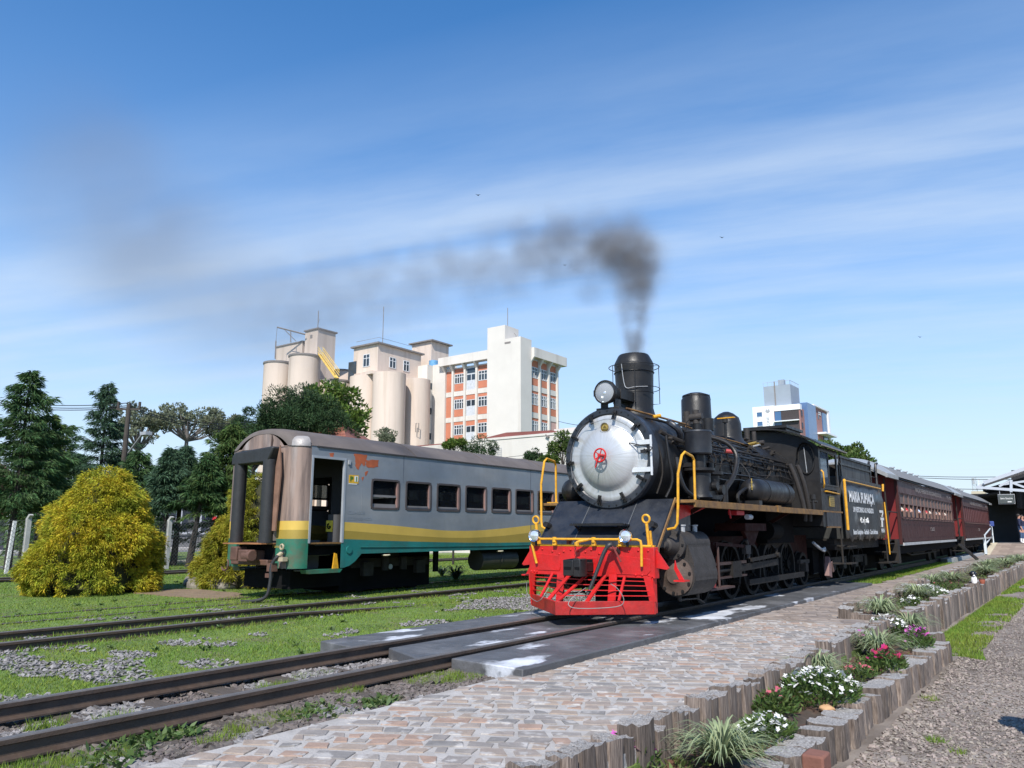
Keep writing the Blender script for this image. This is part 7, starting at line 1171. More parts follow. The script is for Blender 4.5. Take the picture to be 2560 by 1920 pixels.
def cypress(base, prof, label, n, hgt, seed, leaf=None):
    bx_, by_, bz = base; t = thing('golden_cypress', base, label, 'shrub', 'golden cypress shrubs'); rr = np.random.default_rng(seed); fs_ = np.array([p[0] for p in prof]); rs_2 = np.array([p[1] for p in prof])
    f = rr.random(n * 3); keep = rr.random(n * 3) < np.interp(f, fs_, rs_2) / rs_2.max() + .08; f = f[keep][:n]; n = len(f); az = rr.uniform(0, 2 * math.pi, n); lob = .76 + .4 * vnoise(az * 2.2 + 4, f * 6, 1, seed) + .22 * (vnoise(az * 7, f * 22, 1, seed + 4) - .5); r = np.interp(f, fs_, rs_2) * lob
    c = np.stack([bx_ + np.cos(az) * r, by_ + np.sin(az) * r, bz + f * hgt + .1 * (lob - 1)], 1); # lumps of sprays, each spray a small fan of drooping threads; dark gaps stay between the lumps
    L0 = rr.uniform(.14, .32, n); k = 17; dirs = rr.normal(0, 1, (n * k, 3)); dirs /= np.linalg.norm(dirs, axis=1)[:, None]; out = np.stack([np.cos(az), np.sin(az), np.full(n, .35)], 1); out /= np.linalg.norm(out, axis=1)[:, None]; O = np.repeat(out, k, 0); dt = (dirs * O).sum(1); dirs = np.where(dt[:, None] < -.2, -dirs, dirs)
    sc_ = np.repeat(c, k, 0) + dirs * np.repeat(L0, k)[:, None] * np.array([1, 1, .8]); j = 42; sd = np.repeat(dirs * .8 + O * .5, j, 0); nn = len(sd); P_ = np.repeat(sc_, j, 0) + rr.normal(0, .04, (nn, 3)); D_ = sd + np.array([0, 0, -.15]) + rr.normal(0, .55, (nn, 3))
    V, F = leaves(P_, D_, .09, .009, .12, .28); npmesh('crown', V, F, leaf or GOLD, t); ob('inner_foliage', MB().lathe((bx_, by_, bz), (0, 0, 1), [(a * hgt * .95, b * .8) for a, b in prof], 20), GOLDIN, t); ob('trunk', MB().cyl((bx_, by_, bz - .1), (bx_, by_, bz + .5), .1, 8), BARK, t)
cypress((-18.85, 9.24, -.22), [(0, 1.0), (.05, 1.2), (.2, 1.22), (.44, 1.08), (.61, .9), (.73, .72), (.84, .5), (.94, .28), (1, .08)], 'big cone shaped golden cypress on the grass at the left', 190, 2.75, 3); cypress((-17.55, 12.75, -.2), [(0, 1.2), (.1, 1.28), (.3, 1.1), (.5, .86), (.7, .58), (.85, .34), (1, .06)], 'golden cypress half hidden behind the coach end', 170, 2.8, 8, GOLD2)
def broad(base, H, crown, nclump, per, ln, wd, m, label, group=None, name='broadleaf_tree', bark=BARK, clr=.75, trunk_r=.18, seed=1, dens=1.0):
    "crown: (cx, cy, cz, rx, ry, rz) ellipsoid; clumps of leaves on limbs"
    t = thing(name, base, label, 'tree', group); rr = np.random.default_rng(seed); cx_, cy_, cz_, rx, ry, rz_ = crown; d = rr.normal(0, 1, (nclump, 3)); d /= np.linalg.norm(d, axis=1)[:, None]; d[:, 2] = np.where(d[:, 2] < -.35, -d[:, 2] * .5, d[:, 2]); rad = rr.uniform(.45, 1.0, nclump) ** .5
    cc = np.array([cx_, cy_, cz_]) + d * rad[:, None] * np.array([rx, ry, rz_]); ob('trunk', MB().tube([base, (base[0] * .5 + cx_ * .5, base[1] * .5 + cy_ * .5, base[2] + (cz_ - rz_ * .5 - base[2]) * .7), (cx_, cy_, cz_ - rz_ * .3)], [trunk_r, trunk_r * .8, trunk_r * .5], 8), bark, t); lm = MB()
    for c in cc[::2]: a = np.array([cx_, cy_, cz_ - rz_ * .75]); mid = a * .45 + c * .55; mid[2] -= .08 * rz_; lm.tube([tuple(a), tuple(mid), tuple(c)], [trunk_r * .4, trunk_r * .22, trunk_r * .08], 5)
    ob('limb', lm, bark, t); cr_ = clr * (rx + ry + rz_) / 3 * rr.uniform(.6, 1.3, nclump); n = per * nclump; dd = rr.normal(0, 1, (n, 3)); dd /= np.linalg.norm(dd, axis=1)[:, None]; P_ = np.repeat(cc, per, 0) + dd * (np.repeat(cr_, per) * rr.uniform(.35, 1, n) ** .6)[:, None] * np.array([1, 1, .7]); V, F = leaves(P_, dd * .7 + np.array([0, 0, .2]), ln, wd, .5); npmesh('crown', V, F, m, t)
DKG = mat('dark_pine_foliage', (.03, .06, .022), .75, 0, 0, 1, 0, spec=.2, island=.45, transl=.1); LTG = mat('bright_leaf', (.095, .15, .025), .6, 0, 0, 1, 0, spec=.3, island=.4, transl=.35); PALE = mat('pale_grey_leaf', (.17, .19, .12), .75, 0, 0, 1, 0, spec=.2, island=.4, transl=.3); MIDG = mat('mid_green_leaf', (.075, .12, .026), .6, 0, 0, 1, 0, spec=.3, island=.45, transl=.25)
p = at(752, 1066, 41); b0 = at(752, 1327, 41); broad((b0.x, b0.y, -.3), 10, (p.x, p.y, p.z - .45, 2.95, 2.7, 2.35), 85, 420, .2, .022, DKG, 'dark dense round tree rising behind the grey coach', clr=.23, seed=3)
p = at(640, 1070, 47); broad((p.x, p.y, -.3), 8, (p.x, p.y, p.z - 1.0, 1.5, 1.5, 2.2), 34, 420, .2, .022, DKG, 'narrow dark tree left of the dense round tree', clr=.3, seed=6)
p = at(808, 1030, 52); broad((p.x, p.y, -.3), 10, (p.x, p.y, p.z - .6, 2.9, 2.6, 2.6), 60, 75, .34, .09, LTG, 'light green loose leaved tree in front of the silos', clr=.22, seed=4, bark=BARKG)
p = at(880, 1048, 50); broad((p.x, p.y, -.3), 7, (p.x, p.y, p.z - 1.0, .9, .9, 1.6), 22, 70, .3, .08, LTG, 'slim light green tree beside the cream silo', clr=.35, seed=14, bark=BARKG)
for (px, py, D, rx, rz_, sd, lb) in ((350, 1075, 72, 2.4, 2.6, 5, 'pale grey green tree right of the utility pole'), (470, 1060, 74, 3.2, 2.2, 7, 'wide pale tree with bare branches left of the dark round tree'), (560, 1075, 76, 2.2, 2.0, 9, 'pale tree just left of the narrow dark tree')): p = at(px, py, D); broad((p.x, p.y, -.3), 10, (p.x, p.y, p.z, rx, rx, rz_), 70, 70, .26, .07, PALE, lb, clr=.14, seed=sd, bark=BARKG, trunk_r=.3, group='pale distant trees')
p = at(2095, 1150, 62); broad((p.x, p.y, -.3), 9, (p.x, p.y, p.z - .9, 2.6, 2.6, 2.3), 70, 240, .24, .06, MIDG, 'round green tree showing above the tender', clr=.26, seed=11); p = at(2035, 1130, 66); broad((p.x, p.y, -.3), 9, (p.x, p.y, p.z - 1.2, 2.2, 2.2, 2.4), 50, 240, .24, .06, MIDG, 'green tree crown behind the engine cab', clr=.28, seed=12)
for (px, py, D, rx, rz_, m, lb, sd) in ((965, 1098, 38, .45, .9, PALE, 'thin sapling in front of the big silo', 21), (1137, 1108, 34, .5, .4, LTG, 'small bright bush on the low roof', 22), (1200, 1118, 34, .75, .6, DKG, 'dark juniper bush in front of the low white wall', 23), (1336, 1140, 33, .42, .5, DKG, 'small round dark bush before the white wall', 24), (1405, 1120, 33, .55, .9, MIDG, 'wispy green shrub next to the smokebox', 25), (1372, 1148, 32, .4, .4, MIDG, 'low shrub between the round bush and the smokebox', 26)): p = at(px, py, D); broad((p.x, p.y, -.3), 5, (p.x, p.y, p.z - .2, rx, rx, rz_), 24, 110, .12, .014 if m is DKG else .025, m, lb, clr=.3, seed=sd, trunk_r=.05, name='shrub')
p = at(1140, 1402, 23); tuft_pts = []
# arching leaved plants
VAR = mat('variegated_leaf', (.29, .345, .19), .55, 0, 0, 1, 0, spec=.3, island=.38, transl=.3); AGA = mat('agapanthus_leaf', (.05, .09, .025), .5, 0, 0, 1, 0, island=.4, transl=.2)
def tuft(base, r, h, n, m, label, group, wd=.006, seed=0, name='striped_grass_plant'):
    rr = np.random.default_rng(seed); a = rr.uniform(0, 6.28, n); L_ = r * rr.uniform(.5, 1.25, n); hh = h * rr.uniform(.5, 1.2, n); k = 6; s = np.linspace(0, 1, k); V = np.zeros((n, k, 2, 3)); st_ = rr.uniform(0, .05, (n, 2)) - .025; cv = rr.uniform(1.1, 2.3, n)
    for j, t_ in enumerate(s):
        rad = L_ * t_; z = hh * (t_ * cv - t_ ** 2 * (cv - .35)); w_ = wd * (1 - t_ * .95) * (1 + .6 * math.sin(t_ * 3)); c = np.stack([base[0] + st_[:, 0] + np.cos(a) * rad, base[1] + st_[:, 1] + np.sin(a) * rad, base[2] + np.maximum(z, -.02)], 1); sd = np.stack([-np.sin(a), np.cos(a), np.zeros(n)], 1) * w_; V[:, j, 0] = c - sd; V[:, j, 1] = c + sd
    idx = np.arange(n * k * 2).reshape(n, k, 2); F = np.stack([idx[:, :-1, 0], idx[:, :-1, 1], idx[:, 1:, 1], idx[:, 1:, 0]], -1).reshape(-1, 4); t = thing(name, base, label, 'plant', group); npmesh('leaves', V.reshape(-1, 3), F, m, t, smooth=True); ob('root_crown', MB().sphere(base, .03, 6), M_SOIL, t)
GT = 'striped grass plants in the planters'
def s7(x, y): return 1800 + x / 2.911, 1380 + y / 2.911
for i, (x, y, z, r, h, n, lb) in enumerate(((15, 1530, -.24, .36, .3, 130, 'big striped grass tuft at the bottom edge of the photo'), (720, 905, -.24, .36, .3, 120, 'striped grass tuft behind the mass of white flowers'), (1160, 745, -.24, .4, .34, 130, 'striped grass tuft next to the crimson flowers'), (1390, 580, -.24, .4, .34, 120, 'striped grass tuft behind the magenta flowers'), (1175, 475, -.1, .42, .38, 120, 'first striped grass tuft in the far planter'), (1440, 345, -.1, .45, .38, 110, 'striped grass tuft among the far white flowers'), (1545, 240, -.1, .5, .32, 100, 'striped grass tuft just beyond the far white flowers'), (1690, 215, -.08, .55, .34, 110, 'drooping striped grass tuft left of the figurine'), (1930, 165, -.05, .6, .36, 120, 'striped grass tuft right behind the figurine'), (1960, 120, -.05, .6, .4, 110, 'striped grass tuft two behind the figurine'), (2070, 100, -.03, .6, .36, 100, 'spreading striped grass tuft near the right edge'), (2160, 75, -.03, .6, .36, 90, 'tallest striped grass tuft at the right edge'), (2205, 60, -.03, .6, .34, 90, 'farthest striped grass tuft cut by the right edge'))): p = onZ(*s7(x, y), z); tuft(tuple(p), r * 1.05, h * 1.12, int(n * 2.1), VAR, lb, GT, .0055 + .0005 * p.y * .5, i + 40)
p = at(1140, 1420, 23.2); tuft((p.x, p.y, -.2), .5, .55, 90, AGA, 'strap leaved clump seen under the grey coach', 'strap leaved clumps', .018, 77, 'strap_leaf_plant'); p = at(1105, 1402, 25.0); tuft((p.x, p.y, -.2), .45, .45, 70, AGA, 'strap leaved clump left of the one under the coach', 'strap leaved clumps', .018, 78, 'strap_leaf_plant')
FLW = {'white': mat('white_petal', (.75, .74, .7), .6, 0, 0, island=.1, transl=.2), 'pink': mat('magenta_petal', (.52, .1, .4), .6, 0, 0, island=.3, transl=.2), 'crimson': mat('crimson_petal', (.38, .02, .09), .6, 0, 0, island=.3, transl=.2), 'rose': mat('rose_petal', (.55, .12, .16), .6, 0, 0, island=.3, transl=.2)}
FLG = mat('flower_leaf', (.07, .12, .025), .6, 0, 0, island=.4, transl=.25)
def flowers(base, rx, ry, h, nl, nf, col, label, group, fs=.022, seed=0):
    rr = np.random.default_rng(seed); t = thing('flower_clump', base, label, 'flowers', group); a = rr.uniform(0, 6.28, nl); r = np.sqrt(rr.random(nl)); P_ = np.stack([base[0] + np.cos(a) * r * rx, base[1] + np.sin(a) * r * ry, base[2] + h * (1 - r ** 2 * .6) * rr.random(nl)], 1); V, F = leaves(P_, np.stack([np.cos(a), np.sin(a), np.full(nl, 1.0)], 1), .055, .009, .6); npmesh('foliage', V, F, FLG, t)
    a = rr.uniform(0, 6.28, nf); r = np.sqrt(rr.random(nf)); z = base[2] + h * (1 - r ** 2 * .6) * rr.uniform(.85, 1.15, nf) + .015; C_ = np.stack([base[0] + np.cos(a) * r * rx, base[1] + np.sin(a) * r * ry, z], 1); sz = fs * rr.uniform(.7, 1.3, nf); th = np.arange(10) * 2 * math.pi / 10; rad = np.where(np.arange(10) % 2, .62, 1.0); nx_ = rr.normal(0, .45, (nf, 2)); ring = np.stack([np.cos(th) * rad, np.sin(th) * rad], 1); R_ = ring[None] * sz[:, None, None]; Vv = np.zeros((nf, 10, 3)); Vv[..., :2] = R_ + C_[:, None, :2]; Vv[..., 2] = C_[:, None, 2] + (R_ * nx_[:, None]).sum(-1) + .004 * rad
    npmesh('blossoms', Vv.reshape(-1, 3), np.arange(nf * 10).reshape(nf, 10), FLW[col], t)
GF = 'flower clumps in the planters'
for i, (x, y, z, rx, ry, h, nl, nf, col, lb) in enumerate(((720, 1060, -.24, .3, .42, .2, 900, 95, 'white', 'wide mass of white flowers in the middle of the near planter'), (1225, 590, -.24, .24, .4, .2, 500, 85, 'white', 'white flowers between two striped grass tufts'), (1050, 680, -.24, .16, .22, .14, 250, 22, 'white', 'few white flowers left of the third grass tuft'), (330, 1340, -.24, .16, .26, .12, 380, 34, 'white', 'low patch of white flowers near the bottom edge'), (1440, 690, -.24, .16, .3, .2, 420, 30, 'pink', 'magenta flowers at the right side of the near planter'), (1030, 715, -.24, .1, .16, .18, 160, 12, 'pink', 'small magenta flowers against the left log wall'), (1210, 850, -.24, .17, .24, .17, 420, 26, 'crimson', 'deep crimson flowers in front of the third grass tuft'), (400, 1160, -.24, .15, .22, .14, 300, 9, 'rose', 'few rose flowers beside the white mass'), (1500, 330, -.1, .35, .7, .2, 600, 110, 'white', 'white flowers at the front of the far planter'), (1400, 400, -.1, .2, .4, .14, 300, 30, 'white', 'sparse white flowers low in the far planter'), (1010, 905, -.24, .14, .2, .08, 120, 7, 'rose', 'few rose flowers on bare red soil'), (1640, 270, -.08, .3, .6, .14, 350, 5, 'rose', 'low leafy patch with red blooms in the far planter'))): p = onZ(*s7(x, y), z); flowers(tuple(p), rx * 1.1, ry * 1.1, h * 1.1, int(nl * 2.2), int(nf * 1.7), col, lb, GF, .019 + .0008 * p.y * .6, i + 60)
p = onZ(1200 + 1050 / 2.765, 1480 + 1250 / 2.765, -.3); flowers(tuple(p), .16, .2, .26, 320, 22, 'pink', 'magenta flowers at the bottom edge against the logs', GF, .023, 91)
# clods, rocks
def rock(base, s, label, m, seed):
    rr = random.Random(seed); bm = bmesh.new(); bmesh.ops.create_icosphere(bm, subdivisions=3, radius=1)
    for v in bm.verts: n_ = .75 + .3 * float(vnoise(v.co.x * 1.7 + seed, v.co.y * 1.7 + v.co.z * 1.3, 1, seed)); v.co = Vector((v.co.x * s[0], v.co.y * s[1], v.co.z * s[2])) * n_
    me = bpy.data.meshes.new('rock'); bm.to_mesh(me); bm.free(); me.materials.append(m); o = bpy.data.objects.new('rock', me); o.location = base; link(o, None, label, 'rock', 'rocks by the siding')
RK = mat('grey_rock', (.2, .18, .15), .9, 0, .25, 3, .5, 15)
for (x, y, s, lb, sd) in ((-18.2, 11.45, (.28, .22, .24), 'pale boulder right of the yellow cypress', 1), (-20.2, 12.9, (.75, .5, .3), 'flat mossy rock between the two cypresses', 2), (-17.5, 11.75, (.5, .35, .17), 'low flat rock near the coach end', 3), (-19.2, 11.9, (.2, .2, .15), 'small rock left of the pale boulder', 4)): rock((x, y, -.15), s, lb, RK, sd)
ob('bare_earth', MB().prism(blot([(-17.8, 9.6), (-15.2, 9.7), (-14.6, 10.2), (-15.5, 10.9), (-17.6, 11.1), (-18.3, 10.4)], .1), 2, -.23, -.19), mat('bare_earth', (.2, .14, .09), .95, 0, .25, 3, .5, 15), kind='structure', base=(-16.5, 10.3, -.2))
p = onZ(*s7(780, 1160), -.26); rock((p.x, p.y, -.24), (.07, .06, .04), 'orange stone lying in the near planter', mat('orange_stone', (.45, .26, .13), .8, 0, .2, 8), 7)
for (x, y, sd, lb, c) in ((700, 1385, 8, 'red topped log set among the near planter logs', (.26, .09, .06)),): p = onZ(*s7(x, y), -.15); ob('red_topped_log', MB().box(p.x - .08, p.x + .06, p.y - .08, p.y + .1, -.45, -.215), mat('red_log_top', (.2, .085, .06), .9, 0, .25, 5, .4, 25), label=lb, cat='brick', base=(p.x, p.y, -.45), bevel=.015)  # a log with a red top, built as one dull red block
# figurine with pot on the logs of the far planter
p = onZ(2380 + 690 / 12.29, 1380 + 960 / 12.29, .02); fs_ = .68; fg = thing('garden_figurine', tuple(p), 'little figurine with black head and white body sitting on the planter logs', 'figurine'); ob('body', MB().lathe((p.x, p.y, p.z), (0, 0, 1), [(-.02, .0), (-.02, .07), (.08, .1), (.18, .085), (.24, .05)], 16), mat('white_ceramic', (.75, .73, .72), .35), fg); ob('head', MB().sphere((p.x - .02, p.y, p.z + .3), .1, 10, 0, 1.1, 1, 1), mat('black_ceramic', (.012, .012, .016), .25), fg); ob('cheek', MB().sphere((p.x + .02, p.y - .085, p.z + .25), .035, 8), mat('white_ceramic', (.75, .73, .72), .35), fg); ob('beak', MB().cyl((p.x - .11, p.y - .03, p.z + .28), (p.x - .2, p.y - .06, p.z + .25), .03, 8, 0, .006), mat('dark_beak', (.05, .03, .02), .4), fg)
pq = p + Vector((.22, .1, 0)); pt_ = thing('clay_pot', tuple(pq), 'small red clay pot beside the black headed figurine', 'pot'); ob('pot_body', MB().lathe(tuple(pq), (0, 0, 1), [(-.02, .0), (-.02, .07), (.1, .11), (.16, .1), (.16, .08)], 16), mat('terracotta', (.32, .09, .05), .6), pt_); ob('pot_rim', MB().torus((pq.x, pq.y, pq.z + .16), (0, 0, 1), .1, .014, 16, 6), mat('dark_rim', (.05, .02, .02), .6), pt_)
fg.scale = (.68,) * 3; pt_.scale = (.6,) * 3; pt_.location = p + Vector((.15, .07, 0))
# birds
for i, (x, y) in enumerate(((1195, 488), (1805, 594), (1412, 663), (2300, 843))):
    p = at(x, y, 60 + 8 * i); s = .16; ob('bird', MB().add([tuple(p + RT * -s * 1.6 + UP * .12), tuple(p + FW * .08), tuple(p + RT * s * 1.6 + UP * .1), tuple(p - FW * .12 - UP * .02), tuple(p + UP * .03)], [(0, 1, 4), (1, 2, 4), (0, 4, 3), (4, 2, 3)]).sphere(tuple(p), .05, 6, 0, 1, 2, .8), mat('bird_black', (.01, .01, .01), .8), label=('small dark bird high over the white building', 'small dark bird above the engine cab', 'small dark bird inside the smoke edge', 'small dark bird low over the coaches')[i], cat='bird', group='birds in the sky', base=tuple(p))
# ------------------------------------------------------------------ people
def person(base, face, cols, label, pose='stand', h=1.7, name='person', hair=(.02, .015, .012), seat=False):
    "cols: shirt, trousers, shoes. face: heading angle, 0 looks along -Y. One continuous skinned body, hair as a child"
    k = h / 1.7
    J = {'pel': (0, 0, .95), 'spi': (0, .01, 1.12), 'che': (0, .01, 1.32), 'nck': (0, 0, 1.46), 'hd0': (0, -.015, 1.53), 'hd1': (0, -.02, 1.62), 'hd2': (0, -.01, 1.68)}
    for s, n in ((1, 'l'), (-1, 'r')):
        J.update({'hip' + n: (s * .1, 0, .9), 'kne' + n: (s * .11, -.02, .5), 'ank' + n: (s * .11, .02, .09), 'toe' + n: (s * .13, -.16, .04), 'sho' + n: (s * .18, .01, 1.4), 'elb' + n: (s * .25, .03, 1.12), 'wri' + n: (s * .25, -.06, .88), 'hnd' + n: (s * .24, -.09, .8)})
    if pose == 'lean':     # leaning forward on a rail
        for j in ('spi', 'che', 'nck', 'hd0', 'hd1', 'hd2', 'shol', 'shor'): x, y, z = J[j]; d = z - .95; J[j] = (x, y - d * .45, z - d * .08)
        for s, n in ((1, 'l'), (-1, 'r')): J['elb' + n] = (s * .24, -.38, 1.15); J['wri' + n] = (s * .16, -.55, 1.08); J['hnd' + n] = (s * .13, -.63, 1.06)
    if pose == 'walk':
        J['knel'] = (.11, -.14, .52); J['ankl'] = (.11, -.12, .1); J['toel'] = (.12, -.3, .05); J['kner'] = (-.11, .08, .5); J['ankr'] = (-.11, .24, .13); J['toer'] = (-.12, .1, .04); J['wril'] = (.26, -.18, .95); J['hndl'] = (.25, -.24, .9)
    if pose == 'phone':
        J['elbl'] = (.28, .0, 1.1); J['wril'] = (.14, -.28, 1.25); J['hndl'] = (.08, -.33, 1.3); J['elbr'] = (-.28, 0, 1.1); J['wrir'] = (-.14, -.28, 1.25); J['hndr'] = (-.08, -.33, 1.3)
    if pose in ('sill', 'sit'):   # seated, one arm out over the window sill (towards +x of the figure)
        for s, n in ((1, 'l'), (-1, 'r')): J['kne' + n] = (s * .12, -.42, .92); J['ank' + n] = (s * .12, -.45, .5); J['toe' + n] = (s * .13, -.6, .46)
        if pose == 'sill': J['elbl'] = (.36, -.08, 1.22); J['wril'] = (.34, -.32, 1.2); J['hndl'] = (.32, -.4, 1.19)
    RAD = {'pel': .15, 'spi': .135, 'che': .15, 'nck': .058, 'hd0': .075, 'hd1': .095, 'hd2': .07, 'hip': .1, 'kne': .065, 'ank': .045, 'toe': .035, 'sho': .07, 'elb': .045, 'wri': .032, 'hnd': .036}
    GRP = {'nck': 0, 'hd0': 0, 'hd1': 0, 'hd2': 0, 'wri': 0, 'hnd': 0, 'elb': 1, 'pel': 2, 'hip': 2, 'kne': 2, 'ank': 3, 'toe': 3, 'spi': 1, 'che': 1, 'sho': 1}
    E = [('pel', 'spi'), ('spi', 'che'), ('che', 'nck'), ('nck', 'hd0'), ('hd0', 'hd1'), ('hd1', 'hd2')] + [e for n in 'lr' for e in (('pel', 'hip' + n), ('hip' + n, 'kne' + n), ('kne' + n, 'ank' + n), ('ank' + n, 'toe' + n), ('che', 'sho' + n), ('sho' + n, 'elb' + n), ('elb' + n, 'wri' + n), ('wri' + n, 'hnd' + n))]
    ks = list(J); me = bpy.data.meshes.new('body'); me.from_pydata([tuple(c * k for c in J[q]) for q in ks], [(ks.index(a), ks.index(b)) for a, b in E], []); o = bpy.data.objects.new('tmp', me); COL.objects.link(o); sk = o.modifiers.new('s', 'SKIN'); o.modifiers.new('u', 'SUBSURF').levels = 2
    for i, q in enumerate(ks): r = RAD[q if q in RAD else q[:3]] * k; v = me.skin_vertices[0].data[i]; v.radius = (r, r * (.72 if q in ('pel', 'spi', 'che') else 1)); v.use_root = q == 'pel'
    bpy.context.view_layer.update(); m2 = bpy.data.meshes.new_from_object(o.evaluated_get(bpy.context.evaluated_depsgraph_get())); COL.objects.unlink(o); bpy.data.objects.remove(o)
    jp = np.array([J[q] for q in ks]) * k; ctr = np.array([p.center for p in m2.polygons]); dist = np.linalg.norm(ctr[:, None] - jp[None], axis=2); near = dist.argmin(1); idx = [GRP[ks[i] if ks[i] in GRP else ks[i][:3]] for i in near]
    m2.materials.clear()
    for c in (SKIN, cols[0], cols[1], cols[2]): m2.materials.append(c)
    m2.polygons.foreach_set('material_index', idx); m2.polygons.foreach_set('use_smooth', [True] * len(m2.polygons)); t = thing(name, base, label, 'person', 'people at the station' if not seat else 'passengers at the coach windows'); t.rotation_euler = (0, 0, face)
    body = bpy.data.objects.new('body', m2); link(body, t); hd = Vector(J['hd1']) * k; ORG[t.name] = Vector((0, 0, 0)); ob('hair', MB().sphere((hd.x, hd.y + .03 * k, hd.z + .025 * k), .105 * k, 8, 0, .95, 1, 1), mat('hair_%d' % int(hair[0] * 1000), hair, .6), t)
    w = MB()
    for s in (-1, 1): w.sphere((s * .035 * k, hd.y - .088 * k, hd.z - .005), .012 * k, 5)
    ob('eye', w, DARK, t, kind='stuff'); ob('nose', MB().sphere((0, hd.y - .1 * k, hd.z - .03 * k), .016 * k, 5, 0, .8, 1.2, 1.4), SKIN, t); return t
cl = lambda n, c: mat('cloth_' + n, c, .85, 0, .15, 8)
TRO = cl('charcoal', (.03, .03, .035)); JEAN = cl('jeans', (.05, .09, .17)); NAVY = cl('navy', (.012, .018, .05)); LBLUE = cl('light_blue', (.4, .48, .62)); WSH = cl('white_shoe', (.75, .75, .75)); BSH = cl('black_shoe', (.015, .015, .015)); GRY = cl('grey', (.2, .2, .2)); REDC = cl('red', (.45, .03, .04)); PEA = cl('peach', (.5, .3, .22)); CRM = cl('cream', (.55, .5, .42))
pz = .46
p = onX(2360 + 700 / 5.925, 1357, -4.0); q = at(2360 + 700 / 5.925, 1357, 46.6); pr_ = person((q.x, q.y, pz), R(-60), (LBLUE, TRO, BSH), 'person in light blue shirt leaning at the ramp railing', 'lean'); ob('backpack', MB().box(-.16, .16, .0, .22, 1.0, 1.3), cl('royal_blue', (.04, .07, .25)), pr_, bevel=.04)
q = at(2360 + 1150 / 5.925, 1357, 46.6); person((q.x, q.y, pz), R(100), (NAVY, JEAN, WSH), 'person in navy shirt, blue jeans and white shoes on the platform', 'stand')
q = at(2360 + 1200 / 5.925, 1357, 47); person((q.x, q.y, pz), R(60), (NAVY, JEAN, WSH), 'person in jeans at the very right edge of the photo', 'stand', 1.65)
person((-.06, 7.2, -.47), R(150), (GRY, TRO, BSH), 'person standing on the dirt road just outside the photo, throwing the shadow', 'phone', 1.72)
dv = person((C + .92, 18.55, 1.45 - .5), R(-30), (cl('dark_blue', (.02, .025, .04)), TRO, BSH), 'engine driver with arm resting on the cab window sill', 'sill', 1.7, seat=True, name='person'); dv['group'] = 'engine crew'
a_ = 24.55 + 1.75; ww_ = (15.4 - 3.25 - .5) / 15
for i, (k, cc, col_) in enumerate(((0, CRM, 'cream'), (1, REDC, 'red'), (2, PEA, 'peach'), (4, LBLUE, 'light blue'), (6, REDC, 'red'), (7, CRM, 'cream'), (9, GRY, 'grey'), (10, PEA, 'peach'), (12, CRM, 'cream'))):
    y = a_ + .2 + (k + .5) * ww_; person((C + 1.0, y + .1, 1.25 - .5), R(0), (cc, TRO, BSH), 'passenger in %s shirt with arm out of coach window %s from the tender' % (col_, ('one', 'two', 'three', 'four', 'five', 'six', 'seven', 'eight', 'nine', 'ten', 'eleven', 'twelve', 'thirteen')[k]), 'sill', 1.5, seat=True)
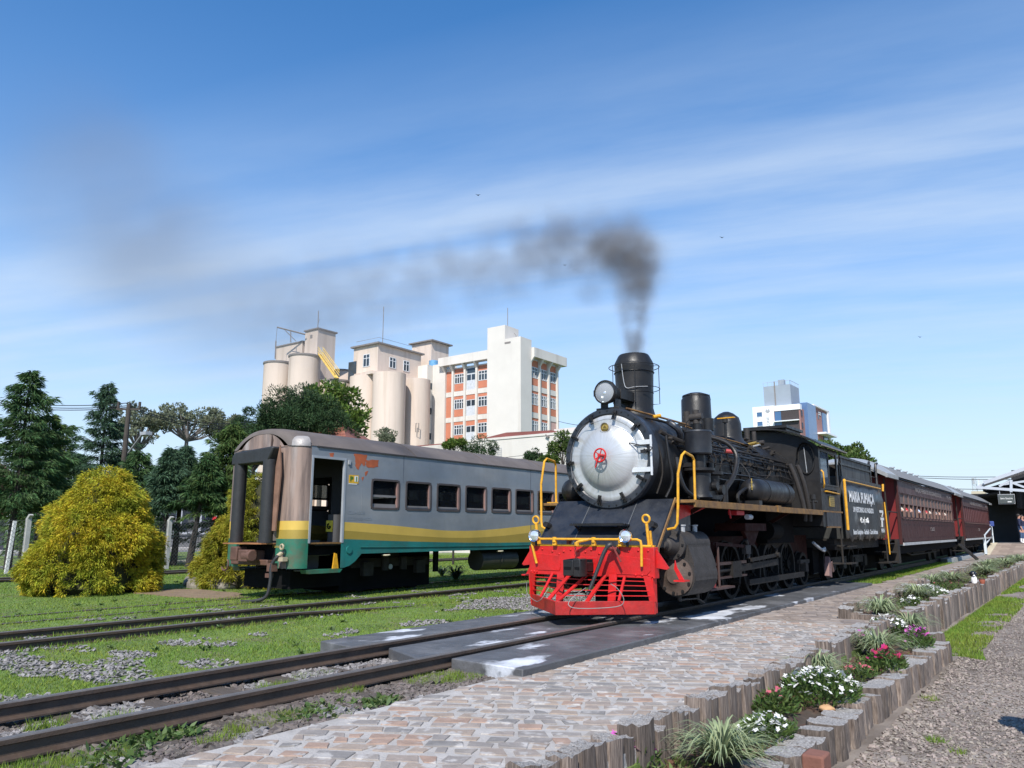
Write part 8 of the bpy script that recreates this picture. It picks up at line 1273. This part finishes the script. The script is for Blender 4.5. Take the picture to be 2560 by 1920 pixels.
# ------------------------------------------------------------------ smoke from the chimney
def smoke(name, path, steps, dens, col, nsc, thr, amp, par, vox):
    "path: (px, py, depth, radius in px, weight) nodes joined by overlapping soft puffs; a fog grid is filled from them"
    org = ORG[par.name]; rot = Matrix.Rotation(YAW, 4, 'Z'); inv = rot.inverted(); blobs = []
    for i in range(steps + 1):
        t_ = i / steps * (len(path) - 1); k = min(int(t_), len(path) - 2); f = t_ - k; a = [u + (v - u) * f for u, v in zip(path[k], path[k + 1])]; blobs.append((inv @ (at(a[0], a[1], a[2]) - org), a[3] * a[2] / 1923 * 1.35, a[4]))
    lo = [min(c[i] - r - amp * .6 for c, r, w in blobs) for i in range(3)]; hi = [max(c[i] + r + amp * .6 for c, r, w in blobs) for i in range(3)]
    nt = bpy.data.node_groups.new(name, 'GeometryNodeTree'); nt.interface.new_socket('Geometry', in_out='INPUT', socket_type='NodeSocketGeometry'); nt.interface.new_socket('Geometry', in_out='OUTPUT', socket_type='NodeSocketGeometry'); N = nt.nodes; L = nt.links; out = N.new('NodeGroupOutput'); vc = N.new('GeometryNodeVolumeCube')
    vc.inputs['Min'].default_value = lo; vc.inputs['Max'].default_value = hi
    for i, ax in enumerate('XYZ'): vc.inputs['Resolution ' + ax].default_value = max(8, int((hi[i] - lo[i]) / vox))
    pos = N.new('GeometryNodeInputPosition').outputs[0]; n0 = N.new('ShaderNodeTexNoise'); n0.inputs['Scale'].default_value = nsc * .7; n0.inputs['Detail'].default_value = 3; L.new(pos, n0.inputs['Vector'])
    sb = N.new('ShaderNodeVectorMath'); sb.operation = 'SUBTRACT'; sb.inputs[1].default_value = (.5, .5, .5); L.new(n0.outputs['Color'], sb.inputs[0]); off = N.new('ShaderNodeVectorMath'); off.operation = 'MULTIPLY_ADD'; L.new(sb.outputs[0], off.inputs[0]); off.inputs[1].default_value = (amp * 2,) * 3; L.new(pos, off.inputs[2]); tot = None
    for c, r, w in blobs:
        s = N.new('ShaderNodeVectorMath'); s.operation = 'DISTANCE'; L.new(off.outputs[0], s.inputs[0]); s.inputs[1].default_value = tuple(c); m = N.new('ShaderNodeMapRange'); m.interpolation_type = 'SMOOTHERSTEP'; m.inputs[1].default_value = 0; m.inputs[2].default_value = r; m.inputs[3].default_value = w; m.inputs[4].default_value = 0; L.new(s.outputs['Value'], m.inputs[0])
        if tot is None: tot = m.outputs[0]
        else: q = N.new('ShaderNodeMath'); q.operation = 'ADD'; L.new(tot, q.inputs[0]); L.new(m.outputs[0], q.inputs[1]); tot = q.outputs[0]
    n1 = N.new('ShaderNodeTexNoise'); n1.inputs['Scale'].default_value = nsc; n1.inputs['Detail'].default_value = 5; L.new(pos, n1.inputs['Vector']); mr = N.new('ShaderNodeMapRange'); mr.inputs[1].default_value = thr; mr.inputs[2].default_value = thr + .24; L.new(n1.outputs[0], mr.inputs[0])
    mu = N.new('ShaderNodeMath'); mu.operation = 'MULTIPLY'; L.new(tot, mu.inputs[0]); L.new(mr.outputs[0], mu.inputs[1]); m2 = N.new('ShaderNodeMath'); m2.operation = 'MULTIPLY'; m2.inputs[1].default_value = dens; L.new(mu.outputs[0], m2.inputs[0]); L.new(m2.outputs[0], vc.inputs['Density'])
    M = bpy.data.materials.new(name); M.use_nodes = True; T = M.node_tree; T.nodes.clear(); mo = T.nodes.new('ShaderNodeOutputMaterial'); pv = T.nodes.new('ShaderNodeVolumePrincipled'); pv.inputs['Color'].default_value = (*col, 1); pv.inputs['Density'].default_value = 1; pv.inputs['Anisotropy'].default_value = .1; T.links.new(pv.outputs[0], mo.inputs['Volume'])
    sm2 = N.new('GeometryNodeSetMaterial'); sm2.inputs['Material'].default_value = M; L.new(vc.outputs[0], sm2.inputs[0]); L.new(sm2.outputs[0], out.inputs[0])
    me = bpy.data.meshes.new(name); me.materials.append(M); o = bpy.data.objects.new(name, me); o.rotation_euler = (0, 0, YAW); o.modifiers.new('fog', 'NODES').node_group = nt; link(o, par, kind='stuff')
sm_ = thing('smoke_plume', (C, CY, 4.1), 'dark smoke rising from the chimney and drifting left', 'smoke', kind='stuff')
DK = (.46, .43, .41)
smoke('rising_smoke', [(1587, 888, 12.8, 34, 1.3), (1584, 810, 12.9, 42, .8), (1588, 730, 13.0, 62, .4), (1605, 670, 13.1, 74, .26), (1570, 620, 13.3, 95, .18)], 9, 4.6, DK, 2.6, .36, .16, sm_, .045)
smoke('billowing_smoke', [(1615, 690, 13.2, 70, .25), (1560, 620, 13.4, 105, .36), (1480, 640, 13.7, 115, .3), (1380, 610, 14, 120, .2), (1240, 660, 14.4, 120, .16), (1080, 700, 15, 130, .11), (900, 750, 15.6, 160, .08), (700, 790, 16.5, 190, .045)], 15, 2.9, DK, 1.7, .38, .6, sm_, .08)
smoke('drifting_smoke', [(820, 760, 17, 210, .4), (600, 800, 18, 240, .45), (430, 700, 19, 250, .55), (330, 560, 20, 260, .7), (200, 440, 21, 260, .5)], 7, .105, DK, .4, .28, .9, sm_, .22)
